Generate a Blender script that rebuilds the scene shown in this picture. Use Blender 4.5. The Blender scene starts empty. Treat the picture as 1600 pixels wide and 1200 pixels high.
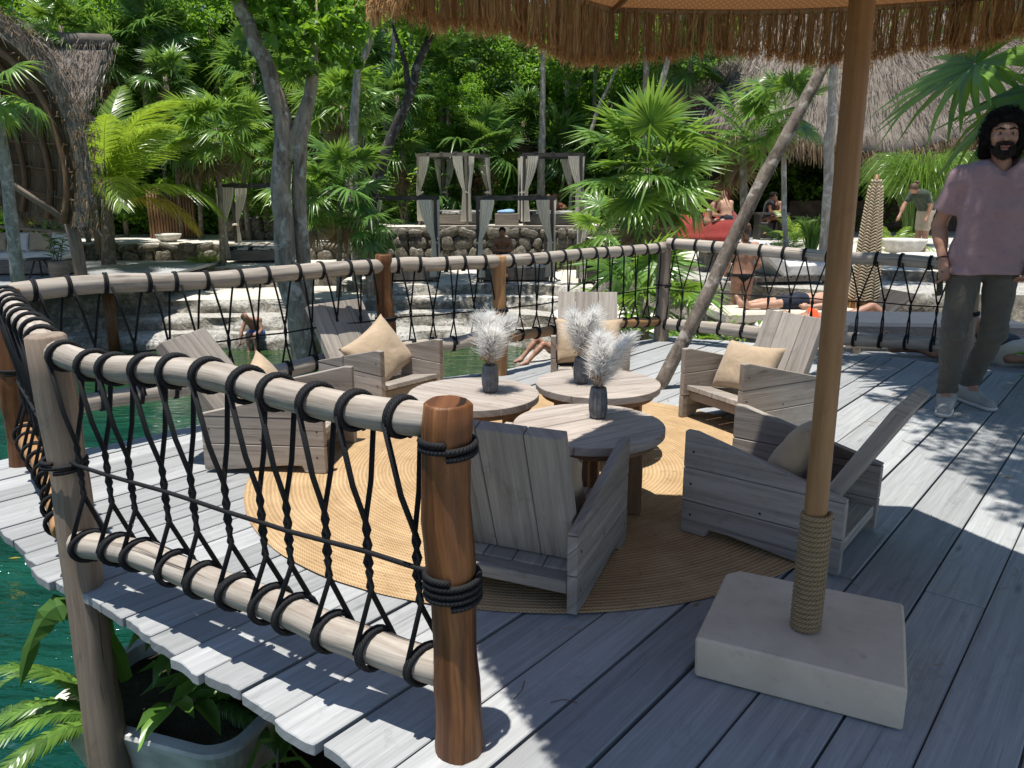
import bpy, math, random
import numpy as np
from mathutils import Vector, Matrix, noise as mnoise
from mathutils.geometry import tessellate_polygon

random.seed(11)
rs = np.random.RandomState(5)
scene = bpy.context.scene
COL = scene.collection
PI = math.pi
R = math.radians

# ------------------------------------------------------------------ camera
EYE = 1.35
cam_d = bpy.data.cameras.new('camera')
cam_d.sensor_width = 36.0
cam_d.lens = 27.0
cam_d.clip_start = 0.05
cam_d.clip_end = 400.0
cam = bpy.data.objects.new('camera', cam_d)
cam.location = (0, 0, EYE)
cam.rotation_euler = (R(90 - 14), 0, 0)
COL.objects.link(cam)
scene.camera = cam

# ------------------------------------------------------------------ daylight: near-zenith tropical noon sun
SUN_SHIFT = Vector((0.09, 0.11, -1.0)).normalized()
world = bpy.data.worlds.new('World')
scene.world = world
world.use_nodes = True
wn = world.node_tree
wn.nodes.clear()
sky = wn.nodes.new('ShaderNodeTexSky')
sky.sky_type = 'NISHITA'
sky.sun_disc = False
sky.sun_elevation = math.asin(-SUN_SHIFT.z)
sky.sun_rotation = math.atan2(-SUN_SHIFT.x, -SUN_SHIFT.y)
sky.air_density = 1.0
sky.dust_density = 0.2
sky.ozone_density = 3.0
bg = wn.nodes.new('ShaderNodeBackground')
bg.inputs[1].default_value = 0.10
wo = wn.nodes.new('ShaderNodeOutputWorld')
wn.links.new(sky.outputs[0], bg.inputs[0])
wn.links.new(bg.outputs[0], wo.inputs[0])

sun_d = bpy.data.lights.new('sun', 'SUN')
sun_d.energy = 5.0
sun_d.angle = R(0.53)
sun_d.color = (1.0, 0.965, 0.90)
sun = bpy.data.objects.new('sun', sun_d)
sun.rotation_euler = SUN_SHIFT.to_track_quat('-Z', 'Y').to_euler()
sun.location = (0, 0, 30)
COL.objects.link(sun)

vs = scene.view_settings
vs.view_transform = 'Standard'
vs.look = 'None'
vs.exposure = 0.46
vs.gamma = 1.0
vs.use_curve_mapping = False
cy = scene.cycles
cy.max_bounces = 6
cy.diffuse_bounces = 3
cy.glossy_bounces = 2
cy.transmission_bounces = 3
cy.transparent_max_bounces = 8
cy.caustics_reflective = False
cy.caustics_refractive = False
cy.sample_clamp_indirect = 6.0

# ------------------------------------------------------------------ helpers: where things stand
_TH = R(14)


def at(px, py, Y):
    """world point at depth Y along the line of sight measured in the photograph"""
    x = (px - 800) / 1200.0
    y = (600 - py) / 1200.0
    r = (x, math.cos(_TH) + y * math.sin(_TH), -math.sin(_TH) + y * math.cos(_TH))
    t = Y / r[1]
    return Vector((r[0] * t, Y, EYE + r[2] * t))


def gp(px, py, z=0.0):
    x = (px - 800) / 1200.0
    y = (600 - py) / 1200.0
    r = (x, math.cos(_TH) + y * math.sin(_TH), -math.sin(_TH) + y * math.cos(_TH))
    t = (z - EYE) / r[2]
    return Vector((r[0] * t, r[1] * t, z))


def nz(x, y=0.0, z=0.0):
    return mnoise.noise(Vector((x, y, z)))


# ------------------------------------------------------------------ helpers: meshes
class MB:
    def __init__(s):
        s.v = []
        s.f = []
        s.u = []

    def add(s, vs, fs, us=None):
        o = len(s.v)
        s.v += [tuple(p) for p in vs]
        for i, f in enumerate(fs):
            s.f.append(tuple(o + k for k in f))
            if us:
                s.u.append(us[i])
            else:
                s.u.append([(vs[k][0], vs[k][1] + vs[k][2]) for k in f])
        return s

    def box(s, c, d, rot=None):
        cx, cy_, cz = c
        hx, hy, hz = d[0] / 2, d[1] / 2, d[2] / 2
        P = [Vector((x, y, z)) for x in (-hx, hx) for y in (-hy, hy) for z in (-hz, hz)]
        F = [(0, 1, 3, 2), (4, 6, 7, 5), (0, 4, 5, 1), (2, 3, 7, 6), (0, 2, 6, 4), (1, 5, 7, 3)]
        U = []
        for f in F:
            U.append([(P[k].x, P[k].y + P[k].z) for k in f])
        if rot is not None:
            P = [rot @ p for p in P]
        s.add([p + Vector(c) for p in P], F, U)
        return s

    def tube(s, path, rad, n=8, cap=True, squash=None):
        path = [Vector(p) for p in path]
        m = len(path)
        if not hasattr(rad, '__len__'):
            rad = [rad] * m
        o = len(s.v)
        tg = []
        for i in range(m):
            a = path[max(i - 1, 0)]
            b = path[min(i + 1, m - 1)]
            d = b - a
            tg.append(d.normalized() if d.length > 1e-9 else Vector((0, 0, 1)))
        up = Vector((0, 0, 1)) if abs(tg[0].z) < 0.9 else Vector((1, 0, 0))
        nv = tg[0].cross(up).normalized()
        L = 0.0
        Ls = []
        for i in range(m):
            if i:
                L += (path[i] - path[i - 1]).length
                nv = (nv - tg[i] * nv.dot(tg[i]))
                nv = nv.normalized() if nv.length > 1e-9 else tg[i].orthogonal().normalized()
            Ls.append(L)
            bv = tg[i].cross(nv)
            for k in range(n):
                a = 2 * PI * k / n
                r = rad[i]
                s.v.append(tuple(path[i] + nv * (r * math.cos(a)) + bv * (r * math.sin(a))))
        ra = sum(rad) / m
        for i in range(m - 1):
            for k in range(n):
                k2 = (k + 1) % n
                s.f.append((o + i * n + k, o + i * n + k2, o + (i + 1) * n + k2, o + (i + 1) * n + k))
                v0 = 2 * PI * ra * k / n
                v1 = 2 * PI * ra * (k + 1) / n
                s.u.append([(Ls[i], v0), (Ls[i], v1), (Ls[i + 1], v1), (Ls[i + 1], v0)])
        if cap:
            for i, rev in ((0, True), (m - 1, False)):
                ids = [o + i * n + k for k in range(n)]
                if rev:
                    ids = ids[::-1]
                s.f.append(tuple(ids))
                s.u.append([(0.02 * math.cos(2 * PI * k / n), 0.5 + 0.02 * math.sin(2 * PI * k / n)) for k in range(n)])
        return s

    def prism(s, poly, t0, t1, axis='y'):
        """polygon in (a, b) extruded along axis from t0 to t1"""
        n = len(poly)
        def mk(p, t):
            if axis == 'y':
                return (p[0], t, p[1])
            if axis == 'z':
                return (p[0], p[1], t)
            return (t, p[0], p[1])
        V = [mk(p, t0) for p in poly] + [mk(p, t1) for p in poly]
        F = [tuple(range(n)), tuple(range(2 * n - 1, n - 1, -1))]
        U = [[poly[k] for k in F[0]], [poly[k - n] for k in F[1]]]
        for k in range(n):
            j = (k + 1) % n
            F.append((k, k + n, j + n, j))
            a, b = poly[k], poly[j]
            U.append([(a[0], a[1]), (a[0], a[1] + t1 - t0), (b[0], b[1] + t1 - t0), (b[0], b[1])])
        # flip for consistent outward normals
        area = sum(poly[k][0] * poly[(k + 1) % n][1] - poly[(k + 1) % n][0] * poly[k][1] for k in range(n))
        flip = (area > 0) if axis != 'y' else (area < 0)
        if flip:
            F = [f[::-1] for f in F]
            U = [u[::-1] for u in U]
        s.add(V, F, U)
        return s

    def lathe(s, prof, n=24, flute=None):
        o = len(s.v)
        m = len(prof)
        for i, (r, z) in enumerate(prof):
            for k in range(n):
                a = 2 * PI * k / n
                rr = r * (1 + (flute[1] * math.cos(flute[0] * a) if flute and 0 < i < m - 1 else 0))
                s.v.append((rr * math.cos(a), rr * math.sin(a), z))
        for i in range(m - 1):
            for k in range(n):
                j = (k + 1) % n
                s.f.append((o + i * n + k, o + i * n + j, o + (i + 1) * n + j, o + (i + 1) * n + k))
                s.u.append([(k / n, prof[i][1]), ((k + 1) / n, prof[i][1]), ((k + 1) / n, prof[i + 1][1]), (k / n, prof[i + 1][1])])
        return s

    def jit(s, amp, freq=5.0, zf=1.0, seed=0.0):
        """lumpy outline: push every vertex along a smooth noise field"""
        out = []
        for x, y, z in s.v:
            p = Vector((x * freq + seed, y * freq, z * freq * zf))
            out.append((x + amp * mnoise.noise(p), y + amp * mnoise.noise(p + Vector((31, 7, 3))), z))
        s.v = out
        return s

    def mesh(s, name, smooth=False):
        me = bpy.data.meshes.new(name)
        me.from_pydata(s.v, [], s.f)
        uv = me.uv_layers.new(name='UVMap')
        flat = [c for u in s.u for p in u for c in p[:2]]
        uv.data.foreach_set('uv', flat)
        if smooth:
            me.polygons.foreach_set('use_smooth', [True] * len(me.polygons))
        me.update()
        return me

    def build(s, name, mat, parent=None, mtx=None, smooth=False, bevel=0):
        return ob(name, s.mesh(name, smooth), mat, parent, mtx, bevel)


def np_mesh(name, V, F, smooth=False):
    """fast mesh from numpy arrays, all faces with the same number of corners"""
    V = np.asarray(V, dtype=np.float32)
    F = np.asarray(F, dtype=np.int32)
    me = bpy.data.meshes.new(name)
    me.vertices.add(len(V))
    me.vertices.foreach_set('co', V.ravel())
    nf, k = F.shape
    me.loops.add(nf * k)
    me.loops.foreach_set('vertex_index', F.ravel())
    me.polygons.add(nf)
    me.polygons.foreach_set('loop_start', np.arange(0, nf * k, k, dtype=np.int32))
    me.polygons.foreach_set('loop_total', np.full(nf, k, dtype=np.int32))
    if smooth:
        me.polygons.foreach_set('use_smooth', np.ones(nf, dtype=bool))
    me.update(calc_edges=True)
    me.validate()
    return me


def ob(name, me, mat=None, parent=None, mtx=None, bevel=0):
    if mat is not None and len(me.materials) == 0:
        for m_ in (mat if isinstance(mat, (list, tuple)) else [mat]):
            me.materials.append(m_)
    o = bpy.data.objects.new(name, me)
    COL.objects.link(o)
    if parent is not None:
        o.parent = parent
    if mtx is not None:
        o.matrix_local = mtx
    if bevel:
        b = o.modifiers.new('bevel', 'BEVEL')
        b.width = bevel
        b.segments = 1
        b.limit_method = 'ANGLE'
    return o


def tag(o, label=None, cat=None, group=None, kind=None):
    if label:
        o['label'] = label
    if cat:
        o['category'] = cat
    if group:
        o['group'] = group
    if kind:
        o['kind'] = kind
    return o


def thing(name, label, cat, loc=(0, 0, 0), rz=0.0, group=None):
    o = bpy.data.objects.new(name, None)
    o.empty_display_size = 0.1
    COL.objects.link(o)
    o.location = loc
    o.rotation_euler = (0, 0, rz)
    return tag(o, label, cat, group)


def copy_tree(o, parent=None):
    c = o.copy()
    COL.objects.link(c)
    c.parent = parent
    for ch in list(o.children):
        copy_tree(ch, c)
    return c


def T(x, y, z):
    return Matrix.Translation((x, y, z))


def RZ(a):
    return Matrix.Rotation(a, 4, 'Z')


def RY(a):
    return Matrix.Rotation(a, 4, 'Y')


def RX(a):
    return Matrix.Rotation(a, 4, 'X')


def align(p, d, up=(0, 0, 1)):
    """matrix at p whose local X runs along d"""
    x = Vector(d).normalized()
    u = Vector(up)
    if abs(x.dot(u)) > 0.98:
        u = Vector((0, 1, 0))
    y = u.cross(x).normalized()
    z = x.cross(y)
    return Matrix(((x.x, y.x, z.x, p[0]), (x.y, y.y, z.y, p[1]), (x.z, y.z, z.z, p[2]), (0, 0, 0, 1)))


# ------------------------------------------------------------------ helpers: bodies as one smooth surface
def _seg(P, a, b, ra, rb):
    a = np.array(a, float)
    b = np.array(b, float)
    ab = b - a
    L2 = max(ab @ ab, 1e-9)
    t = np.clip(((P - a) @ ab) / L2, 0, 1)
    d = np.linalg.norm(P - a - t[..., None] * ab, axis=-1)
    return d - (ra + (rb - ra) * t)


def _ell(P, c, r, rot=None):
    q = P - np.array(c, float)
    if rot is not None:
        q = q @ np.array(rot)
    r = np.array(r, float)
    k0 = np.linalg.norm(q / r, axis=-1)
    k1 = np.linalg.norm(q / (r * r), axis=-1) + 1e-9
    return k0 * (k0 - 1) / k1


def sdf_mesh(name, prims, res=0.015, k=0.03, post=None, smooth=True):
    """polygonise a smooth union of tapered limbs ('c', a, b, ra, rb) and ellipsoids ('e', c, r[, rot])"""
    lo = np.full(3, 1e9)
    hi = np.full(3, -1e9)
    for p in prims:
        if p[0] == 'c':
            pts = [(p[1], p[3]), (p[2], p[4])]
        else:
            pts = [(p[1], max(p[2]))]
        for c, r in pts:
            lo = np.minimum(lo, np.array(c) - r)
            hi = np.maximum(hi, np.array(c) + r)
    lo -= 3 * res
    hi += 3 * res
    n = np.ceil((hi - lo) / res).astype(int) + 1
    ax = [lo[i] + res * np.arange(n[i]) for i in range(3)]
    P = np.stack(np.meshgrid(*ax, indexing='ij'), -1)
    d = np.full(P.shape[:3], 1e3)
    for p in prims:
        if p[0] == 'c':
            e = _seg(P, *p[1:5])
            kk = p[5] if len(p) > 5 else k
        else:
            e = _ell(P, p[1], p[2], p[3] if len(p) > 3 else None)
            kk = k
        h = np.clip(0.5 + 0.5 * (d - e) / kk, 0, 1)
        d = d * (1 - h) + e * h - kk * h * (1 - h)
    if post is not None:
        d = post(P, d)
    s = d < 0
    c = np.zeros(tuple(n - 1), int)
    for i in (0, 1):
        for j in (0, 1):
            for l in (0, 1):
                c += s[i:n[0] - 1 + i, j:n[1] - 1 + j, l:n[2] - 1 + l]
    act = (c > 0) & (c < 8)
    idx = np.full(act.shape, -1)
    cells = np.argwhere(act)
    idx[act] = np.arange(len(cells))
    acc = np.zeros((len(cells), 3))
    cnt = np.zeros(len(cells))
    offs = [(i, j, l) for i in (0, 1) for j in (0, 1) for l in (0, 1)]
    for a in offs:
        for axx in range(3):
            if a[axx]:
                continue
            b = list(a)
            b[axx] = 1
            A = cells + a
            B = cells + b
            da = d[A[:, 0], A[:, 1], A[:, 2]]
            db = d[B[:, 0], B[:, 1], B[:, 2]]
            m = (da < 0) != (db < 0)
            t = np.where(m, da / np.where(m, da - db, 1), 0)
            pt = np.array(a, float)[None] + 0.0
            pt = np.repeat(pt, len(cells), 0)
            pt[:, axx] += t
            acc[m] += pt[m]
            cnt[m] += 1
    V = lo + (cells + acc / np.maximum(cnt, 1)[:, None]) * res
    quads = []
    for axx in range(3):
        u, v = [(1, 2), (2, 0), (0, 1)][axx]
        sl0 = [slice(1, None)] * 3
        sa = [slice(1, n[i] - 1) for i in range(3)]
        sb = [slice(1, n[i] - 1) for i in range(3)]
        sa[axx] = slice(0, n[axx] - 1)
        sb[axx] = slice(1, n[axx])
        s0 = s[tuple(sa)]
        s1 = s[tuple(sb)]
        E = np.argwhere(s0 != s1)
        if not len(E):
            continue
        sg = s0[E[:, 0], E[:, 1], E[:, 2]]
        base = E.copy()
        for q in range(3):
            if q != axx:
                base[:, q] += 1
        def cell(du, dv):
            cc = base.copy()
            cc[:, u] += du
            cc[:, v] += dv
            return idx[cc[:, 0], cc[:, 1], cc[:, 2]]
        Q = np.stack([cell(-1, -1), cell(0, -1), cell(0, 0), cell(-1, 0)], 1)
        Q[~sg] = Q[~sg][:, ::-1]
        quads.append(Q)
    Fq = np.concatenate(quads)
    Fq = Fq[(Fq >= 0).all(1)]
    return np_mesh(name, V, Fq, smooth)


# ------------------------------------------------------------------ helpers: materials
class NT:
    def __init__(s, name):
        s.m = bpy.data.materials.new(name)
        s.m.use_nodes = True
        s.t = s.m.node_tree
        s.t.nodes.clear()
        s.out = s.t.nodes.new('ShaderNodeOutputMaterial')

    def n(s, typ, ins=None, **kw):
        nd = s.t.nodes.new('ShaderNode' + typ)
        for k_, v in kw.items():
            setattr(nd, k_, v)
        for k_, v in (ins or {}).items():
            s.set(nd, k_, v)
        return nd

    def set(s, nd, k_, v):
        sock = nd.inputs[k_]
        if hasattr(v, 'is_output') or isinstance(v, bpy.types.NodeSocket):
            s.t.links.new(v, sock)
        else:
            if sock.type == 'RGBA' and len(v) == 3:
                v = (*v, 1)
            sock.default_value = v

    def ramp(s, fac, stops):
        r = s.n('ValToRGB')
        e = r.color_ramp.elements
        while len(e) < len(stops):
            e.new(0.5)
        for i, (p, c) in enumerate(stops):
            e[i].position = p
            e[i].color = (*c, 1) if len(c) == 3 else c
        s.t.links.new(fac, r.inputs[0])
        return r.outputs[0]

    def mix(s, fac, a, b, mode='MIX'):
        nd = s.n('MixRGB', blend_type=mode)
        s.set(nd, 0, fac)
        s.set(nd, 1, a)
        s.set(nd, 2, b)
        return nd.outputs[0]

    def math(s, op, a, b=0.0, clamp=False):
        nd = s.n('Math', operation=op, use_clamp=clamp)
        s.set(nd, 0, a)
        s.set(nd, 1, b)
        return nd.outputs[0]

    def noise(s, vec, scale, detail=4.0, rough=0.55, dist=0.0):
        nd = s.n('TexNoise', {'Scale': scale, 'Detail': detail, 'Roughness': rough, 'Distortion': dist})
        s.t.links.new(vec, nd.inputs['Vector'])
        return nd.outputs['Fac']

    def coord(s, which='Object'):
        return s.n('TexCoord').outputs[which]

    def mapping(s, vec, scale=(1, 1, 1), loc=None):
        nd = s.n('Mapping', {'Scale': scale})
        s.t.links.new(vec, nd.inputs['Vector'])
        if loc is not None:
            s.set(nd, 'Location', loc)
        return nd.outputs[0]

    def rnd(s):
        return s.n('ObjectInfo').outputs['Random']

    def bump(s, h, strength=0.4, dist=0.01):
        nd = s.n('Bump', {'Strength': strength, 'Distance': dist, 'Height': h})
        return nd.outputs[0]

    def pbr(s, col, rough=0.7, spec=0.3, normal=None, **kw):
        p = s.n('BsdfPrincipled')
        s.set(p, 'Base Color', col)
        s.set(p, 'Roughness', rough)
        s.set(p, 'Specular IOR Level', spec)
        if normal is not None:
            s.set(p, 'Normal', normal)
        for k_, v in kw.items():
            s.set(p, k_, v)
        s.t.links.new(p.outputs[0], s.out.inputs[0])
        return p


def wood(name, dark, light, rough=0.75, grain=(2.5, 45), rnd=0.25, crack=0.6, spec=0.25, blotch=0.5, tint=None, bump=0.5):
    t = NT(name)
    r = t.rnd()
    off = t.n('CombineXYZ', {0: t.math('MULTIPLY', r, 37.0), 1: t.math('MULTIPLY', r, 91.0), 2: 0.0}).outputs[0]
    uv = t.coord('UV')
    g = t.noise(t.mapping(uv, (grain[0], grain[1], 1), off), 1.0, 6, 0.65, 0.6)
    fine = t.noise(t.mapping(uv, (grain[0] * 3, grain[1] * 5, 1), off), 1.0, 3, 0.6, 0.2)
    big = t.noise(t.mapping(uv, (1.6, 5, 1), off), 1.6, 4, 0.6, 0.4)
    c = t.ramp(g, [(0.28, dark), (0.68, light)])
    mid = tuple((a * 0.55 + b * 0.45) for a, b in zip(dark, light))
    c = t.mix(t.ramp(big, [(0.35, (0, 0, 0)), (0.7, (blotch,) * 3)]), c, tint or mid)
    c = t.mix(0.35, c, t.ramp(fine, [(0.3, (0.55, 0.55, 0.55)), (0.7, (1, 1, 1))]), 'MULTIPLY')
    ck = t.noise(t.mapping(uv, (1.3, 70, 1), off), 1.0, 2, 0.5, 0.25)
    ckm = t.ramp(ck, [(0.27, (1, 1, 1)), (0.33, (0, 0, 0))])
    c = t.mix(t.math('MULTIPLY', ckm, crack), c, tuple(x * 0.25 for x in dark))
    kv = t.n('TexVoronoi', {'Vector': t.mapping(uv, (1.7, 7.0, 1), off), 'Scale': 1.0}).outputs['Distance']
    kn = t.ramp(kv, [(0.03, (1, 1, 1)), (0.10, (0, 0, 0))])
    c = t.mix(t.math('MULTIPLY', kn, 0.55), c, tuple(x * 0.35 for x in dark))
    st = t.noise(t.mapping(uv, (2.3, 4.0, 1), off), 2.2, 5, 0.7, 0.8)
    c = t.mix(t.ramp(st, [(0.56, (0, 0, 0)), (0.74, (0.45, 0.45, 0.45))]), c, tuple(x * 0.55 for x in dark))
    val = t.math('ADD', 1.0 - rnd / 2, t.math('MULTIPLY', r, rnd))
    c = t.mix(1.0, c, t.n('CombineXYZ', {0: val, 1: val, 2: val}).outputs[0], 'MULTIPLY')
    h = t.math('SUBTRACT', t.math('ADD', t.math('MULTIPLY', g, 0.6), t.math('MULTIPLY', fine, 0.4)), t.math('MULTIPLY', ckm, 1.2))
    t.pbr(c, rough, spec, t.bump(h, bump, 0.004))
    return t.m


def plain(name, col, rough=0.7, spec=0.3, var=0.12, scale=9.0, bump=0.15, bscale=60, bdist=0.004, **kw):
    t = NT(name)
    o = t.coord('Object')
    n1 = t.noise(o, scale, 5, 0.6, 0.3)
    lo = tuple(max(0, x * (1 - var * 1.6)) for x in col)
    hi = tuple(min(1, x * (1 + var)) for x in col)
    c = t.ramp(n1, [(0.3, lo), (0.7, hi)])
    h = t.noise(o, bscale, 4, 0.65)
    t.pbr(c, rough, spec, t.bump(h, bump, bdist), **kw)
    return t.m


def leafmat(name, dark, light, trans=0.4, rough=0.42, tcol=None, spec=0.45):
    t = NT(name)
    g = t.n('NewGeometry').outputs['Random Per Island']
    r = t.rnd()
    f = t.math('FRACT', t.math('ADD', g, r))
    c = t.ramp(f, [(0.0, dark), (0.75, light), (1.0, tuple(min(1, x * 1.25) for x in light))])
    val = t.math('ADD', 0.8, t.math('MULTIPLY', r, 0.4))
    c = t.mix(1.0, c, t.n('CombineXYZ', {0: val, 1: val, 2: val}).outputs[0], 'MULTIPLY')
    p = t.n('BsdfPrincipled')
    t.set(p, 'Base Color', c)
    t.set(p, 'Roughness', rough)
    t.set(p, 'Specular IOR Level', spec)
    tr = t.n('BsdfTranslucent')
    t.set(tr, 'Color', t.mix(0.6, c, tcol or tuple(min(1, x * y) for x, y in zip(light, (2.3, 1.9, 0.9)))))
    mx = t.n('MixShader')
    mx.inputs[0].default_value = trans
    t.t.links.new(p.outputs[0], mx.inputs[1])
    t.t.links.new(tr.outputs[0], mx.inputs[2])
    t.t.links.new(mx.outputs[0], t.out.inputs[0])
    return t.m


M = {}
M['deck'] = wood('weathered_deck_wood', (0.245, 0.25, 0.25), (0.41, 0.417, 0.418), 0.8, (1.4, 34), 0.36, 0.4, 0.2, 0.55, (0.325, 0.33, 0.332), 0.4)
M['greywood'] = wood('weathered_grey_wood', (0.20, 0.172, 0.145), (0.45, 0.405, 0.355), 0.75, (1.6, 30), 0.45, 0.45, 0.25, 0.5, (0.33, 0.28, 0.235))
M['log'] = wood('bleached_log_wood', (0.17, 0.135, 0.105), (0.54, 0.485, 0.42), 0.75, (2.0, 34), 0.2, 0.9, 0.25, 0.5, (0.40, 0.33, 0.26))
M['post_grey'] = wood('grey_post_wood', (0.15, 0.11, 0.08), (0.38, 0.30, 0.23), 0.75, (1.5, 26), 0.2, 0.9, 0.25, 0.5, (0.26, 0.19, 0.14))
M['post_brown'] = wood('varnished_brown_wood', (0.028, 0.010, 0.004), (0.29, 0.125, 0.042), 0.5, (1.8, 34), 0.15, 0.9, 0.3, 0.7, (0.085, 0.026, 0.010), 0.9)
M['orange_log'] = wood('peeled_orange_wood', (0.26, 0.12, 0.04), (0.52, 0.30, 0.14), 0.55, (1.6, 18), 0.15, 0.5, 0.35, 0.5)
M['table_leg'] = wood('brown_table_wood', (0.12, 0.06, 0.03), (0.30, 0.18, 0.10), 0.7, (2, 30), 0.2, 0.5)
M['tabletop'] = wood('tabletop_wood', (0.24, 0.19, 0.155), (0.50, 0.44, 0.39), 0.7, (2.0, 30), 0.2, 0.6, 0.3, 0.5, (0.34, 0.29, 0.25))
M['pole'] = wood('parasol_pole_wood', (0.16, 0.075, 0.025), (0.34, 0.19, 0.08), 0.5, (1.2, 14), 0.1, 0.35, 0.35, 0.5)
M['darkwood'] = wood('dark_stained_wood', (0.02, 0.018, 0.016), (0.085, 0.078, 0.07), 0.6, (2, 30), 0.3, 0.4)
M['bedwood'] = wood('grey_bed_wood', (0.10, 0.085, 0.07), (0.27, 0.23, 0.19), 0.75, (2, 30), 0.3, 0.4)
M['rope'] = None


def ropemat(name, dark, light, pitch=140.0, rough=0.8):
    t = NT(name)
    uv = t.coord('UV')
    sp = t.n('SeparateXYZ', {0: uv})
    ph = t.math('ADD', t.math('MULTIPLY', sp.outputs[0], pitch * 2.2), t.math('MULTIPLY', sp.outputs[1], pitch * 2.0))
    w = t.math('SINE', ph)
    w01 = t.math('MULTIPLY_ADD', w, 0.5)
    t.t.nodes[-1].inputs[2].default_value = 0.5
    n1 = t.noise(t.coord('Object'), 35, 3)
    c = t.ramp(w01, [(0.1, dark), (0.8, light)])
    c = t.mix(0.4, c, t.ramp(n1, [(0.3, (0.55, 0.55, 0.55)), (0.7, (1, 1, 1))]), 'MULTIPLY')
    t.pbr(c, rough, 0.25, t.bump(w01, 0.5, 0.002))
    return t.m


M['rope'] = ropemat('black_rope', (0.007, 0.007, 0.008), (0.017, 0.017, 0.019), 330, 0.75)
M['jute'] = ropemat('jute_rope', (0.20, 0.135, 0.07), (0.36, 0.26, 0.145), 300)


M['pale_jute'] = ropemat('pale_cotton_rope', (0.36, 0.28, 0.18), (0.60, 0.49, 0.34), 300)


def rugmat():
    t = NT('braided_jute_rug')
    o = t.coord('Object')
    n0 = t.noise(o, 3.0, 3, 0.5)
    ln = t.n('VectorMath', {0: o}, operation='LENGTH').outputs['Value']
    rr = t.math('ADD', ln, t.math('MULTIPLY', n0, 0.03))
    ring = t.math('SINE', t.math('MULTIPLY', rr, 2 * PI / 0.0185))
    sp = t.n('SeparateXYZ', {0: o})
    ang = t.math('ARCTAN2', sp.outputs[1], sp.outputs[0])
    strand = t.math('SINE', t.math('ADD', t.math('MULTIPLY', t.math('MULTIPLY', ang, rr), 420.0), t.math('MULTIPLY', rr, 340.0)))
    c1 = t.ramp(t.noise(o, 5, 5, 0.65), [(0.3, (0.47, 0.325, 0.18)), (0.7, (0.65, 0.475, 0.285))])
    band = t.noise(t.n('CombineXYZ', {0: t.math('MULTIPLY', rr, 22.0), 1: 0.0, 2: 0.0}).outputs[0], 1.0, 3)
    c1 = t.mix(0.5, c1, t.ramp(band, [(0.3, (0.6, 0.56, 0.5)), (0.7, (1.1, 1.06, 1.0))]), 'MULTIPLY')
    groove = t.ramp(ring, [(0.0, (0.55, 0.49, 0.42)), (0.2, (1, 1, 1))])
    c1 = t.mix(0.42, c1, groove, 'MULTIPLY')
    c1 = t.mix(0.4, c1, t.ramp(strand, [(0.0, (0.55, 0.5, 0.44)), (0.6, (1, 1, 1))]), 'MULTIPLY')
    sc = t.noise(t.mapping(o, (1, 1, 1)), 55, 2, 0.5)
    c1 = t.mix(t.ramp(sc, [(0.66, (0, 0, 0)), (0.72, (0.5, 0.5, 0.5))]), c1, (0.10, 0.06, 0.03))
    h = t.math('ADD', ring, t.math('MULTIPLY', strand, 0.45))
    t.pbr(c1, 0.9, 0.1, t.bump(h, 0.5, 0.004))
    return t.m


M['rug'] = rugmat()


def fabric(name, col, weave=700.0, rough=0.9, fold=0.3):
    t = NT(name)
    o = t.coord('Object')
    n1 = t.noise(o, 7, 4, 0.6, 0.5)
    c = t.ramp(n1, [(0.3, tuple(x * 0.86 for x in col)), (0.7, tuple(min(1, x * 1.06) for x in col))])
    w = t.noise(t.mapping(o, (1, 1, 1)), weave, 1, 0.5)
    c = t.mix(0.25, c, t.ramp(w, [(0.3, (0.7, 0.7, 0.7)), (0.7, (1, 1, 1))]), 'MULTIPLY')
    f = t.noise(o, 9, 3, 0.5, 1.2)
    h = t.math('ADD', t.math('MULTIPLY', f, 3.0), t.math('MULTIPLY', w, 0.4))
    p = t.pbr(c, rough, 0.15, t.bump(h, fold, 0.012))
    t.set(p, 'Sheen Weight', 0.15)
    return t.m


M['linen'] = fabric('beige_linen', (0.46, 0.345, 0.23))
M['curtain'] = leafmat('cream_curtain', (0.78, 0.74, 0.66), (0.82, 0.78, 0.70), 0.5, 0.9, (0.85, 0.80, 0.70), 0.1)
M['cushion_white'] = fabric('white_canvas', (0.68, 0.65, 0.61))
M['cushion_grey'] = fabric('grey_canvas', (0.23, 0.225, 0.22))
M['cushion_dark'] = fabric('charcoal_canvas', (0.045, 0.052, 0.065))
M['red_canvas'] = fabric('red_canvas', (0.24, 0.035, 0.03))
M['tshirt'] = fabric('dusty_pink_cotton', (0.40, 0.262, 0.268), 420, 0.95, 1.0)
M['trousers'] = fabric('grey_olive_twill', (0.115, 0.105, 0.082), 420, 0.9, 1.0)
M['shoe'] = fabric('pale_grey_knit', (0.34, 0.33, 0.30), 500, 0.9, 0.2)
M['green_shirt'] = fabric('dark_green_cotton', (0.05, 0.065, 0.045))
M['beige_shorts'] = fabric('beige_cotton', (0.45, 0.38, 0.29))
M['navy'] = fabric('navy_shorts_cloth', (0.02, 0.025, 0.04))
M['blue'] = fabric('blue_shorts_cloth', (0.05, 0.14, 0.42))
M['black_cloth'] = fabric('black_swim_cloth', (0.01, 0.01, 0.012))
M['orange_cloth'] = fabric('orange_swim_cloth', (0.75, 0.10, 0.03))
M['towel'] = fabric('sand_towel', (0.62, 0.55, 0.45))
M['blue_towel'] = fabric('blue_white_towel', (0.25, 0.42, 0.6))


def skinmat(name, col):
    t = NT(name)
    o = t.coord('Object')
    n1 = t.noise(o, 14, 3, 0.6)
    c = t.ramp(n1, [(0.3, tuple(x * 0.85 for x in col)), (0.7, tuple(min(1, x * 1.08) for x in col))])
    t.pbr(c, 0.5, 0.35, t.bump(t.noise(o, 220, 2), 0.1, 0.001))
    return t.m


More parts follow.
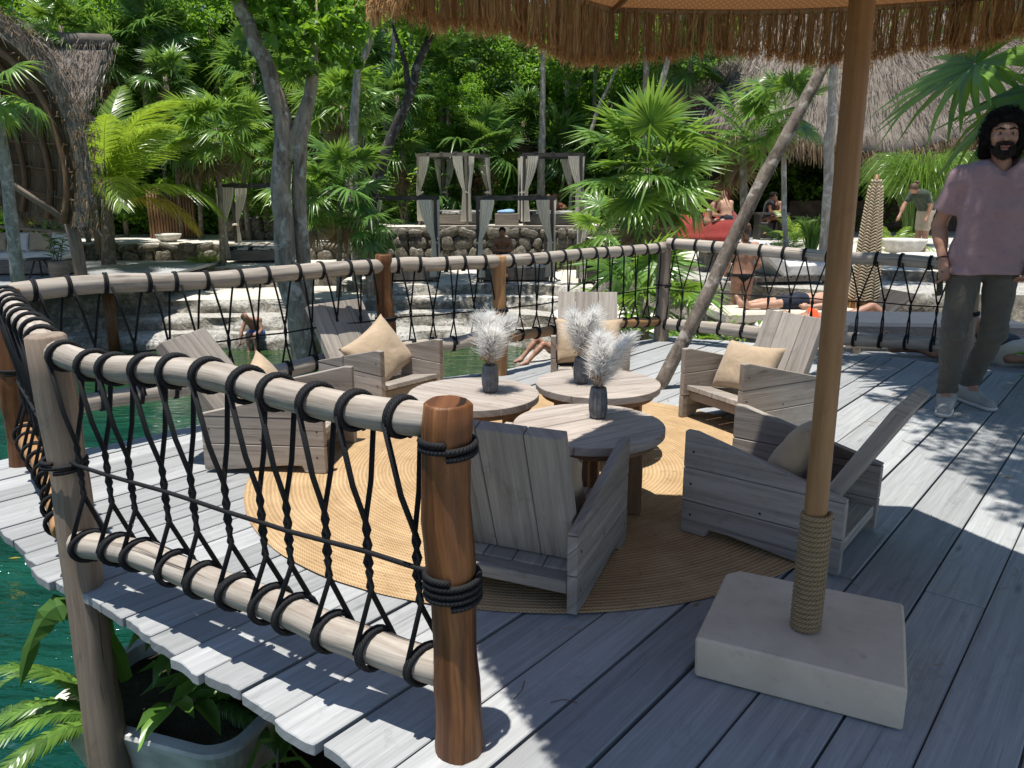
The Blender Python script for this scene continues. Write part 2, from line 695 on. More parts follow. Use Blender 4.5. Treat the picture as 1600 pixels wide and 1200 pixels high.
M['skin'] = skinmat('tanned_skin', (0.36, 0.19, 0.125))
M['skin_brown'] = skinmat('brown_skin', (0.17, 0.075, 0.042))
M['skin_fair'] = skinmat('fair_skin', (0.50, 0.29, 0.20))
M['hair'] = plain('dark_curly_hair', (0.012, 0.009, 0.008), 0.8, 0.15, 0.4, 30, 1.0, 90, 0.01)
M['hair_brown'] = plain('brown_hair', (0.10, 0.055, 0.028), 0.55, 0.4, 0.4, 30, 1.0, 90, 0.008)
M['beard'] = plain('dark_beard', (0.018, 0.012, 0.010), 0.7, 0.2, 0.4, 60, 0.8, 220, 0.003)
M['eye'] = plain('dark_eye', (0.02, 0.015, 0.012), 0.2, 0.5, 0.1)
M['eyewhite'] = plain('eye_white', (0.36, 0.33, 0.31), 0.3, 0.5, 0.05)
M['lip'] = plain('lip', (0.30, 0.11, 0.09), 0.45, 0.4, 0.1)
M['tooth'] = plain('tooth', (0.75, 0.72, 0.66), 0.3, 0.5, 0.03)
M['phone'] = plain('black_phone_glass', (0.008, 0.008, 0.01), 0.15, 0.5, 0.05, bump=0)
M['vase'] = plain('slate_grey_ceramic', (0.15, 0.155, 0.165), 0.6, 0.35, 0.35, 25, 0.5, 60, 0.003)
M['pampas'] = leafmat('white_pampas', (0.86, 0.84, 0.80), (0.92, 0.90, 0.87), 0.6, 0.8, (0.96, 0.95, 0.92), 0.1)
M['dried'] = leafmat('dried_flower', (0.16, 0.08, 0.035), (0.42, 0.26, 0.12), 0.2, 0.8)
M['dried_green'] = leafmat('dried_green_sprig', (0.03, 0.05, 0.02), (0.10, 0.12, 0.06), 0.2, 0.8)
M['fringe'] = leafmat('raffia_fringe', (0.27, 0.165, 0.075), (0.52, 0.37, 0.20), 0.42, 0.75, (0.64, 0.42, 0.20), 0.15)
M['fringe_tip'] = leafmat('frayed_raffia', (0.30, 0.17, 0.075), (0.50, 0.31, 0.15), 0.35, 0.8, (0.6, 0.33, 0.13), 0.1)


def concrete():
    t = NT('sand_coloured_concrete')
    o = t.coord('Object')
    n1 = t.noise(o, 5, 6, 0.6, 0.4)
    c = t.ramp(n1, [(0.3, (0.54, 0.44, 0.33)), (0.7, (0.68, 0.56, 0.43))])
    st = t.noise(o, 22, 4, 0.7)
    c = t.mix(t.ramp(st, [(0.58, (0, 0, 0)), (0.72, (0.4, 0.4, 0.4))]), c, (0.36, 0.26, 0.18))
    t.pbr(c, 0.85, 0.2, t.bump(t.noise(o, 90, 4, 0.7), 0.3, 0.004))
    return t.m


M['concrete'] = concrete()
M['pale_concrete'] = plain('pale_concrete', (0.62, 0.60, 0.55), 0.85, 0.2, 0.2, 6, 0.3, 40, 0.006)


def rockmat(name, face_lo, face_hi, top, moss=0.0):
    t = NT(name)
    o = t.coord('Object')
    n1 = t.noise(o, 1.6, 7, 0.7, 0.6)
    n2 = t.noise(o, 7, 6, 0.7, 0.3)
    vo = t.n('TexVoronoi', {'Vector': o, 'Scale': 6.0})
    c = t.ramp(n1, [(0.3, face_lo), (0.62, face_hi)])
    c = t.mix(t.ramp(n2, [(0.42, (0.75, 0.75, 0.75)), (0.6, (0, 0, 0))]), c, tuple(x * 0.28 for x in face_hi))
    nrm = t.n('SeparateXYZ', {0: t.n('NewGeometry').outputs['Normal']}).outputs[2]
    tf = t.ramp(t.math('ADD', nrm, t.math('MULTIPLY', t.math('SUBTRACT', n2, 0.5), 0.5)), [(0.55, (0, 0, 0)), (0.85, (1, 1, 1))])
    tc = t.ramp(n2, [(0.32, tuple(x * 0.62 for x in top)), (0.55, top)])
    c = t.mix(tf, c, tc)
    h = t.math('ADD', t.math('MULTIPLY', n2, 1.0), t.math('MULTIPLY', vo.outputs['Distance'], 0.5))
    pit = t.noise(o, 18, 4, 0.75, 0.4)
    c = t.mix(t.ramp(pit, [(0.36, (0.7, 0.7, 0.7)), (0.46, (0, 0, 0))]), c, (0.05, 0.042, 0.03))
    h = t.math('ADD', h, t.math('MULTIPLY', pit, 0.8))
    t.pbr(c, 0.9, 0.15, t.bump(h, 1.0, 0.07))
    return t.m


M['rock'] = rockmat('limestone_rock', (0.14, 0.12, 0.09), (0.44, 0.40, 0.33), (0.60, 0.57, 0.51))
M['stone'] = rockmat('wall_stone', (0.17, 0.14, 0.10), (0.40, 0.355, 0.28), (0.52, 0.48, 0.41))


def sandmat():
    t = NT('white_sand_ground')
    o = t.coord('Object')
    n1 = t.noise(o, 0.7, 6, 0.65, 0.3)
    n2 = t.noise(o, 9, 5, 0.7)
    c = t.ramp(n1, [(0.3, (0.44, 0.40, 0.34)), (0.6, (0.62, 0.585, 0.52))])
    c = t.mix(t.ramp(n2, [(0.62, (0, 0, 0)), (0.75, (0.5, 0.5, 0.5))]), c, (0.24, 0.19, 0.13))
    t.pbr(c, 0.95, 0.1, t.bump(n2, 0.5, 0.03))
    return t.m


M['sand'] = sandmat()


def earthmat():
    t = NT('dark_leaf_litter')
    o = t.coord('Object')
    n1 = t.noise(o, 2.5, 7, 0.7)
    c = t.ramp(n1, [(0.3, (0.02, 0.016, 0.010)), (0.6, (0.075, 0.065, 0.035)), (0.8, (0.14, 0.12, 0.07))])
    t.pbr(c, 0.95, 0.1, t.bump(n1, 0.8, 0.08))
    return t.m


M['earth'] = earthmat()


def watermat():
    t = NT('emerald_water')
    o = t.coord('Object')
    sp = t.n('SeparateXYZ', {0: o})
    n1 = t.noise(t.mapping(o, (0.5, 1.2, 1)), 1.0, 3, 0.5, 0.6)
    deep = t.ramp(n1, [(0.3, (0.001, 0.030, 0.017)), (0.7, (0.004, 0.062, 0.034))])
    # shallow olive water over the pale rock shelf at the far bank
    sh = t.math('MULTIPLY', t.math('SUBTRACT', t.math('ADD', sp.outputs[1], t.math('MULTIPLY', n1, 2.4)), 11.8), 0.22, True)
    shallow = t.ramp(t.noise(t.mapping(o, (0.8, 2.2, 1)), 1.4, 4, 0.6, 1.0), [(0.38, (0.006, 0.036, 0.012)), (0.68, (0.055, 0.085, 0.02))])
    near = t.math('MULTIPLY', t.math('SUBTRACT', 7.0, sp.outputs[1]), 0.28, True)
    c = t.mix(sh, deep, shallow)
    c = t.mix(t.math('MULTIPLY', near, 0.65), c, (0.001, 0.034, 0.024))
    w1 = t.noise(t.mapping(o, (1.2, 3.2, 1)), 1.7, 3, 0.5, 0.8)
    w2 = t.noise(t.mapping(o, (3.0, 8.0, 1)), 2.2, 2, 0.5, 0.3)
    w3 = t.noise(t.mapping(o, (0.7, 1.5, 1)), 1.0, 2, 0.5, 1.2)
    h = t.math('ADD', t.math('ADD', w1, t.math('MULTIPLY', w2, 0.35)), t.math('MULTIPLY', w3, 1.6))
    t.pbr(c, 0.04, 0.5, t.bump(h, 0.75, 0.16))
    return t.m


M['water'] = watermat()


def thatchmat(name, dark, light, tr=0.0):
    t = NT(name)
    g = t.n('NewGeometry').outputs['Random Per Island']
    o = t.coord('Object')
    n1 = t.noise(o, 1.2, 5, 0.7)
    c = t.ramp(g, [(0.0, dark), (1.0, light)])
    c = t.mix(0.6, c, t.ramp(n1, [(0.34, (0.3, 0.28, 0.26)), (0.62, (1, 1, 1))]), 'MULTIPLY')
    t.pbr(c, 0.9, 0.1, t.bump(t.noise(o, 26, 5, 0.7), 0.7, 0.03))
    return t.m


M['thatch'] = thatchmat('sun_bleached_thatch', (0.13, 0.105, 0.085), (0.33, 0.285, 0.24))
M['thatch_in'] = thatchmat('brown_thatch', (0.10, 0.065, 0.035), (0.24, 0.17, 0.10))


def barkmat(name, dark, light, patch=None):
    t = NT(name)
    uv = t.coord('Object')
    n1 = t.noise(t.mapping(uv, (6, 6, 2.0)), 2.0, 6, 0.7, 0.5)
    n2 = t.noise(uv, 14, 4, 0.7)
    c = t.ramp(n1, [(0.32, dark), (0.62, light)])
    pm = t.ramp(t.noise(uv, 7, 4, 0.6, 0.3), [(0.55, (0, 0, 0)), (0.63, (0.8, 0.8, 0.8))])
    c = t.mix(pm, c, patch or tuple(min(1, x * 1.8) for x in light))
    h = t.math('ADD', n1, t.math('MULTIPLY', n2, 0.4))
    t.pbr(c, 0.9, 0.15, t.bump(h, 0.8, 0.02))
    return t.m


M['bark'] = barkmat('mottled_bark', (0.12, 0.092, 0.07), (0.40, 0.325, 0.25), (0.52, 0.47, 0.41))
M['bark_lean'] = barkmat('brown_patchy_bark', (0.07, 0.056, 0.045), (0.25, 0.205, 0.165), (0.40, 0.36, 0.31))
M['bark_pale'] = barkmat('pale_bark', (0.17, 0.15, 0.12), (0.42, 0.38, 0.33), (0.55, 0.51, 0.46))
M['bark_dark'] = barkmat('dark_bark', (0.018, 0.016, 0.015), (0.075, 0.068, 0.06), (0.22, 0.21, 0.20))
M['palm_trunk'] = barkmat('palm_trunk', (0.09, 0.075, 0.055), (0.25, 0.215, 0.17), (0.36, 0.32, 0.27))
M['leaf_fan'] = leafmat('fan_palm_leaf', (0.06, 0.135, 0.025), (0.16, 0.29, 0.055), 0.42, 0.30, None, 0.6)
M['leaf_fan_dark'] = leafmat('dark_fan_palm_leaf', (0.048, 0.115, 0.028), (0.13, 0.25, 0.06), 0.38, 0.30, None, 0.6)
M['leaf_dead'] = leafmat('dead_palm_leaf', (0.09, 0.06, 0.035), (0.24, 0.18, 0.11), 0.25, 0.8)
M['leaf_coco'] = leafmat('coconut_leaf', (0.07, 0.15, 0.02), (0.21, 0.33, 0.045), 0.45, 0.30, None, 0.6)
M['leaf_yellow'] = leafmat('yellowed_palm_leaf', (0.20, 0.19, 0.025), (0.46, 0.38, 0.06), 0.42, 0.4)
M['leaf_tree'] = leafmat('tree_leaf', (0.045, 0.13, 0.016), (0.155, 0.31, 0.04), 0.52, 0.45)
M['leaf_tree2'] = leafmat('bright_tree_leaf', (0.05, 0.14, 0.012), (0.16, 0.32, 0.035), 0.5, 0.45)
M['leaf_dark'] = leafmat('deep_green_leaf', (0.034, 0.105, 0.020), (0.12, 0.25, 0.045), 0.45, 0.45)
M['leaf_big'] = leafmat('broad_leaf', (0.05, 0.12, 0.018), (0.13, 0.26, 0.035), 0.45, 0.35)
M['leaf_matte'] = leafmat('matte_broad_leaf', (0.03, 0.09, 0.018), (0.07, 0.16, 0.03), 0.35, 0.65, None, 0.25)
M['mortar'] = plain('pale_mortar', (0.30, 0.265, 0.21), 0.95, 0.1, 0.4, 5, 0.8, 30, 0.03)
M['leaf_fern'] = leafmat('fern_leaf', (0.05, 0.14, 0.02), (0.14, 0.30, 0.04), 0.5, 0.4)
M['twig'] = plain('bare_twig', (0.16, 0.13, 0.10), 0.85, 0.15)
M['red_paint'] = plain('red_painted_column', (0.20, 0.035, 0.022), 0.7, 0.25, 0.3, 5)
M['dark_room'] = plain('dark_plaster', (0.10, 0.075, 0.055), 0.9, 0.1, 0.4, 2)
M['metal_grey'] = plain('grey_plastic', (0.10, 0.105, 0.11), 0.5, 0.4, 0.2)
M['white_stone'] = plain('white_stone', (0.58, 0.55, 0.50), 0.85, 0.2, 0.2, 8)
M['glass_bottle'] = plain('dark_bottle', (0.03, 0.05, 0.03), 0.1, 0.5, 0.2)
M['terracotta'] = plain('terracotta_pot', (0.35, 0.14, 0.06), 0.8, 0.2, 0.2)


def stripes():
    t = NT('striped_mattress')
    o = t.coord('Object')
    n1 = t.noise(t.mapping(o, (1.0, 5.0, 1)), 2.6, 2, 0.5, 1.4)
    c = t.ramp(n1, [(0.46, (0.025, 0.026, 0.028)), (0.5, (0.42, 0.40, 0.37))])
    t.pbr(c, 0.9, 0.1)
    return t.m


M['stripes'] = stripes()


def weave():
    t = NT('woven_canopy')
    o = t.coord('UV')
    sp = t.n('SeparateXYZ', {0: o})
    a = t.math('SINE', t.math('MULTIPLY', sp.outputs[0], 2 * PI / 0.024))
    b = t.math('SINE', t.math('MULTIPLY', sp.outputs[1], 2 * PI / 0.024))
    m_ = t.math('MULTIPLY', a, b)
    c = t.ramp(m_, [(0.2, (0.16, 0.075, 0.03)), (0.8, (0.40, 0.24, 0.12))])
    d = t.n('BsdfDiffuse')
    t.set(d, 'Color', c)
    tr = t.n('BsdfTranslucent')
    t.set(tr, 'Color', (0.30, 0.14, 0.055, 1))
    mx = t.n('MixShader')
    mx.inputs[0].default_value = 0.22
    t.t.links.new(d.outputs[0], mx.inputs[1])
    t.t.links.new(tr.outputs[0], mx.inputs[2])
    t.t.links.new(mx.outputs[0], t.out.inputs[0])
    return t.m


M['weave'] = weave()

# ================================================================== SETTING
# far ground sheet (bed of the pool and everything beyond), then water, shelves, terraces
g = MB()
g.add([(-150, -60, -3.4), (150, -60, -3.4), (150, 200, -3.4), (-150, 200, -3.4)], [(0, 1, 2, 3)])
tag(g.build('ground', M['earth']), kind='structure')

wx = np.linspace(-34, 20, 55)
wy = np.linspace(-14, 24, 39)
WV = np.array([(x, y, -2.0) for y in wy for x in wx])
WF = np.array([(j * 55 + i, j * 55 + i + 1, (j + 1) * 55 + i + 1, (j + 1) * 55 + i) for j in range(38) for i in range(54)])
tag(ob('water', np_mesh('water', WV, WF, True), M['water']), kind='structure')


def terrace(name, edge, zt, zb, back, mats, rough=0.16, step=0.22, rows=6, lean=0.12, soft=0.06):
    """a rock shelf: ragged front face below edge, flat top running back"""
    pts = []
    for a, b in zip(edge[:-1], edge[1:]):
        L = math.dist(a, b)
        n = max(1, int(L / step))
        for i in range(n):
            t = i / n
            pts.append((a[0] + (b[0] - a[0]) * t, a[1] + (b[1] - a[1]) * t))
    pts.append(edge[-1])
    n = len(pts)
    V = []
    mb = MB()
    for r in range(rows + 1):
        t = r / rows
        z = zt + (zb - zt) * t
        for i, (x, y) in enumerate(pts):
            a = pts[max(i - 1, 0)]
            b = pts[min(i + 1, n - 1)]
            d = Vector((b[0] - a[0], b[1] - a[1]))
            d = d.normalized() if d.length > 0 else Vector((1, 0))
            nx, ny = d.y, -d.x
            k = rough * (nz(x * 1.3, y * 1.3, z * 2.2) * 1.2 + nz(x * 4, y * 4, z * 6) * 0.6)
            if r == 0:
                k = rough * 0.8 * nz(x * 1.3, y * 1.3, 3.3) - soft
            k += lean * t
            zz = z + (0.05 * nz(x * 2, y * 2, 9) - 0.02 if r else 0)
            V.append((x + nx * k, y + ny * k, zz))
    F = []
    for r in range(rows):
        for i in range(n - 1):
            F.append((r * n + i, (r + 1) * n + i, (r + 1) * n + i + 1, r * n + i + 1))
    mb.add(V, F)
    o1 = mb.mesh(name, True)
    o1.materials.append(mats[0])
    top = [Vector(V[i]) for i in range(n)] + [Vector((p[0], p[1], zt)) for p in back]
    tri = tessellate_polygon([top])
    mt = MB()
    mt.add(top, [tuple(t) for t in tri])
    me = mt.mesh(name + '_top')
    me.materials.append(mats[1])
    up = sum((p.normal.z for p in me.polygons))
    if up < 0:
        me.flip_normals()
    a = tag(ob(name, o1), kind='structure')
    ob('sand', me, None, a)
    return a


RS = (M['rock'], M['rock'])
SS = (M['rock'], M['sand'])
terrace('rock_shelf', [(-26, 16.0), (-12, 16.4), (-9, 16.6), (-6.8, 17.0), (-5, 16.7), (-3.2, 17.0), (-1.6, 17.3), (0, 17.1), (1.4, 16.2), (2.6, 15.6)], -1.72, -2.4,
        [(6, 30), (-26, 30)], RS, 0.3, 0.18, 6, 0.35)
terrace('rock_shelf', [(-26, 17.2), (-10, 17.3), (-8, 17.6), (-6, 17.5), (-4.2, 17.8), (-2.5, 18.1), (-1, 18.3), (0.4, 18.0), (1.8, 17.2), (3, 16.6)], -1.45, -1.9,
        [(6, 30), (-26, 30)], RS, 0.28, 0.18, 5, 0.25)
terrace('sand_terrace', [(-26, 18.2), (-9, 18.2), (-7, 18.4), (-5, 18.5), (-3, 18.8), (-1, 19.1), (0.6, 18.9), (2, 18.2), (3.4, 17.6)], -1.16, -1.6,
        [(7, 30), (-26, 30)], SS, 0.2, 0.18, 5, 0.2)
terrace('sand_terrace', [(-4.6, 20.6), (-3.8, 19.6), (-2.4, 19.35), (-1, 19.6), (0.6, 19.5), (2.2, 18.9), (4, 18.2)], -0.92, -1.3,
        [(8, 30), (-4.6, 30)], SS, 0.15, 0.2, 4, 0.2)
terrace('sand_terrace', [(-26, 20.6), (-12, 20.7), (-9, 20.8), (-7.4, 20.9), (-6, 21.3), (-4.8, 21.4), (-3.9, 22.6)], -0.62, -1.3,
        [(-3.9, 30), (-26, 30)], SS, 0.16, 0.18, 5, 0.1)
terrace('sand_terrace', [(-26, 23.0), (-12, 23.1), (-9, 23.3), (-7, 23.6), (-4.4, 23.7)], -0.14, -0.8,
        [(-4.4, 34), (-26, 34)], SS, 0.1, 0.2, 5, 0.05)
terrace('upper_terrace', [(-4.5, 24.5), (-4.4, 23.75), (-1, 23.7), (2.5, 23.6), (4.4, 23.4), (4.8, 22.2)], 0.34, -1.1,
        [(12, 36), (-4.5, 36)], SS, 0.05, 0.25, 5, 0.02)
terrace('sand_beach', [(0.3, 4.0), (0.55, 6.3), (0.95, 8.0), (0.8, 10.0), (1.0, 12.0), (0.9, 14.2), (1.5, 16.0), (2.6, 17.4), (3.4, 18.4)], -0.8, -2.4,
        [(30, 22), (30, -8), (0.3, -8)], SS, 0.25, 0.2, 6, 0.3)
terrace('rock_ledge', [(1.9, 16.6), (2.1, 15.0), (2.9, 13.6), (4.2, 12.2), (5.6, 11.5), (8, 11.2), (14, 10.6)], -0.12, -1.0,
        [(30, 12), (30, 40), (2, 40)], RS, 0.2, 0.16, 6, 0.12)
terrace('rock_ledge', [(2.2, 18), (2.6, 16.3), (3.6, 14.8), (5.0, 13.5), (7, 13.0), (10, 12.8), (16, 12.2)], 0.06, -0.4,
        [(30, 14), (30, 44), (2, 44)], SS, 0.16, 0.16, 5, 0.08)
terrace('sand_ledge', [(2.3, 9.0), (2.5, 7.6), (3.1, 6.9), (3.8, 6.4), (4.6, 5.9), (6, 5.2)], -0.46, -0.9,
        [(14, 5.0), (14, 8.8), (6, 9.4)], SS, 0.1, 0.2, 4, 0.08)
# shaded bank under the near edge of the deck
terrace('earth_bank', [(-0.2, 8.0), (-0.55, 6.0), (-1.0, 4.2), (-1.35, 3.0), (-1.15, 2.2), (-0.9, 1.4), (-0.8, 0.2), (-0.9, -3)], -0.95, -2.4,
        [(3, -3), (3, 8.0)], (M['earth'], M['earth']), 0.25, 0.2, 6, 0.4)
# jungle floor, rising away
jf = MB()
nx_, ny_ = 40, 16
V = []
for j in range(ny_):
    y = 25.5 + j * 2.6
    for i in range(nx_):
        x = -40 + i * 2.2
        z = -0.3 + max(0, y - 28) * 0.42 + 0.5 * nz(x * 0.2, y * 0.2) if y > 26 else -0.5
        V.append((x, y, z))
jf.add(V, [(j * nx_ + i, j * nx_ + i + 1, (j + 1) * nx_ + i + 1, (j + 1) * nx_ + i) for j in range(ny_ - 1) for i in range(nx_ - 1)])
tag(jf.build('jungle_hillside', M['earth'], smooth=True), kind='structure')

# ------------------------------------------------------------------ deck, plank by plank
DECK = [(-0.25, -1.2), (-0.25, 1.2), (-0.27, 1.46), (-0.36, 1.55), (-0.50, 1.67), (-0.74, 1.86), (-1.02, 2.04), (-1.28, 2.25), (-1.50, 2.41),
        (-1.66, 2.50), (-1.95, 2.77), (-2.28, 3.06), (-2.60, 3.24), (-2.80, 3.48), (-2.74, 3.78), (-2.42, 3.86), (-2.0, 4.24), (-1.5, 4.80),
        (-0.95, 5.42), (-0.40, 5.66), (0.0, 5.90), (0.35, 6.22), (0.9, 6.78), (1.42, 7.36), (2.0, 7.12), (2.8, 6.70), (3.3, 6.28), (3.75, 5.85), (4.6, 5.4),
        (6.0, 5.0), (6.0, -1.2)]
PA = R(40)
PU = Vector((math.sin(PA), math.cos(PA)))
PV = Vector((math.cos(PA), -math.sin(PA)))


def deck_span(v):
    us = []
    n = len(DECK)
    for i in range(n):
        a = Vector(DECK[i])
        b = Vector(DECK[(i + 1) % n])
        va, vb = a.dot(PV), b.dot(PV)
        if (va - v) * (vb - v) < 0:
            t = (v - va) / (vb - va)
            us.append(a.dot(PU) + (b.dot(PU) - a.dot(PU)) * t)
    return (min(us), max(us)) if len(us) >= 2 else None


deck_frame = MB()
for k in range(7):
    u = 0.3 + k * 1.05
    vs_ = [v for v in np.linspace(-5, 5, 200) if deck_span(v) and deck_span(v)[0] + 0.25 < u < deck_span(v)[1] - 0.25]
    if len(vs_) < 2:
        continue
    a = PU * u + PV * min(vs_)
    b = PU * u + PV * max(vs_)
    c = (a + b) / 2
    L = (b - a).length - 0.1
    deck_frame.box((c.x, c.y, -0.105), (L, 0.08, 0.14), RZ(-PA).to_3x3())
deck = tag(deck_frame.build('deck', M['post_grey']), kind='structure')
v = -4.6
rd = random.Random(3)
while v < 5.4:
    tt = min(1, max(0, (v + 2.6) / 2.6))
    w = rd.uniform(0.125, 0.185) * (1 - tt) + rd.uniform(0.19, 0.235) * tt
    gap = rd.uniform(0.004, 0.009) if rd.random() < 0.72 else rd.uniform(0.011, 0.017)
    v0, v1 = v, v + w - gap
    v += w
    m = 7
    s0_, s1_ = deck_span(v0), deck_span(v1)
    sp_ = [None if s0_ is None or s1_ is None else (s0_[0] + (s1_[0] - s0_[0]) * i / (m - 1), s0_[1] + (s1_[1] - s0_[1]) * i / (m - 1)) for i in range(m)]
    if any(s_ is None for s_ in sp_):
        continue
    j0 = rd.uniform(-0.014, 0.014)
    j1 = rd.uniform(-0.03, 0.04)
    lo = [s_[0] + j0 + 0.011 * nz(i * 0.28, v0 * 9, 1) + 0.004 * nz(i * 0.9, v0 * 9, 4) for i, s_ in enumerate(sp_)]
    hi = [s_[1] + j1 + 0.02 * nz(i * 0.45, v0 * 9, 7) for i, s_ in enumerate(sp_)]
    # butt joints in long runs
    cuts = [None]
    L = max(hi) - min(lo)
    if L > 3.0:
        c0 = min(lo) + rd.uniform(1.6, 2.9)
        cuts = [None, c0] if max(hi) - c0 < 3.4 else [None, c0, c0 + rd.uniform(2.0, 2.9)]
    for ci in range(len(cuts)):
        a_ = lo if ci == 0 else [cuts[ci] + 0.002] * m
        b_ = hi if ci == len(cuts) - 1 else [cuts[ci + 1] - 0.002] * m
        if max(b_) - min(a_) < 0.1:
            continue
        zt = rd.uniform(-0.004, 0.002)
        ua = sum(a_) / m
        vc = (v0 + v1) / 2
        mb = MB()
        # outline in local (along, across)
        out = [(a_[i] - ua, (v0 + (v1 - v0) * i / (m - 1)) - vc) for i in range(m)] + \
              [(b_[i] - ua, (v0 + (v1 - v0) * i / (m - 1)) - vc) for i in range(m - 1, -1, -1)]
        out = [(p, -q) for p, q in out]
        mb.prism(out, -0.036, 0.0, 'z')
        P = PU * ua + PV * vc
        mtx = T(P.x, P.y, zt) @ RZ(PI / 2 - PA)
        mb.build('plank', M['deck'], deck, mtx, bevel=0.003)

# nail heads over the joists, and bits of twig and leaf litter blown across the boards
nb_ = MB()
rq_ = random.Random(5)
for k in range(7):
    u = 0.3 + k * 1.05
    for o_ in list(deck.children):
        if not o_.name.startswith('plank'):
            continue
        loc = o_.matrix_local.to_translation()
        ua, vc = Vector((loc.x, loc.y)).dot(PU), Vector((loc.x, loc.y)).dot(PV)
        xs = [v_.co.x for v_ in o_.data.vertices]
        ys = [v_.co.y for v_ in o_.data.vertices]
        if not (min(xs) + 0.04 < u - ua < max(xs) - 0.04):
            continue
        for f in (0.22, 0.78):
            vv = vc + (min(ys) + (max(ys) - min(ys)) * f) + rq_.uniform(-.01, .01)
            p = PU * (u + rq_.uniform(-.012, .012)) + PV * vv
            n_ = 7
            o0 = len(nb_.v)
            nb_.v += [(p.x + 0.0042 * math.cos(2 * PI * q_ / n_), p.y + 0.0042 * math.sin(2 * PI * q_ / n_), loc.z + 0.0006) for q_ in range(n_)]
            nb_.f.append(tuple(range(o0, o0 + n_)))
            nb_.u.append([(0, 0)] * n_)
o_ = nb_.build('nail_heads', M['darkwood'], deck)
o_['kind'] = 'stuff'
lt_ = MB()
for k in range(120):
    x, y = rq_.uniform(-0.1, 3.6), rq_.uniform(1.3, 6.0)
    a = rq_.uniform(0, 6.28)
    L = rq_.uniform(0.012, 0.045)
    c_ = Vector((x, y, 0.004))
    d_ = Vector((math.cos(a), math.sin(a), 0)) * L
    e_ = Vector((-math.sin(a), math.cos(a), 0)) * L * rq_.uniform(-.5, .5)
    if rq_.random() < 0.88:
        lt_.tube([c_ - d_, c_ + e_, c_ + d_], 0.0011, 4)
    else:
        s_ = Vector((-math.sin(a), math.cos(a), 0)) * L * 0.4
        lt_.add([c_ - d_, c_ - s_ + Vector((0, 0, .006)), c_ + d_, c_ + s_ + Vector((0, 0, .003))], [(0, 1, 2, 3)])
o_ = lt_.build('leaf_litter', M['dried'])
tag(o_, 'scattered dry twigs and leaf bits on the deck boards', 'litter', kind='stuff')

# ================================================================== RAILING POSTS
def log_path(a, b, n=9, wob=0.012, seed=0, sag=0.0):
    a = Vector(a)
    b = Vector(b)
    P = []
    for i in range(n):
        t = i / (n - 1)
        p = a.lerp(b, t)
        e = math.sin(t * PI)
        p += Vector((nz(t * 3, seed, 1), nz(t * 3, seed, 5), nz(t * 3, seed, 9))) * wob
        p.z -= sag * e
        P.append(p)
    return P


def rope_wrap_mesh(r, turns, pitch, rr=0.008, n=6):
    mb = MB()
    P = []
    m = int(turns * 18)
    for i in range(m + 1):
        a = 2 * PI * i / 18
        P.append((r * math.cos(a), r * math.sin(a), pitch * i / 18 - pitch * turns / 2))
    mb.tube(P, rr, n)
    return mb


def post(name, base, top, r0, r1, mat, label, wraps=(), seed=0, n=16):
    base = Vector(base)
    top = Vector(top)
    t = thing(name, label, 'post', base, 0, 'posts of the rope railing')
    P = [p - base for p in log_path(base, top, 26, 0.018, seed)]
    L = len(P)
    rad = [r0 + (r1 - r0) * i / (L - 1) + 0.004 * nz(i * 0.7, seed, 2) for i in range(L)]
    # rounded top edge
    d = (P[-1] - P[-2]).normalized()
    P = P[:-1] + [P[-1] - d * 0.006, P[-1]]
    rad = rad[:-1] + [rad[-1], rad[-1] - 0.006]
    mb = MB()
    mb.tube(P, rad, n)
    mb.jit(0.011, 9.0, 0.35, seed * 3.7)
    mb.jit(0.004, 40.0, 0.2, seed * 3.7)
    mb.build('shaft', mat, t, smooth=False).data.polygons.foreach_set('use_smooth', [len(f) == 4 for f in mb.f])
    for (z, turns) in wraps:
        k = (z - base.z) / (top.z - base.z)
        c = (top - base) * k
        rr = r0 + (r1 - r0) * k
        wm = rope_wrap_mesh(rr + 0.007, turns, 0.017)
        wm.build('rope_wrap', M['rope'], t, align(c, top - base) @ RY(PI / 2), smooth=True)
    return t


P1 = Vector((-0.14, 1.645, 0))
P2 = Vector((-1.525, 2.47, 0))
P3 = Vector((-2.50, 3.71, 0))
P4 = Vector((-0.88, 5.30, 0))
P5 = Vector((-0.09, 5.71, 0))
P6 = Vector((1.40, 7.12, 0))
P7 = Vector((3.52, 5.88, 0))
post('railing_post', P1 + Vector((0.01, 0, -0.5)), P1 + Vector((-0.005, 0.0, 0.90)), 0.062, 0.055, M['post_brown'],
     'varnished brown railing post in the foreground with two black rope bands', ((0.80, 2), (0.455, 4)), 1, 20)
post('railing_post', P2 + Vector((0.03, -0.02, -2.3)), P2 + Vector((0.0, 0, 0.90)), 0.078, 0.058, M['post_grey'],
     'thick grey railing post standing down into the water at the left corner', ((0.46, 2),), 2, 18)
post('railing_post', P3 + Vector((-0.01, 0, -0.12)), P3 + Vector((0.06, -0.01, 0.90)), 0.062, 0.060, M['post_brown'],
     'red brown railing post at the left edge of the photo', ((0.50, 1.5),), 3)
post('railing_post', P4 + Vector((0, 0, -0.3)), P4 + Vector((0, 0, 0.94)), 0.065, 0.060, M['post_brown'],
     'brown railing post behind the beige pillow of the back left chair', ((0.50, 1.5),), 4)
post('railing_post', P5 + Vector((0, 0, -0.3)), P5 + Vector((0, 0, 0.90)), 0.055, 0.050, M['orange_log'],
     'orange brown railing post behind the left vase', ((0.50, 1.5),), 5)
post('railing_post', P6 + Vector((0, 0, -1.0)), P6 + Vector((0, 0, 0.91)), 0.075, 0.062, M['post_grey'],
     'knotty grey railing post where the back railing turns a corner', ((0.52, 1.5),), 6)
post('railing_post', P7 + Vector((0.02, 0, -1.0)), P7 + Vector((0, 0, 0.84)), 0.07, 0.06, M['post_grey'],
     'grey railing post hidden behind the man in the pink shirt', ((0.45, 1.5),), 7)


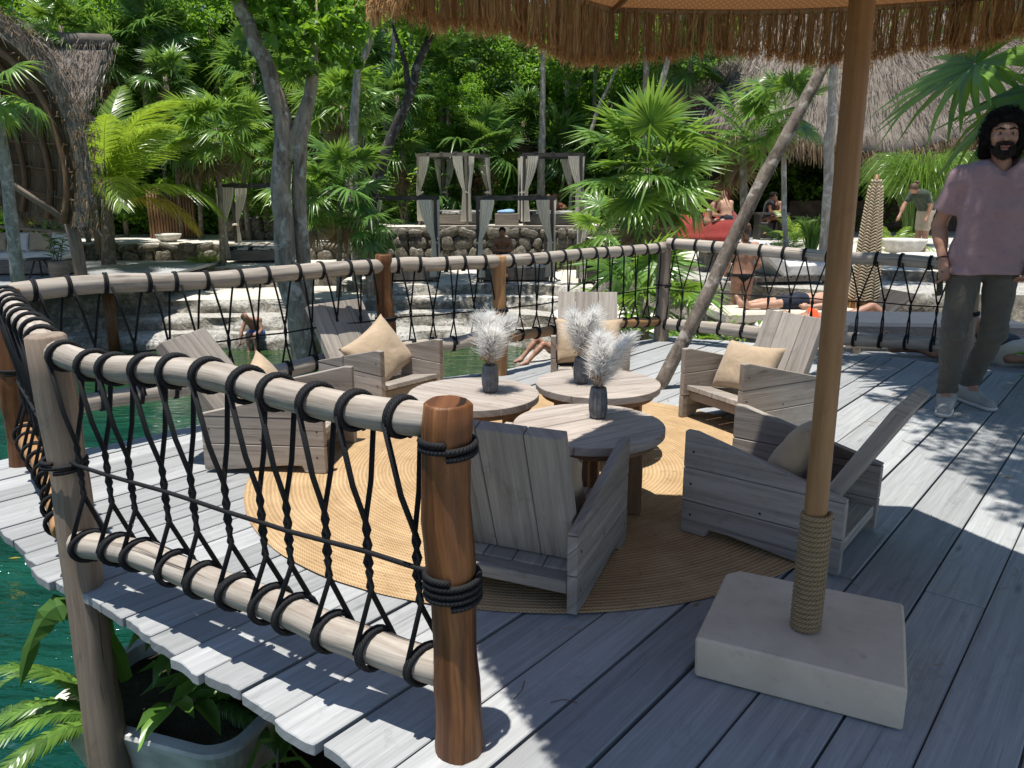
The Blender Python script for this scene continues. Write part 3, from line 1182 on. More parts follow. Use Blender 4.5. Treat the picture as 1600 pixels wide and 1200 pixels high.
# ================================================================== RAILINGS
def rope_loop_mesh(r, rr):
    mb = MB()
    P = []
    m = 40
    for i in range(m + 1):
        a = 2 * PI * i / 20 + PI
        P.append((0.021 * (i / m - 0.5) * 2 * 0.55, (r + rr * 0.7) * math.sin(a), (r + rr * 0.7) * math.cos(a)))
    mb.tube(P, rr, 6)
    return mb.mesh('rope_loop', True)


def railing(label, A, B, zt, zb, n, mode, rt=0.045, rb=0.045, matt='log', matb='log', mid=0.47, rr=0.0062, wob=0.02, seed=0,
            inset=0.03, zknot=None):
    """mode 'pairs': near railing; 'zigzag': strands fan from each top loop to two knots"""
    A = Vector(A)
    B = Vector(B)
    d = (B - A)
    d.z = 0
    L = d.length
    d.normalize()
    nrm = Vector((d.y, -d.x, 0))
    if nrm.dot(Vector((0, 0, 0)) - (A + B) / 2) < 0:
        nrm = -nrm
    t = thing('rope_railing', label, 'railing', (A.x, A.y, 0), 0, 'rope railings around the deck')
    O = Vector((A.x, A.y, 0))
    zt0, zt1 = zt
    zb0, zb1 = zb
    ta, tb_ = O + Vector((0, 0, zt0)), Vector((B.x, B.y, zt1))
    ba, bb = O + Vector((0, 0, zb0)), Vector((B.x, B.y, zb1))
    tp = [p - O for p in log_path(ta + d * inset, tb_ - d * inset, 25, wob, seed)]
    bp = [p - O for p in log_path(ba + d * inset, bb - d * inset, 25, wob * 1.6, seed + 3.3)]
    for nm, pth, r, mt in (('top_rail', tp, rt, matt), ('bottom_rail', bp, rb, matb)):
        mb = MB()
        rad = [r * (1 + 0.10 * nz(i * 0.4, seed, 6)) for i in range(25)]
        e = (pth[1] - pth[0]).normalized() * 0.008
        pth = [pth[0] - e] + pth + [pth[-1] + e]
        rad = [rad[0] * 0.85] + rad + [rad[-1] * 0.85]
        mb.tube(pth, rad, 14)
        mb.jit(0.008, 8.0, 1.0, seed)
        o = mb.build(nm, M[mt], t)
        o.data.polygons.foreach_set('use_smooth', [len(f) == 4 for f in mb.f])

    def on(pth, s):
        k = min(max(s, 0), 1) * (len(pth) - 1)
        i = min(int(k), len(pth) - 2)
        return pth[i].lerp(pth[i + 1], k - i)

    yf = 1.0 if Vector((-d.y, d.x, 0)).dot(nrm) > 0 else -1.0

    def slant(r, amt):
        m_ = Matrix.Identity(4)
        m_[0][1] = -amt * yf / r
        return m_

    sl_t = slant(rt, 0.016 if mode == 'pairs' else 0.008)
    sl_b = slant(rb, 0.026 if mode == 'pairs' else 0.008)
    lt = rope_loop_mesh(rt, rr)
    lb = rope_loop_mesh(rb, rr)
    rq = random.Random(seed * 7 + 1)
    zk = mid
    tops = [(i + 0.45) / n + rq.uniform(-0.1, 0.1) / n for i in range(n)]
    knots = []
    for i, s in enumerate(tops):
        o = ob('rope_loop', lt, M['rope'], t, align(on(tp, s), (tp[-1] - tp[0])) @ sl_t @ RX(rq.uniform(-0.4, 0.4)) @ RZ(rq.uniform(-0.1, 0.1)))
    if mode == 'pairs':
        for i, s in enumerate(tops):
            a = on(tp, s)
            sb = min(s + 0.012, 0.985)
            b = on(bp, sb)
            k = a.lerp(b, (a.z - zk) / (a.z - b.z))
            k2 = a.lerp(b, (a.z - zk + 0.055) / (a.z - b.z))
            ob('rope_loop', lb, M['rope'], t, align(b, (bp[-1] - bp[0])) @ sl_b @ RX(rq.uniform(-0.4, 0.4)) @ RZ(rq.uniform(-0.1, 0.1)))
            w = MB()
            for sg in (-1, 1):
                off = d * (0.012 * sg)
                q0 = a + nrm * (rt + rr) * sg - d * (0.016 * sg)
                q0.z = a.z - 0.1 * rt
                q3 = b + nrm * (rb + rr) * sg - d * (0.026 * sg)
                q3.z = b.z + 0.05 * rb
                w.tube([q0, q0.lerp(k, 0.5), k + Vector((0, 0, 0.06)) + off * 0.6, k + Vector((0, 0, 0.02)) - off * 0.7, k - Vector((0, 0, 0.03)) + off * 0.8,
                        k2 - off * 0.5, k2 - Vector((0, 0, 0.04)) + off * 0.5, q3], rr, 6)
            w.build('rope_strand', M['rope'], t, smooth=True)
            knots.append(k)
    else:
        ks = [-0.05 / n] + [(tops[i] + tops[i + 1]) / 2 for i in range(n - 1)] + [1 + 0.05 / n]
        prev = None
        for i, s in enumerate(ks):
            s_ = min(max(s, 0.012), 0.988)
            b = on(bp, s_)
            a0 = on(tp, s_)
            k = a0.lerp(b, 0.52 + rq.uniform(-0.03, 0.03))
            k.z = max(k.z, zk + 0.02)
            ob('rope_loop', lb, M['rope'], t, align(b, (bp[-1] - bp[0])) @ sl_b @ RX(rq.uniform(-0.4, 0.4)) @ RZ(rq.uniform(-0.1, 0.1)))
            w = MB()
            for sg, j in ((-1, i - 1), (1, i)):
                if 0 <= j < n:
                    q0 = on(tp, tops[j]) + nrm * (rt + rr) * sg * -1 - d * 0.01 * sg
                    q0.z = on(tp, tops[j]).z - 0.3 * rt
                    w.tube([q0, q0.lerp(k, 0.5), k + d * 0.005 * sg], rr, 6)
                off = d * 0.007 * sg
                q3 = b + nrm * (rb + rr) * sg * 0.95 + d * 0.012 * sg
                w.tube([k + Vector((0, 0, 0.02)) + off, k - Vector((0, 0, 0.05)) - off, k.lerp(b, 0.5) + off, q3], rr, 6)
            w.build('rope_strand', M['rope'], t, smooth=True)
            knots.append(k.copy())
            knots[-1].z = min(k.z, k.lerp(b, 0.35).z)
    mr = MB()
    e0 = Vector((0, 0, zk)) + d * 0.02
    e1 = (B - A) + Vector((0, 0, zk - A.z - (B.z - A.z))) if False else Vector((B.x - A.x, B.y - A.y, zk)) - d * 0.02
    path = [e0]
    for k in knots:
        kk = k.copy()
        kk.z = zk + 0.012 * nz(k.x * 5, k.y * 5)
        if 0.04 < (kk - e0).dot(d) < L - 0.04:
            path.append(kk + nrm * 0.006)
    path.append(e1)
    mr.tube(path, rr * 0.9, 6)
    mr.build('middle_rope', M['rope'], t, smooth=True)
    return t


railing('near rope railing with bleached logs from the thick grey post to the brown foreground post', P2, P1, (0.845, 0.85), (0.17, 0.225), 11, 'pairs',
        0.041, 0.046, seed=1, inset=0.05, mid=0.47, rr=0.0074, wob=0.03)
railing('short rope railing at far left between the red brown and thick grey posts', P3 + Vector((0.04, 0, 0)), P2, (0.87, 0.86), (0.2, 0.2), 9, 'pairs',
        0.046, 0.045, matb='orange_log', seed=2, inset=0.04, mid=0.46, rr=0.0074)
railing('long back left rope railing behind the two left chairs', P3 + Vector((0.04, 0, 0)), P4, (0.875, 0.86), (0.27, 0.27), 12, 'zigzag', 0.05, 0.048, seed=3, mid=0.50)
railing('short back rope railing between two brown posts behind the left table', P4, P5, (0.86, 0.86), (0.28, 0.28), 5, 'zigzag', 0.05, 0.048, seed=4, mid=0.50)
railing('back rope railing with an orange bottom log behind the pampas vases', P5, P6, (0.86, 0.86), (0.28, 0.20), 11, 'zigzag', 0.045, 0.04, matb='orange_log', seed=5, mid=0.50)
railing('back right rope railing in front of the sunbathers', P6, P7, (0.90, 0.80), (0.16, 0.17), 13, 'zigzag', 0.05, 0.055, seed=6, mid=0.48)

# ================================================================== RUG
RUG_C = Vector((0.14, 3.70, 0))
RUG_R = 1.43
mb = MB()
prof = []
nn = 120
ring = [(0.0, 0.010), (RUG_R * 0.5, 0.010), (RUG_R - 0.02, 0.0105), (RUG_R - 0.004, 0.008), (RUG_R, 0.003)]
V = [(0, 0, 0.010)]
F = []
for r, z in ring[1:]:
    for k in range(nn):
        a = 2 * PI * k / nn
        q = 1 + 0.006 * nz(math.cos(a) * 2, math.sin(a) * 2, 3) + 0.003 * nz(math.cos(a) * 9, math.sin(a) * 9, 3)
        V.append((r * q * math.cos(a), r * q * math.sin(a), z))
for k in range(nn):
    F.append((0, 1 + k, 1 + (k + 1) % nn))
for i in range(3):
    for k in range(nn):
        a = 1 + i * nn
        F.append((a + k, a + nn + k, a + nn + (k + 1) % nn, a + (k + 1) % nn))
mb.add(V, F)
rug = mb.build('rug', M['rug'], mtx=T(RUG_C.x, RUG_C.y, 0.003))
tag(rug, 'large round braided jute rug on the deck under the tables', 'rug')


# ================================================================== ROUND TABLES
def round_table(label, x, y, rz, seed, r=0.32, h=0.40):
    t = thing('round_table', label, 'table', (x, y, 0), rz, 'low round tables on the rug')
    t.location.z = 0.0145
    h -= 0.0145
    rq = random.Random(seed)
    ys = [-r]
    while ys[-1] < r - 0.10:
        ys.append(ys[-1] + rq.uniform(0.10, 0.15))
    ys[-1] = r
    for a, b in zip(ys[:-1], ys[1:]):
        a2, b2 = a + 0.002, b - 0.002
        up, dn = [], []
        m = 16
        for i in range(m + 1):
            q = a2 + (b2 - a2) * i / m
            q = max(-r + 1e-4, min(r - 1e-4, q))
            w = math.sqrt(max(r * r - q * q, 1e-8))
            up.append((w, q))
            dn.append((-w, q))
        poly = up + dn[::-1]
        mb = MB()
        mb.prism(poly, h - 0.036, h - rq.uniform(0, 0.0025), 'z')
        mb.build('top_plank', M['tabletop'], t, bevel=0.0025)
    mb = MB()
    mb.prism([((r - 0.03) * math.cos(2 * PI * k / 40), (r - 0.03) * math.sin(2 * PI * k / 40)) for k in range(40)], h - 0.066, h - 0.0362, 'z')
    mb.build('apron', M['table_leg'], t, bevel=0.003)
    for k in range(4):
        a = PI / 4 + k * PI / 2
        mb = MB()
        mb.box((0, 0, 0), (h - 0.0662, 0.085, 0.055))
        mb.build('leg', M['table_leg'], t, T(0.19 * math.cos(a), 0.19 * math.sin(a), (h - 0.0662) / 2) @ RZ(a + PI / 2) @ RY(PI / 2), bevel=0.004)
    return t


round_table('front round wooden table half in the parasol shade', 0.325, 3.116, R(50 - 18), 1)
round_table('left round wooden table behind the brown foreground post', -0.188, 3.642, R(-32), 2)
round_table('rear round wooden table in front of the back chair', 0.443, 3.85, R(20), 3)

# ================================================================== VASES AND PAMPAS
def vase(label, x, y, z, h, r, rz):
    mb = MB()
    prof = [(0.001, 0), (r * 0.72, 0), (r * 0.86, h * 0.06), (r * 0.98, h * 0.3), (r * 1.0, h * 0.5), (r * 0.93, h * 0.78), (r * 0.84, h * 0.95),
            (r * 0.80, h), (r * 0.66, h), (r * 0.62, h * 0.85), (r * 0.6, h * 0.2), (0.001, h * 0.18)]
    mb.lathe(prof, 72, (12, 0.06))
    o = mb.build('vase', M['vase'], mtx=T(x, y, z) @ RZ(rz), smooth=True)
    tag(o, label, 'vase', 'fluted slate vases')


def ribbons(paths, w, taper=True):
    """thin flat strips along numpy paths (n, m, 3)"""
    P = np.asarray(paths)
    n, m, _ = P.shape
    d = np.diff(P, axis=1)
    d = np.concatenate([d, d[:, -1:]], 1)
    s = rs.normal(size=(n, 1, 3))
    s = np.cross(d, np.repeat(s, m, 1))
    s /= np.linalg.norm(s, axis=-1, keepdims=True) + 1e-9
    ww = np.linspace(1, 0.25, m) if taper else np.ones(m)
    s = s * (w * ww)[None, :, None]
    V = np.stack([P - s, P + s], 2).reshape(-1, 3)
    F = []
    b = np.arange(n)[:, None] * (2 * m)
    for i in range(m - 1):
        F.append(np.stack([b[:, 0] + 2 * i, b[:, 0] + 2 * i + 1, b[:, 0] + 2 * i + 3, b[:, 0] + 2 * i + 2], 1))
    return V, np.concatenate(F)


def pampas(label, x, y, z, hv, tilt, spread, seed):
    """a bunch of feathery plumes in a vase, with a few dried sprigs at the neck"""
    q = np.random.RandomState(seed)
    t = thing('pampas_grass', label, 'dried grass', (x, y, z + hv * 0.3), 0, 'pampas bunches in the vases')
    for j in range(6):
        az = j * 2 * PI / 6 + q.uniform(-0.4, 0.4)
        ln = q.uniform(0.15, 0.225)
        tip = np.array([tilt[0] + spread * math.cos(az), tilt[1] + spread * math.sin(az), 1.0]) * ln
        n = 1300
        s = q.uniform(0.02, 1.0, n)
        base = np.stack([tip[0] * s ** 1.3, tip[1] * s ** 1.3, hv * 0.7 + tip[2] * s], 1)
        a2 = q.uniform(0, 2 * PI, n)
        L = q.uniform(0.05, 0.135, n) * (0.75 + 0.4 * np.sin(PI * s))
        out = np.stack([np.cos(a2), np.sin(a2), np.full(n, 0)], 1)
        dirv = np.array([tip[0], tip[1], tip[2]]) / np.linalg.norm(tip)
        k = q.uniform(0.12, 0.55, n)[:, None]
        e1 = base + (dirv * (1 - k) + out * k) * (L * 0.5)[:, None]
        e2 = base + (dirv * (1 - k * 0.9) + out * k * 1.25) * L[:, None] - np.array([0, 0, 1]) * (L * 0.12)[:, None]
        V, F = ribbons(np.stack([base, e1, e2], 1), 0.0015)
        o = ob('plume', np_mesh('plume', V, F), M['pampas'], t)
        o['kind'] = 'stuff'
    sp = MB()
    for j in range(16):
        a = q.uniform(0, 2 * PI)
        r0 = 0.012
        L = q.uniform(0.05, 0.10)
        p0 = Vector((r0 * math.cos(a), r0 * math.sin(a), hv * 0.55))
        p1 = Vector((0.035 * math.cos(a), 0.035 * math.sin(a), hv * 0.7 + L))
        sp.tube([p0, p0.lerp(p1, 0.6) + Vector((0, 0, 0.01)), p1], 0.0012, 4)
        for i in range(7):
            c = p0.lerp(p1, 0.6 + 0.4 * i / 6) + Vector((q.uniform(-.012, .012), q.uniform(-.012, .012), q.uniform(-.006, .006)))
            w = q.uniform(0.004, 0.008)
            sp.add([c + Vector((-w, 0, -w)), c + Vector((w, w * .5, -w * .4)), c + Vector((w * .6, 0, w)), c + Vector((-w * .7, -w, w * .6))], [(0, 1, 2, 3)])
    sp.build('dried_sprig', M['dried'], t)
    sp = MB()
    for j in range(4):
        a = q.uniform(-1.2, 0.8)
        p0 = Vector((0, 0, hv * 0.6))
        p1 = Vector((0.03 * math.cos(a) + 0.01, 0.02 * math.sin(a), hv * 0.7 + q.uniform(0.06, 0.11)))
        sp.tube([p0, p1], 0.001, 4)
        for i in range(9):
            c = p0.lerp(p1, 0.45 + 0.55 * i / 8)
            w = 0.007
            dx = w if i % 2 else -w
            sp.add([c, c + Vector((dx, 0.003, 0.005)), c + Vector((dx * 1.5, 0, 0.002)), c + Vector((dx * .9, -0.003, -0.002))], [(0, 1, 2, 3)])
    sp.build('green_sprig', M['dried_green'], t)
    return t


for (px, py, lab, plab, tl, sd) in [
        (766, 612, 'fluted slate vase on the left round table', 'white pampas bunch in the vase on the left table', (0.10, 0.0), 1),
        (908, 598, 'fluted slate vase on the rear round table', 'white pampas bunch in front of the back chair', (0.05, 0.0), 2),
        (934, 652, 'fluted slate vase on the front round table', 'white pampas bunch leaning right on the front table', (0.28, 0.05), 3)]:
    c = gp(px, py, 0.40)
    vase(lab, c.x, c.y, 0.4005, 0.135, 0.040, sd * 0.4)
    pampas(plab, c.x, c.y, 0.4005, 0.135, tl, 0.30, sd)

# ================================================================== CHAIRS
CW, CD = 0.52, 0.62   # outer width, depth
_chair_cache = {}


def chair(label, rear, fwd, rec=0.10):
    """low plank armchair; rear = ground point midway between the back ends of the arms"""
    f = Vector((fwd[0], fwd[1])).normalized()
    ang = math.atan2(f.y, f.x)
    t = thing('armchair', label, 'armchair', (rear[0], rear[1], 0.016), ang, 'low plank armchairs around the tables')
    hf, hb = 0.425, 0.285
    def top(x):
        return hb + (hf - hb) * min(1.0, x / (CD * 0.93))
    for s in (-1, 1):
        y0 = s * (CW / 2) - (0.018 if s > 0 else -0.018) - 0.018
        y1 = y0 + 0.036
        # three planks per side: bottom one carries the feet and the cut-out
        b1, b2 = 0.135, 0.275
        p_low = [(0, 0), (0.10, 0.0), (0.42, 0.034), (0.50, 0.034), (0.515, 0.0), (CD, 0), (CD, b1 - 0.0015), (0, b1 - 0.0015)]
        p_mid = [(0, b1 + 0.0015), (CD, b1 + 0.0015), (CD, b2 - 0.0015), (0, b2 - 0.0015)]
        p_top = [(0, b2 + 0.0015), (CD, b2 + 0.0015), (CD, hf), (CD * 0.93, hf), (0, hb)]
        for k, pl in enumerate((p_low, p_mid, p_top)):
            mb = MB()
            dy = 0.0012 * ((k + (s > 0)) % 2)
            mb.prism([(p, q) for p, q in pl], y0 + dy, y1 - 0.0012 + dy, 'y')
            mb.build('arm_plank', M['greywood'], t, bevel=0.003)
    iw = CW - 0.076
    # seat: four boards running front to back, sloping down to the rear
    x0, z0, x1, z1 = 0.08, 0.115, 0.60, 0.205
    sl = math.atan2(z1 - z0, x1 - x0)
    L = math.hypot(x1 - x0, z1 - z0)
    nb = 4
    for i in range(nb):
        w = iw / nb
        yc = -iw / 2 + w * (i + 0.5)
        mb = MB()
        mb.box((0, 0, 0), (L, w - 0.003, 0.03))
        mb.build('seat_plank', M['greywood'], t, T((x0 + x1) / 2, yc, (z0 + z1) / 2 - 0.016) @ RY(-sl), bevel=0.003)
    # reclined backrest of three upright boards
    bx0, bz0, bx1, bz1 = 0.15, 0.135, -rec, 0.615
    al = math.atan2(bz1 - bz0, bx1 - bx0)
    L = math.hypot(bx1 - bx0, bz1 - bz0)
    ws = [0.30, 0.38, 0.32]
    y = -iw / 2 + 0.004
    for i, wf in enumerate(ws):
        w = (iw - 0.008) * wf
        mb = MB()
        mb.box((0, 0, 0), (L, w - 0.003, 0.05))
        mb.build('back_plank', M['greywood'], t, T((bx0 + bx1) / 2, y + w / 2, (bz0 + bz1) / 2) @ RY(-al), bevel=0.003)
        y += w
    # screw heads on the outer faces of the arms
    sc_ = MB()
    for s in (-1, 1):
        for (x_, z_) in ((0.04, 0.07), (0.04, 0.21), (0.58, 0.08), (0.585, 0.21), (0.58, 0.345), (0.30, 0.16)):
            yy = s * (CW / 2 + 0.0008)
            n_ = 8
            o0 = len(sc_.v)
            ids = [(x_ + 0.0055 * math.cos(2 * PI * q_ / n_), yy, z_ + 0.0055 * math.sin(2 * PI * q_ / n_)) for q_ in range(n_)]
            sc_.v += ids if s < 0 else ids[::-1]
            sc_.f.append(tuple(range(o0, o0 + n_)))
            sc_.u.append([(0, 0)] * n_)
    sc_.build('screw_heads', M['darkwood'], t)['kind'] = 'stuff'
    # rear cross bar and seat bearer
    mb = MB()
    mb.box((0, 0, 0), (iw, 0.07, 0.045))
    mb.build('rear_bar', M['greywood'], t, T(0.045, 0, 0.085) @ RZ(PI / 2), bevel=0.004)
    mb = MB()
    mb.box((0, 0, 0), (iw, 0.034, 0.05))
    mb.build('seat_bearer', M['greywood'], t, T(0.56, 0, 0.138) @ RZ(PI / 2), bevel=0.003)
    return t, ang, f


_pill = {}


def pillow_mesh(w, h, th, seed):
    n, m = 22, 18
    V = []
    for side in (1, -1):
        for j in range(m + 1):
            for i in range(n + 1):
                u = i / n * 2 - 1
                v_ = j / m * 2 - 1
                # pinched sides between pointed corners
                px_ = u * (1 - 0.10 * (1 - v_ * v_) ** 1 * (abs(u) ** 3))
                py_ = v_ * (1 - 0.13 * (1 - u * u) * (abs(v_) ** 3))
                prof = ((1 - u * u) * (1 - v_ * v_)) ** 0.42
                z = prof * (1 + 0.10 * nz(u * 2 + seed, v_ * 2, 4)) + 0.06 * nz(u * 4 + seed, v_ * 4, 8) * prof
                V.append((px_ * w / 2, py_ * h / 2, side * z * th / 2))
    F = []
    q = (n + 1) * (m + 1)
    for j in range(m):
        for i in range(n):
            a = j * (n + 1) + i
            F.append((a, a + 1, a + n + 2, a + n + 1))
            F.append((q + a, q + a + n + 1, q + a + n + 2, q + a + 1))
    mb = MB()
    mb.add(V, F)
    me = mb.mesh('pillow', True)
    import bmesh
    bm = bmesh.new()
    bm.from_mesh(me)
    bmesh.ops.remove_doubles(bm, verts=bm.verts, dist=0.0006)
    bm.to_mesh(me)
    bm.free()
    return me


def pillow(label, ch, dx, roll, seed, w=0.42, h=0.34, th=0.15, dz=0.0, lean=62):
    t, ang, f = ch
    me = pillow_mesh(w, h, th, seed)
    # stands on the seat leaning on the backrest: local x across chair, local y up the backrest
    base = Matrix.Translation(t.location) @ RZ(ang)
    m_ = base @ T(0.235 + dx, 0.0, 0.325 + dz) @ RY(R(-(90 - lean))) @ Matrix(((0, 0, 1, 0), (1, 0, 0, 0), (0, 1, 0, 0), (0, 0, 0, 1))) @ RZ(roll)
    o = ob('pillow', me, M['linen'])
    o.matrix_world = m_
    tag(o, label, 'pillow', 'beige pillows on the armchairs')
    return o


cA = chair('grey plank armchair at left behind the near rope railing', (-1.50, 3.86), (0.995, -0.10), 0.2)
cB = chair('grey plank armchair at back left with its pillow standing on a corner', (-1.08, 5.03), (0.76, -0.65), 0.15)
cC = chair('grey plank armchair at the back facing the camera behind the pampas', (0.55, 5.54), (-0.06, -1.0), 0.12)
cD = chair('grey plank armchair at right rear with dappled sun on its arms', (1.69, 4.60), (-0.88, -0.47), 0.04)
cE = chair('grey plank armchair at right front seen from its side behind the parasol pole', (1.33, 2.706), (-0.783, 0.623), 0.12)
cF = chair('grey plank armchair seen from behind next to the brown foreground post', (-0.03, 2.34), (0.394, 0.919), 0.02)
pillow('beige pillow slumped in the left armchair', cA, 0.0, R(18), 1)
pillow('beige pillow balanced on its corner in the back left armchair', cB, 0.06, R(24), 2, 0.46, 0.38, 0.16, 0.0)
pillow('beige pillow behind the pampas in the back armchair', cC, 0.02, R(0), 3, 0.48, 0.34, 0.15)
pillow('beige pillow upright in the right rear armchair', cD, 0.10, R(3), 4, 0.44, 0.32, 0.14)
pillow('beige pillow on the armchair behind the parasol pole', cE, 0.03, R(6), 5, 0.42, 0.34, 0.15)
pillow('beige pillow mostly hidden in the armchair seen from behind', cF, 0.03, R(0), 6, 0.42, 0.32, 0.14)

# ================================================================== FRINGED PARASOL
PB = Vector((0.852, 1.99, 0))
para = thing('parasol', 'open parasol with brown raffia fringe over the deck', 'parasol', PB, 0)
PT = Vector((0.815, 1.97, 2.46)) - PB
mb = MB()
pth = log_path((0, 0, 0.115), PT, 10, 0.006, 3)
mb.tube(pth, [0.031 - 0.002 * i / 9 for i in range(10)], 16)
mb.build('pole', M['pole'], para, smooth=True)
wm = rope_wrap_mesh(0.0365, 24, 0.0148, 0.008, 6)
wm.build('rope_wrap', M['jute'], para, T(0.0 + PT.x * 0.07, PT.y * 0.07, 0.305), smooth=True)
mb = MB()
b0 = gp(1086, 1010, .12), gp(1423, 965, .12), gp(1180, 893, .12)
cx_, cy_ = 0.862, 2.03
blk = [(-0.27, -0.225), (-0.1, -0.229), (0.27, -0.235), (0.272, 0.1), (0.268, 0.235), (-0.225, 0.24), (-0.262, 0.20)]
mb.prism(blk, 0.001, 0.125, 'z')
mb.jit(0.006, 14.0)
base = mb.build('base_block', M['concrete'], para, T(cx_ - PB.x, cy_ - PB.y, 0) @ RZ(R(-25)), bevel=0.007)
CR = 1.22
CC = Vector((0.86, 1.95, 2.005)) - PB
hexp = []
for k in range(6):
    a = R(114 + 60 * k)
    hexp.append(Vector((CC.x + CR * math.cos(a), CC.y + CR * math.sin(a), CC.z)))
apex = Vector((PT.x, PT.y, 2.42))
for k in range(6):
    a, b = hexp[k], hexp[(k + 1) % 6]
    mb = MB()
    n = 8
    V, F, U = [], [], []
    e = (b - a).normalized()
    for i in range(n + 1):
        t_ = i / n
        for j in range(n + 1):
            s_ = j / n
            p = apex.lerp(a.lerp(b, s_), t_)
            p.z -= 0.02 * math.sin(PI * s_) * t_ * t_ + 0.03 * math.sin(PI * t_)
            V.append(p)
    for i in range(n):
        for j in range(n):
            q = [i * (n + 1) + j, i * (n + 1) + j + 1, (i + 1) * (n + 1) + j + 1, (i + 1) * (n + 1) + j]
            F.append(tuple(q))
            U.append([((V[z_] - a).dot(e), (V[z_] - apex).length * 0.9) for z_ in q])
    mb.add(V, F, U)
    mb.build('canopy_panel', M['weave'], para, smooth=True)
    # rib
    mb = MB()
    mb.tube([apex - Vector((0, 0, 0.03)), apex.lerp(a, 0.5) - Vector((0, 0, 0.085)), a - Vector((0, 0, 0.012))], 0.010, 6)
    mb.build('rib', M['pole'], para)
    # fringe hanging from this edge
    ln0 = {1: 0.21, 0: 0.175}.get(k, 0.155)
    N = 700
    q = np.random.RandomState(40 + k)
    s_ = np.sort(q.uniform(-0.01, 1.01, N))
    s_ = s_ + 0.006 * np.sin(s_ * 160)
    A_, B_ = np.array(a), np.array(b)
    top = A_ + (B_ - A_) * s_[:, None]
    top[:, 2] -= 0.02 * np.sin(PI * np.clip(s_, 0, 1))
    top += q.normal(0, 0.006, (N, 3)) * [1, 1, 0.3]
    Ln = ln0 + q.normal(0, 0.010, N) + 0.02 * np.sin(s_ * 9 + k)
    sw = q.normal(0, 0.005, (N, 2)) + 0.006 * np.stack([np.sin(s_ * 40 + k), np.cos(s_ * 33 + k)], 1)
    m = 6
    P = np.zeros((N, m, 3))
    for i in range(m):
        t_ = i / (m - 1)
        P[:, i] = top
        P[:, i, 2] -= Ln * t_
        P[:, i, :2] += sw * (t_ ** 1.5) + 0.003 * q.normal(0, 1, (N, 2))
    V, F = ribbons(P, 0.0018, False)
    V2, F2 = ribbons(P + q.normal(0, 0.0045, (N, 1, 3)), 0.0018, False)
    V = np.concatenate([V, V2])
    F = np.concatenate([F, F2 + len(V2)])
    o = ob('fringe', np_mesh('fringe', V, F), M['fringe'], para)
    o['kind'] = 'stuff'
    # frayed ends
    N2 = N * 4
    i_ = q.randint(0, N, N2)
    p0 = P[i_, -2] * 0.35 + P[i_, -1] * 0.65
    p2 = P[i_, -1] + q.normal(0, 1, (N2, 3)) * [0.009, 0.009, 0.012] - [0, 0, 0.004]
    V, F = ribbons(np.stack([p0, (p0 + p2) / 2 + q.normal(0, 0.003, (N2, 3)), p2], 1), 0.0016)
    o = ob('frayed_end', np_mesh('frayed_end', V, F), M['fringe_tip'], para)
    o['kind'] = 'stuff'
    # rim cord
    mb = MB()
    mb.tube([a.lerp(b, i / 10) - Vector((0, 0, 0.02 * math.sin(PI * i / 10) + 0.004)) for i in range(11)], 0.012, 6)
    mb.build('rim_cord', M['jute'], para, smooth=True)

# ================================================================== VEGETATION GENERATORS
def fan_leaf_mesh(name, seed, R0=0.55, pet=0.55, n=26, droop=0.25, spread=300, fold=0.25):
    """palmate leaf: petiole along +X from the origin, pleated blade at its end"""
    q = random.Random(seed)
    V, F = [], []
    # petiole, slightly arched strip of two crossed ribbons
    w = 0.011
    for k in range(2):
        o = len(V)
        for i in range(4):
            t = i / 3
            x = pet * t
            z = 0.08 * pet * math.sin(PI * t * 0.9)
            dy, dz = (w, 0) if k == 0 else (0, w)
            V += [(x, -dy, z - dz), (x, dy, z + dz)]
        for i in range(3):
            F.append((o + 2 * i, o + 2 * i + 1, o + 2 * i + 3, o + 2 * i + 2))
    hub = Vector((pet, 0, 0.08 * pet * math.sin(PI * 0.9)))
    for i in range(n):
        a = R(-spread / 2 + spread * (i + 0.5) / n) + q.uniform(-0.03, 0.03)
        L = R0 * (0.80 + 0.28 * math.cos(a * 0.55)) * q.uniform(0.88, 1.08) * (q.uniform(0.55, 0.8) if q.random() < 0.1 else 1)
        wd = L * math.tan(R(spread / n) / 2) * 0.95
        d = Vector((math.cos(a), math.sin(a), 0))
        sd = Vector((-math.sin(a), math.cos(a), 0))
        dr = droop * q.uniform(0.5, 2.0)
        tw = q.uniform(-0.25, 0.25)
        o = len(V)
        rows = [(0.02, 0.10), (0.42, 0.46), (0.68, 0.30), (1.0, 0.02)]
        for (s, ww) in rows:
            c = hub + d * (L * s)
            c.z += 0.06 * L * s - dr * L * max(0, s - 0.25) ** 1.8
            h = min(wd, L * 0.06) * ww * 2.0
            V.append(tuple(c - sd * h - Vector((0, 0, h * fold + tw * h))))
            V.append(tuple(c + Vector((0, 0, h * fold))))
            V.append(tuple(c + sd * h - Vector((0, 0, h * fold - tw * h))))
        for r in range(3):
            for k in range(2):
                b = o + r * 3 + k
                F.append((b, b + 1, b + 4, b + 3))
    return np_mesh(name, V, F)


FAN = [fan_leaf_mesh('fan_leaf', i, 0.55, 0.5 + 0.08 * (i % 3), 30 + i % 3 * 3, [0.2, 0.35, 0.55, 0.85][i % 4], [290, 310, 250, 320][i % 4]) for i in range(8)]
FAN_D = [m_.copy() for m_ in FAN]
FAN_X = [m_.copy() for m_ in FAN[1:3]]
FAN_Y = [m_.copy() for m_ in FAN[:2]]
for lst, mt in ((FAN, 'leaf_fan'), (FAN_D, 'leaf_fan_dark'), (FAN_X, 'leaf_dead'), (FAN_Y, 'leaf_yellow')):
    for m_ in lst:
        m_.materials.append(M[mt])


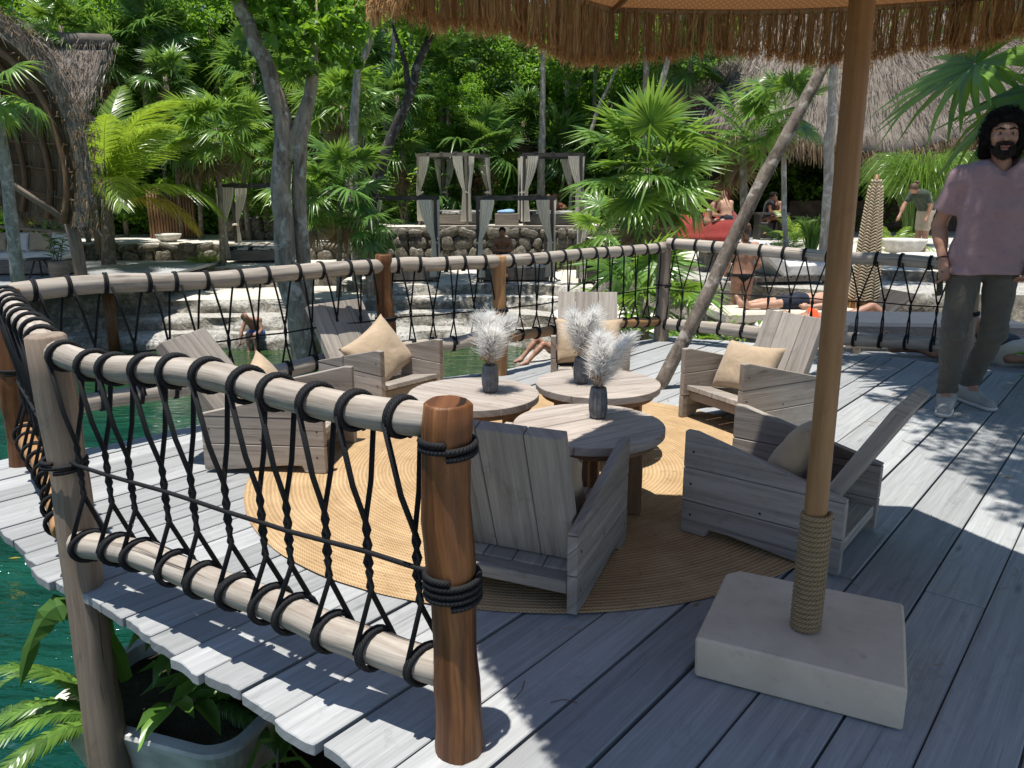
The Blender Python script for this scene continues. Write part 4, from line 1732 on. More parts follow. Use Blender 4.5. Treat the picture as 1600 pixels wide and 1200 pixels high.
def trunk_path(base, top, n=9, bow=0.15, seed=0, wob=0.05):
    base, top = Vector(base), Vector(top)
    d = top - base
    side = Vector((nz(seed, 1.3), nz(seed, 4.7), 0)) * bow * d.length * 0.35
    P = []
    for i in range(n):
        t = i / (n - 1)
        p = base + d * t + side * math.sin(PI * t) + Vector((nz(t * 4, seed, 1), nz(t * 4, seed, 2), 0)) * wob * min(1, t * 4)
        P.append(p)
    return P


def fan_palm(label, base, top, leaves=16, scale=1.0, dark=False, r=0.07, seed=0, dead=2, group='fan palms', trunk='palm_trunk', sink=0.15, az=None, elev=(75, -35), yellow=0.0):
    base, top = Vector(base), Vector(top)
    q = random.Random(seed * 13 + 5)
    t = thing('fan_palm', label, 'palm', base, 0, group)
    P = [p - base for p in trunk_path(base - Vector((0, 0, sink)), top, 9, 0.12, seed, 0.04)]
    mb = MB()
    mb.tube(P, [r * (1.1 - 0.25 * i / 8) * (1 + 0.1 * (i % 2)) for i in range(9)], 8)
    mb.build('trunk', M[trunk], t, smooth=True)
    hd = top - base
    for i in range(leaves):
        u = i / max(1, leaves - 1)
        a = i * 2.39996 + q.uniform(-0.3, 0.3)
        if az is not None:
            a = az[0] + (az[1] - az[0]) * q.random()
        el = R(elev[0] + (elev[1] - elev[0]) * u + q.uniform(-10, 10))
        lst = FAN_D if dark else FAN
        if yellow and q.random() < yellow:
            lst = FAN_Y
        me = lst[q.randrange(len(lst))]
        s = scale * q.uniform(0.82, 1.12)
        m_ = T(*(hd - Vector((0, 0, 0.12 * u * scale)))) @ RZ(a) @ RY(-el) @ RX(q.uniform(-0.5, 0.5)) @ Matrix.Scale(s, 4)
        ob('frond', me, None, t, m_)
    for i in range(dead):
        m_ = T(*(hd - Vector((0, 0, 0.2 * scale)))) @ RZ(q.uniform(0, 6.28)) @ RY(R(q.uniform(60, 82))) @ Matrix.Scale(scale * q.uniform(0.7, 1.0), 4)
        ob('dead_frond', FAN_X[i % 2], None, t, m_)
    return t


def coco_frond_mesh(name, L, arch, n, seed, wid=0.42, mat=None, tw=0.0):
    """pinnate frond: rachis from the origin along +X, arching down, leaflets hanging either side"""
    q = random.Random(seed)
    V, F = [], []
    pts = []
    ang = R(0)
    p = Vector((0, 0, 0))
    m = 24
    for i in range(m + 1):
        t = i / m
        pts.append(p.copy())
        ang = -arch * t ** 1.25
        p = p + Vector((math.cos(ang), 0, math.sin(ang))) * (L / m)
    w = 0.018
    for i in range(m):
        a, b = pts[i], pts[i + 1]
        ww = w * (1 - i / m * 0.8)
        o = len(V)
        V += [tuple(a + Vector((0, -ww, 0))), tuple(a + Vector((0, ww, 0))), tuple(b + Vector((0, ww, 0))), tuple(b + Vector((0, -ww, 0)))]
        F.append((o, o + 1, o + 2, o + 3))
    for i in range(n):
        t = 0.14 + 0.86 * i / (n - 1)
        k = t * m
        j = min(int(k), m - 1)
        c = pts[j].lerp(pts[j + 1], k - j)
        d = (pts[j + 1] - pts[j]).normalized()
        up = Vector((-d.z, 0, d.x))
        for s in (-1, 1):
            ll = wid * L * (math.sin(PI * (0.18 + 0.78 * t)) ** 0.7) * q.uniform(0.88, 1.05)
            side = Vector((0, s, 0))
            dirv = (side * 0.85 + d * (0.45 + 0.5 * t) + up * q.uniform(-0.05, 0.25)).normalized()
            wd = 0.013 * (L / 2.2 + 0.4)
            e1 = c + dirv * ll * 0.5 - Vector((0, 0, ll * 0.10))
            e2 = c + dirv * ll * 0.86 - Vector((0, 0, ll * q.uniform(0.40, 0.62)))
            wv = d * wd
            o = len(V)
            V += [tuple(c - wv * 0.6), tuple(c + wv * 0.6), tuple(e1 - wv), tuple(e1 + wv), tuple(e2 - wv * .12), tuple(e2 + wv * .12)]
            F += [(o, o + 1, o + 3, o + 2), (o + 2, o + 3, o + 5, o + 4)]
    me = np_mesh(name, V, F)
    if mat:
        me.materials.append(mat)
    return me


def crown_mesh(name, seed, n=5200, rad=(1, 1, 0.8), leaf=0.07, clumps=46, mat=None, flat=0.6, hollow=0.3):
    """leafy crown: many folded leaves in clumps through an uneven volume (unit size)"""
    q = np.random.RandomState(seed)
    c = q.normal(size=(clumps, 3))
    c /= np.linalg.norm(c, axis=1, keepdims=True)
    rr = q.uniform(hollow, 1.0, clumps) ** 0.6 * (1 + 0.25 * np.sin(c[:, 0] * 3 + seed) * np.cos(c[:, 1] * 4))
    c = c * rr[:, None] * np.array(rad)
    size = q.uniform(0.14, 0.30, clumps)
    k = q.randint(0, clumps, n)
    p = q.normal(size=(n, 3))
    p /= np.linalg.norm(p, axis=1, keepdims=True)
    p = c[k] + p * (size[k] * q.uniform(0.25, 1.0, n) ** 0.5)[:, None] * [1, 1, 0.62]
    nrm = q.normal(size=(n, 3)) * (1 - flat) + np.array([0, 0, 1]) * flat + 0.35 * (p - c[k]) / size[k][:, None]
    nrm /= np.linalg.norm(nrm, axis=1, keepdims=True)
    d = np.cross(nrm, q.normal(size=(n, 3)))
    d /= np.linalg.norm(d, axis=1, keepdims=True)
    s = np.cross(nrm, d)
    L = (leaf * q.uniform(0.6, 1.25, n))[:, None]
    tip = p + d * L - np.array([0, 0, 1]) * L * 0.25
    base = p - d * L * 0.6
    V = np.stack([base, p + s * L * 0.42 + nrm * L * 0.12, tip, p - s * L * 0.42 + nrm * L * 0.12], 1).reshape(-1, 3)
    F = np.arange(n * 4).reshape(n, 4)
    me = np_mesh(name, V, F)
    if mat:
        me.materials.append(mat)
    return me


CROWN = [crown_mesh('crown', 1, 6500, (1, 1, 0.8), 0.052, 60, M['leaf_tree']), crown_mesh('crown', 2, 6500, (1, 0.9, 1.0), 0.048, 70, M['leaf_tree2']),
         crown_mesh('crown', 3, 7000, (1, 1, 0.9), 0.05, 70, M['leaf_dark']), crown_mesh('crown', 4, 5200, (1.0, 0.9, 0.7), 0.06, 50, M['leaf_tree']),
         crown_mesh('crown', 6, 900, (1.0, 0.9, 0.9), 0.15, 40, M['leaf_tree2'], 0.5)]


def tree(label, base, path, r, crowns, bark='bark', group=None, name='tree', limbs=(), r1=0.45, sink=0.2, n=10):
    base = Vector(base)
    t = thing(name, label, 'tree', base, 0, group)
    pts = [Vector(p) - base for p in path]
    pts[0] = pts[0] - Vector((0, 0, sink))
    # smooth the path
    sm = []
    for i in range(len(pts) - 1):
        for k in range(4):
            tt = k / 4
            p0 = pts[max(i - 1, 0)]
            p1, p2 = pts[i], pts[i + 1]
            p3 = pts[min(i + 2, len(pts) - 1)]
            sm.append(0.5 * ((2 * p1) + (p2 - p0) * tt + (2 * p0 - 5 * p1 + 4 * p2 - p3) * tt * tt + (3 * p1 - p0 - 3 * p2 + p3) * tt ** 3))
    sm.append(pts[-1])
    sm = [p + Vector((nz(i * 0.7, r * 99), nz(i * 0.7, 3 + r * 99), 0)) * r * 0.25 for i, p in enumerate(sm)]
    m = len(sm)
    mb = MB()
    mb.tube(sm, [r * (1 - (1 - r1) * i / (m - 1)) * (1 + 0.12 * nz(i * 0.9, r * 77, 2)) for i in range(m)], n)
    mb.build('trunk', M[bark], t, smooth=True)
    for (a, b, c, ra) in limbs:
        mb = MB()
        P = [Vector(a) - base, Vector(b) - base, Vector(c) - base]
        mb.tube([P[0], P[0].lerp(P[1], 0.5) + Vector((0, 0, 0.02)), P[1], P[1].lerp(P[2], 0.5), P[2]], [ra, ra * 0.85, ra * 0.7, ra * 0.5, ra * 0.25], 7)
        mb.build('limb', M[bark], t, smooth=True)
    for i, (c, s, k) in enumerate(crowns):
        p = Vector(c) - base
        sc = s if hasattr(s, '__len__') else (s, s, s)
        m_ = T(*p) @ RZ(i * 2.1 + r * 50) @ Matrix.Diagonal((sc[0], sc[1], sc[2], 1))
        ob('crown', CROWN[k], None, t, m_)
    return t


# ================================================================== JUNGLE
# the hillside wood that reads as one mass
def leaf_mass(name, n, box, leaf, mat, seed, zf=None, flat=0.55, clump=0.9):
    q = np.random.RandomState(seed)
    nc = n // 70
    c = q.uniform(box[0], box[1], (nc, 3))
    if zf is not None:
        c[:, 2] = zf(c, q)
    k = q.randint(0, nc, n)
    d = q.normal(size=(n, 3))
    d /= np.linalg.norm(d, axis=1, keepdims=True)
    p = c[k] + d * (clump * q.uniform(0.1, 1, n) ** 0.5)[:, None] * [1, 0.8, 0.7]
    nrm = q.normal(size=(n, 3)) * (1 - flat) + np.array([0, -0.15, 1]) * flat
    nrm /= np.linalg.norm(nrm, axis=1, keepdims=True)
    dd = np.cross(nrm, q.normal(size=(n, 3)))
    dd /= np.linalg.norm(dd, axis=1, keepdims=True)
    s = np.cross(nrm, dd)
    L = (leaf * q.uniform(0.55, 1.3, n))[:, None]
    V = np.stack([p - dd * L * 0.6, p + s * L * 0.42 + nrm * L * 0.1, p + dd * L - [0, 0, 0.2] * L, p - s * L * 0.42 + nrm * L * 0.1], 1).reshape(-1, 3)
    o = ob(name, np_mesh(name, V, np.arange(n * 4).reshape(n, 4)), mat)
    return tag(o, kind='stuff')


def zj(c, q):
    y = c[:, 1]
    g = -0.3 + np.maximum(0, y - 28) * 0.42
    return g + np.maximum(0, y - 28.0) * 0.72 + q.uniform(-1.6, 1.3, len(c)) + 0.9 * np.sin(c[:, 0] * 0.9) * np.cos(y * 0.8)


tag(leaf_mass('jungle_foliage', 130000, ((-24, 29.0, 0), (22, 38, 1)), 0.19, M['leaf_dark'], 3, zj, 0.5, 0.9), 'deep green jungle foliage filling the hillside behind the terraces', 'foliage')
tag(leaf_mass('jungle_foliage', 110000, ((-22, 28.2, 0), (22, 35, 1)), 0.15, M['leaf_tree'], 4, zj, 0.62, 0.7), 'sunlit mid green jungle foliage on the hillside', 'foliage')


def zu(c, q):
    return 0.1 + np.maximum(0, c[:, 1] - 27) * 0.45 + q.uniform(0, 1.5, len(c))


tag(leaf_mass('undergrowth', 42000, ((-20, 26.6, 0), (20, 31, 1)), 0.12, M['leaf_tree'], 5, zu, 0.6, 0.55), 'leafy undergrowth along the foot of the jungle', 'undergrowth')

# broadleaf trees at the edge of the wood
bt = [  # crown px, py, depth, size, kind, label
    (60, 20, 27, 2.2, 1, 'bright green tree above the left thatched hut'),
    (210, 10, 30, 2.6, 0, 'leafy tree high above the coconut palm'),
    (330, 60, 31, 2.3, 3, 'leafy tree between the coconut palm and the forked trunk'),
    (520, 60, 32, 2.3, 1, 'bright tree high behind the dark leaning trunk'),
    (700, 175, 27.5, 1.35, 1, 'small bright green tree above the middle cabana'),
    (740, 120, 31, 2.0, 2, 'dark tree just under the left corner of the parasol fringe'),
    (820, 110, 33, 2.2, 0, 'leafy tree under the parasol fringe left of the pale trunks'),
    (930, 130, 29, 1.9, 0, 'leafy tree behind the pale trunks under the parasol fringe'),
    (1050, 140, 28, 1.9, 2, 'dark leafy tree left of the bar roof'),
    (1120, 60, 31, 2.4, 0, 'leafy tree rising behind the left end of the bar roof'),
    (1290, 40, 34, 2.8, 3, 'leafy tree behind the ridge of the bar roof'),
    (1480, 60, 33, 2.8, 1, 'bright leafy tree behind the right end of the bar roof'),
    (430, 30, 33, 2.6, 2, 'dark tree at the top behind the forked trunk'),
    (640, 60, 33, 2.6, 0, 'tall tree behind the left corner of the parasol'),
    (130, 90, 30, 1.8, 2, 'dark tree just right of the left hut roof'),
]
for i, (px, py, Y, s, k, lab) in enumerate(bt):
    c = at(px, py, Y)
    gz = -0.3 + max(0, Y - 28) * 0.42
    b = Vector((c.x + nz(i, 3) * 1.2, Y + 0.2, gz))
    tree(lab, b, [b, b.lerp(c, 0.4) + Vector((nz(i, 7) * 0.5, 0, 0)), c + Vector((0, 0, s * 0.3))], 0.11 + 0.02 * (i % 3), [(c, (s, s, s * 1.05), k), (c + Vector((s * 0.7 * nz(i, 5) * 2, 0.3, -s * 0.75)), s * 0.72, (k + 3) % 4)],
         'bark_pale' if i % 2 else 'bark', 'broadleaf trees at the edge of the jungle')

# fan palms in the jungle: crown px, py, depth, leaf scale, label
jp = [
    (95, 40, 24, 1.5, 0, 'fan palm at the top above the hut roof'),
    (165, 95, 27, 1.5, 1, 'fan palm right above the thatched ridge of the left hut'),
    (235, 60, 28, 1.5, 1, 'tall fan palm high above the coconut palm'),
    (258, 120, 26, 1.4, 1, 'fan palm with hanging leaves left of the slender trunk palm'),
    (395, 115, 27, 1.5, 1, 'fan palm in the shade left of the forked trunk'),
    (375, 200, 25, 1.3, 0, 'fan palm with pale leaves right of the slender trunk palm'),
    (505, 110, 24, 1.5, 0, 'fan palm with bright leaf behind the second fork of the trunk'),
    (535, 165, 22, 1.4, 0, 'sunlit fan palm left of the dark leaning trunk'),
    (560, 95, 27, 1.4, 1, 'dark fan palm high between the two leaning trunks'),
    (620, 150, 26, 1.4, 1, 'fan palm behind the dark leaning trunk'),
    (690, 110, 29, 1.5, 1, 'dark fan palm under the left corner of the parasol fringe'),
    (755, 225, 27, 1.5, 1, 'low fan palm behind the middle cabana roof'),
    (630, 240, 26, 1.5, 1, 'low fan palm left of the middle cabana'),
    (818, 190, 29, 1.5, 1, 'fan palm between the two upper cabanas'),
    (880, 235, 28, 1.4, 1, 'fan palm behind the right upper cabana'),
    (905, 160, 31, 1.5, 1, 'fan palm behind the pale trunks'),
    (1080, 90, 25, 1.5, 1, 'fan palm hanging under the fringe left of the bar roof'),
    (300, 215, 26, 1.3, 1, 'shaded fan palm behind the yellow coconut frond'),
    (440, 250, 24, 1.2, 1, 'low fan palm behind the forked trunk'),
    (700, 300, 27, 1.3, 1, 'low fan palm inside the shade of the middle cabana'),
    (500, 200, 28, 1.4, 0, 'fan palm with yellowing leaves right of the fork'),
    (30, 300, 25, 1.3, 0, 'fan palm seen through the open left hut'),
]
for i, (px, py, Y, s, dk, lab) in enumerate(jp):
    c = at(px, py, Y)
    gz = max(-0.2, -0.3 + max(0, Y - 28) * 0.42)
    if c.z < gz + 0.9:
        gz = c.z - 1.0
    b = Vector((c.x + nz(i, 9) * 0.6, Y, gz))
    fan_palm(lab, b, c, 20 + i % 5, s * (0.72 + 0.16 * (i % 3)), bool(dk), 0.075, i + 20, 3, 'fan palms in the jungle')

# ---- named palms and trees nearer by
fan_palm('big sunlit fan palm with many leaves behind the corner railing post', (1.85, 10.8, -0.8), at(1012, 262, 10.8), 26, 0.98, False, 0.065, 101, 3, elev=(72, -62))
fan_palm('fan palm with dark trunk in front of the bar column', (at(1165, 360, 16).x, 16, 0.06), at(1162, 205, 16), 15, 1.05, False, 0.08, 102, 2, elev=(60, -55))
fan_palm('fan palm with one bright leaf before the bar roof', (at(1235, 360, 15).x, 15, 0.0), at(1225, 165, 15), 13, 0.95, False, 0.05, 103, 1, elev=(65, -50), trunk='bark_pale')
fan_palm('slender fan palm rising from the left sand terrace', (at(345, 392, 21.4).x, 21.4, -0.62), at(338, 200, 21.4), 17, 1.3, False, 0.07, 104, 2, elev=(70, -45))
fan_palm('thin fan palm with drooping leaves right of the forked trunk', (at(478, 420, 18.4).x, 18.4, -1.3), at(478, 305, 18.4), 14, 1.0, False, 0.05, 105, 2, elev=(50, -70))
fan_palm('fan palm with hanging leaves left of the lower cabana', (at(575, 420, 18.9).x, 18.9, -1.2), at(578, 345, 18.6), 13, 0.8, True, 0.09, 106, 2, elev=(30, -80))
fan_palm('low fan palm fanning out right of the forked trunk', (at(525, 420, 18.9).x, 18.9, -1.2), at(530, 290, 19.2), 15, 1.3, True, 0.06, 107, 1, elev=(75, -30))
fan_palm('fan palm with a big leaf in front of the left hut', (at(25, 430, 15.4).x, 15.4, -0.5), at(-12, 130, 14.8), 7, 0.95, False, 0.11, 108, 0, elev=(20, -60), trunk='bark_pale')
fan_palm('small fan palm with glossy leaves just behind the corner railing post', (1.55, 8.6, -0.8), (1.50, 8.5, 0.20), 15, 0.85, False, 0.05, 109, 0, elev=(75, -45))
fan_palm('low fan palm right of the lower right cabana', (at(940, 430, 17).x, 17, -0.9), at(955, 360, 17), 12, 1.1, False, 0.06, 110, 0, elev=(70, -30))
fan_palm('fan palm hanging its long leaves into the top right corner', (4.6, 6.3, -0.5), (3.95, 5.5, 2.75), 15, 1.55, False, 0.10, 111, 1, elev=(35, -60))
fan_palm('tall fan palm shading the right of the deck', (5.4, 3.4, -0.5), (4.3, 2.7, 3.9), 17, 1.7, False, 0.11, 112, 0, elev=(60, -20))

# coconut palm on the left terrace
cb = Vector((at(165, 412, 20.6).x, 20.6, -1.16))
ct = at(168, 318, 20.6)
t = thing('coconut_palm', 'coconut palm with yellowing fronds beside the left hut', 'palm', cb, 0)
mb = MB()
P = [p - cb for p in trunk_path(cb - Vector((0, 0, 0.2)), ct + Vector((0, 0, 0.1)), 14, 0.0, 2, 0.02)]
mb.tube(P, [0.20 * (1 - 0.35 * i / 13) * (1.0 + 0.09 * (i % 2)) for i in range(14)], 12)
mb.build('trunk', M['palm_trunk'], t, smooth=True)
CF = [coco_frond_mesh('frond', 3.7, 1.25, 84, 1, 0.25, M['leaf_coco']), coco_frond_mesh('frond', 3.3, 1.7, 80, 2, 0.26, M['leaf_coco']),
      coco_frond_mesh('frond', 3.6, 0.85, 84, 3, 0.23, M['leaf_coco'])]
CY = [coco_frond_mesh('frond', 2.6, 2.0, 56, 4, 0.26, M['leaf_yellow']), coco_frond_mesh('frond', 2.7, 1.5, 56, 5, 0.24, M['leaf_yellow'])]
for (az, el, k, me) in [(95, 82, 0, CF[2]), (70, 66, 0, CF[0]), (150, 70, 0, CF[0]), (20, 58, 0, CF[0]), (200, 60, 0, CF[1]), (300, 55, 0, CF[2]), (-25, 62, 0, CF[0]),
                        (5, 34, 0, CF[1]), (-60, 40, 0, CF[1]), (250, 74, 0, CF[2]), (120, 45, 0, CF[1]), (345, 75, 0, CF[0]),
                        (-82, 52, 1, CY[0]), (-8, 18, 1, CY[1])]:
    ob('frond', me, None, t, T(*(ct - cb)) @ RZ(R(az)) @ RY(-R(el)) @ RX(random.uniform(-.3, .3)))

# forked tree in front of the far bank
b = Vector((at(486, 640, 9.0).x, 9.0, -2.0))
def A9(px, py, Y=9.0):
    return at(px, py, Y)
tr = tree('mottled forked tree leaning left behind the back left railing', b, [b, A9(468, 520), A9(447, 420), A9(440, 320), A9(444, 215), A9(432, 150), A9(405, 75), A9(375, 5), A9(350, -60), A9(340, -150)], 0.135,
          [(A9(330, -190), 1.3, 3), (A9(430, -20, 9.0), (0.62, 0.62, 0.5), 4), (A9(470, 60, 8.8), (0.60, 0.5, 0.52), 4), (A9(525, 40, 9.2), (0.50, 0.45, 0.6), 4)],
          'bark', None, limbs=[(A9(450, 250), A9(482, 150), A9(500, -30), 0.075)], n=14)
t2 = MB()
P = [A9(470, 425) - b + Vector((0, 0.15, 0)), A9(462, 300) - b + Vector((0, 0.12, 0)), A9(470, 220) - b, A9(488, 130) - b + Vector((0, 0, 0)), A9(490, 60) - b]
t2.tube([A9(485, 560) - b + Vector((0, 0.2, 0))] + P, [0.09, 0.085, 0.08, 0.075, 0.065, 0.05], 10)
t2.build('second_stem', M['bark'], tr, smooth=True)

Y = 19.5
b = Vector((at(585, 420, Y).x, Y, -0.95))
tree('dark bare trunk leaning right behind the lower left cabana', b, [b, at(580, 320, Y), at(612, 215, Y), at(640, 150, Y), at(655, 95, Y), at(690, 20, Y)], 0.17,
     [(at(700, -40, Y), 2.0, 0)], 'bark_dark', None, limbs=[(at(640, 160, Y), at(634, 100, Y), at(610, 30, Y), 0.09)])
Y = 20.5
b = Vector((at(555, 400, Y).x, Y, -1.0))
tree('slim pale trunk with a high fork among the left jungle palms', b, [b, at(552, 250, Y), at(556, 150, Y), at(560, 110, Y), at(580, 60, Y), at(588, -10, Y)], 0.13,
     [(at(590, -60, Y), 1.6, 1)], 'bark_pale', None, limbs=[(at(558, 125, Y), at(546, 90, Y), at(535, 20, Y), 0.07)])
for (px0, py0, px1, py1, Y, r, bk, lab) in [
        (845, 330, 848, 150, 27, 0.16, 'bark_pale', 'pale straight trunk behind the right upper cabana'),
        (888, 240, 886, 60, 29, 0.13, 'bark_pale', 'thin pale trunk under the parasol fringe, left of a pair'),
        (900, 240, 905, 60, 29.5, 0.16, 'bark', 'brown trunk under the parasol fringe, right of a pair'),
        (1010, 230, 1010, 60, 25, 0.14, 'bark', 'straight grey trunk above the big fan palm'),
        (1006, 240, 1052, 60, 24, 0.12, 'bark_pale', 'pale trunk leaning right above the big fan palm'),
        (600, 250, 615, 60, 27, 0.13, 'bark_pale', 'pale trunk behind the dark leaning trunk'),
        (232, 250, 222, 50, 28, 0.11, 'bark_pale', 'pale trunk above the coconut palm'),
        (705, 250, 703, 90, 30, 0.1, 'bark', 'dim slim trunk behind the middle cabana'),
        (1290, 385, 1303, 85, 13.2, 0.095, 'bark_pale', 'ringed pale trunk just left of the parasol pole'),
        (920, 200, 965, 105, 27, 0.07, 'bark_pale', 'thin pale bough slanting right under the fringe')]:
    b = at(px0, py0, Y)
    e = at(px1, py1, Y)
    e2 = e + (e - b) * 0.45
    tree(lab, b, [b, b.lerp(e, 0.35) + Vector((nz(px0, 2) * 0.1, 0, 0)), b.lerp(e, 0.7), e, e2], r,
         [(e2 + Vector((0, 0, 1.2)), 1.7, (px0 + 1) % 4)], bk, None, sink=0.4)

# leaning tree growing up through the deck; its crown throws the dappled shade on the right
b = Vector((1.03, 5.30, 0))
lt = [b, at(1085, 500, 5.33), at(1140, 385, 5.36), at(1200, 265, 5.4), at(1262, 150, 5.45), at(1300, 75, 5.5), at(1350, -60, 5.5), (3.0, 5.3, 3.6), (3.5, 4.8, 4.4)]
tree('brown mottled trunk leaning right across the deck', b, lt, 0.051,
     [((3.3, 4.4, 5.2), (1.25, 1.1, 0.7), 3), ((2.6, 3.6, 5.0), (0.9, 0.8, 0.45), 0), ((3.0, 5.6, 5.4), (1.1, 0.9, 0.6), 0), ((2.45, 2.75, 4.9), (0.8, 0.75, 0.4), 3), ((3.3, 2.6, 4.8), (0.9, 0.8, 0.4), 0)], 'bark_lean', None,
     limbs=[((3.0, 5.3, 3.6), (2.9, 4.6, 4.3), (2.7, 3.7, 4.9), 0.04)], r1=0.6, sink=0.02, n=14)

# ---- smaller plants
def blade_bush(name, label, base, n, L, spread, w, mat, seed, cat='plant', arch=0.8, group=None, z0=0.0, up=1.0):
    q = np.random.RandomState(seed)
    az = q.uniform(0, 2 * PI, n)
    k = q.uniform(0.15, 1.0, n) ** 0.7 * spread
    ln = L * q.uniform(0.65, 1.1, n)
    m = 6
    P = np.zeros((n, m, 3))
    r0 = q.uniform(0, 0.25, n) * spread * L * 0.5
    for i in range(m):
        t = i / (m - 1)
        h = ln * (np.sin(t * (PI / 2) * (0.75 + 0.6 * arch * k)) / np.sin(PI / 2))
        rad = r0 + ln * k * (t ** 1.5)
        P[:, i, 0] = np.cos(az) * rad
        P[:, i, 1] = np.sin(az) * rad
        P[:, i, 2] = up * (h - arch * k * ln * t ** 3 * 0.55) + z0
    V, F = ribbons(P, w)
    o = ob(name, np_mesh(name, V, F), mat, None, T(*base))
    return tag(o, label, cat, group)


def pinnate_plant(label, base, n, L, seed, arch=1.3, mat='leaf_fern', wid=0.30, nl=26, el=(80, 25), az=None, name='palm_plant', group=None):
    q = random.Random(seed)
    t = thing(name, label, 'plant', base, 0, group)
    me = coco_frond_mesh('frond', L, arch, nl, seed, wid, M[mat])
    me2 = coco_frond_mesh('frond', L * 0.85, arch * 1.25, nl, seed + 1, wid, M[mat])
    for i in range(n):
        a = i * 2.4 + q.uniform(-.3, .3) if az is None else R(q.uniform(*az))
        e = R(el[0] + (el[1] - el[0]) * i / max(1, n - 1) + q.uniform(-6, 6))
        ob('frond', me if i % 2 else me2, None, t, RZ(a) @ RY(-e) @ RX(q.uniform(-.3, .3)) @ Matrix.Scale(q.uniform(0.8, 1.1), 4))
    return t


def leafy_shrub(label, base, n, L, h, spread, mat, seed, name='shrub', group=None, cat='shrub', wr=0.32):
    """stems with large pointed leaves, each leaf two folded halves"""
    q = random.Random(seed)
    t = thing(name, label, cat, base, 0, group)
    st = MB()
    V, F = [], []
    for s in range(max(4, n // 12)):
        a = q.uniform(0, 2 * PI)
        p0 = Vector((q.uniform(-.05, .05), q.uniform(-.05, .05), -0.05))
        p2 = Vector((math.cos(a) * spread * q.uniform(.3, 1), math.sin(a) * spread * q.uniform(.3, 1), h * q.uniform(.6, 1.05)))
        p1 = p0.lerp(p2, 0.5) + Vector((0, 0, h * 0.12))
        st.tube([p0, p1, p2], [0.012, 0.009, 0.005], 5)
        for k in range(12):
            u = 0.25 + 0.75 * k / 11
            c = p0.lerp(p1, u * 2) if u < .5 else p1.lerp(p2, u * 2 - 1)
            b = q.uniform(0, 2 * PI)
            d = Vector((math.cos(b), math.sin(b), q.uniform(-.2, .7))).normalized()
            sd = d.cross(Vector((0, 0, 1))).normalized()
            up = sd.cross(d)
            ll = L * q.uniform(.6, 1.15)
            w = ll * wr
            o = len(V)
            V += [tuple(c), tuple(c + d * ll * .35 + sd * w * .5 + up * w * .2), tuple(c + d * ll * .75 + sd * w * .38 - up * w * .1), tuple(c + d * ll - up * ll * .3),
                  tuple(c + d * ll * .75 - sd * w * .38 - up * w * .1), tuple(c + d * ll * .35 - sd * w * .5 + up * w * .2), tuple(c + d * ll * .4 - up * ll * .03), tuple(c + d * ll * .75 - up * ll * .13)]
            F += [(o, o + 1, o + 2, o + 7), (o, o + 7, o + 4, o + 5), (o + 7, o + 2, o + 3, o + 3), (o + 7, o + 3, o + 3, o + 4)]
    F3 = []
    for f in F:
        g_ = []
        for x in f:
            if x not in g_:
                g_.append(x)
        if len(g_) == 4:
            F3 += [(g_[0], g_[1], g_[2]), (g_[0], g_[2], g_[3])]
        else:
            F3.append(tuple(g_))
    st.build('stem', M['twig'], t, smooth=True)
    o = ob('leaves', np_mesh('leaves', V, F3), M[mat], t)
    o['kind'] = 'stuff'
    return t


leafy_shrub('leafy shrub with glossy leaves behind the leaning trunk and railing', (2.05, 8.3, -0.8), 90, 0.17, 0.85, 0.45, 'leaf_big', 1)
leafy_shrub('shrub filling the corner right of the knotty railing post', (1.75, 7.8, -0.8), 80, 0.15, 0.75, 0.4, 'leaf_big', 2)
leafy_shrub('low shrub left of the standing bather', (2.6, 9.3, -0.8), 80, 0.15, 0.7, 0.45, 'leaf_big', 3)
leafy_shrub('low shrub just left of the knotty railing post', (1.15, 8.6, -0.8), 80, 0.16, 0.75, 0.45, 'leaf_fan', 4)
leafy_shrub('bright leafy plant poking in at the right edge of the deck', (3.78, 5.25, -0.05), 50, 0.16, 0.34, 0.25, 'leaf_big', 5)
leafy_shrub('leafy shrub at the foot of the big fan palm', (1.5, 10.4, -0.8), 80, 0.2, 0.9, 0.5, 'leaf_tree2', 6)
blade_bush('reed_bush', 'tall bush of arching grass blades in front of the bar roof', (at(1425, 380, 19.5).x, 19.5, 0.06), 1900, 2.5, 0.62, 0.012, M['leaf_fan'], 3, 'grass', 1.15)
blade_bush('grass_clump', 'clump of green blades beside the ringed pale trunk', (at(1268, 385, 14.2).x, 14.2, 0.06), 220, 0.95, 0.45, 0.014, M['leaf_fan'], 4, 'grass', 0.8)
pinnate_plant('bright feathery palm plant with orange pot in front of the bar', (at(1225, 380, 15.5).x, 15.5, 0.06), 16, 0.95, 5)
pinnate_plant('young palm plant standing up in front of the bar counter', (at(1245, 360, 17).x, 17, 0.3), 9, 0.9, 6, 1.1, 'leaf_coco')
pinnate_plant('feathery palm plant behind the white bowl', (at(1400, 375, 17.8).x, 17.8, 0.06), 14, 0.95, 7, 1.2, 'leaf_coco')
pinnate_plant('small palm sprouting on the left sand terrace', (at(323, 405, 21.2).x, 21.2, -0.64), 12, 0.7, 8, 1.0, 'leaf_coco')
leafy_shrub('bush growing behind the red beanbags', (at(1060, 370, 21).x, 21, 0.06), 120, 0.28, 1.3, 0.8, 'leaf_tree', 9)
leafy_shrub('yellow green bush left of the middle cabana', (at(630, 340, 25.4).x, 25.4, 0.34), 140, 0.26, 1.7, 1.0, 'leaf_tree2', 10)
leafy_shrub('bush at the foot of the stone wall', (at(870, 400, 23.0).x, 23.0, -0.92), 60, 0.16, 0.5, 0.35, 'leaf_tree2', 11)
leafy_shrub('bush beside the terrace wall left of the forked trunk', (at(410, 340, 25.2).x, 25.2, -0.14), 120, 0.28, 1.6, 1.0, 'leaf_tree', 12)

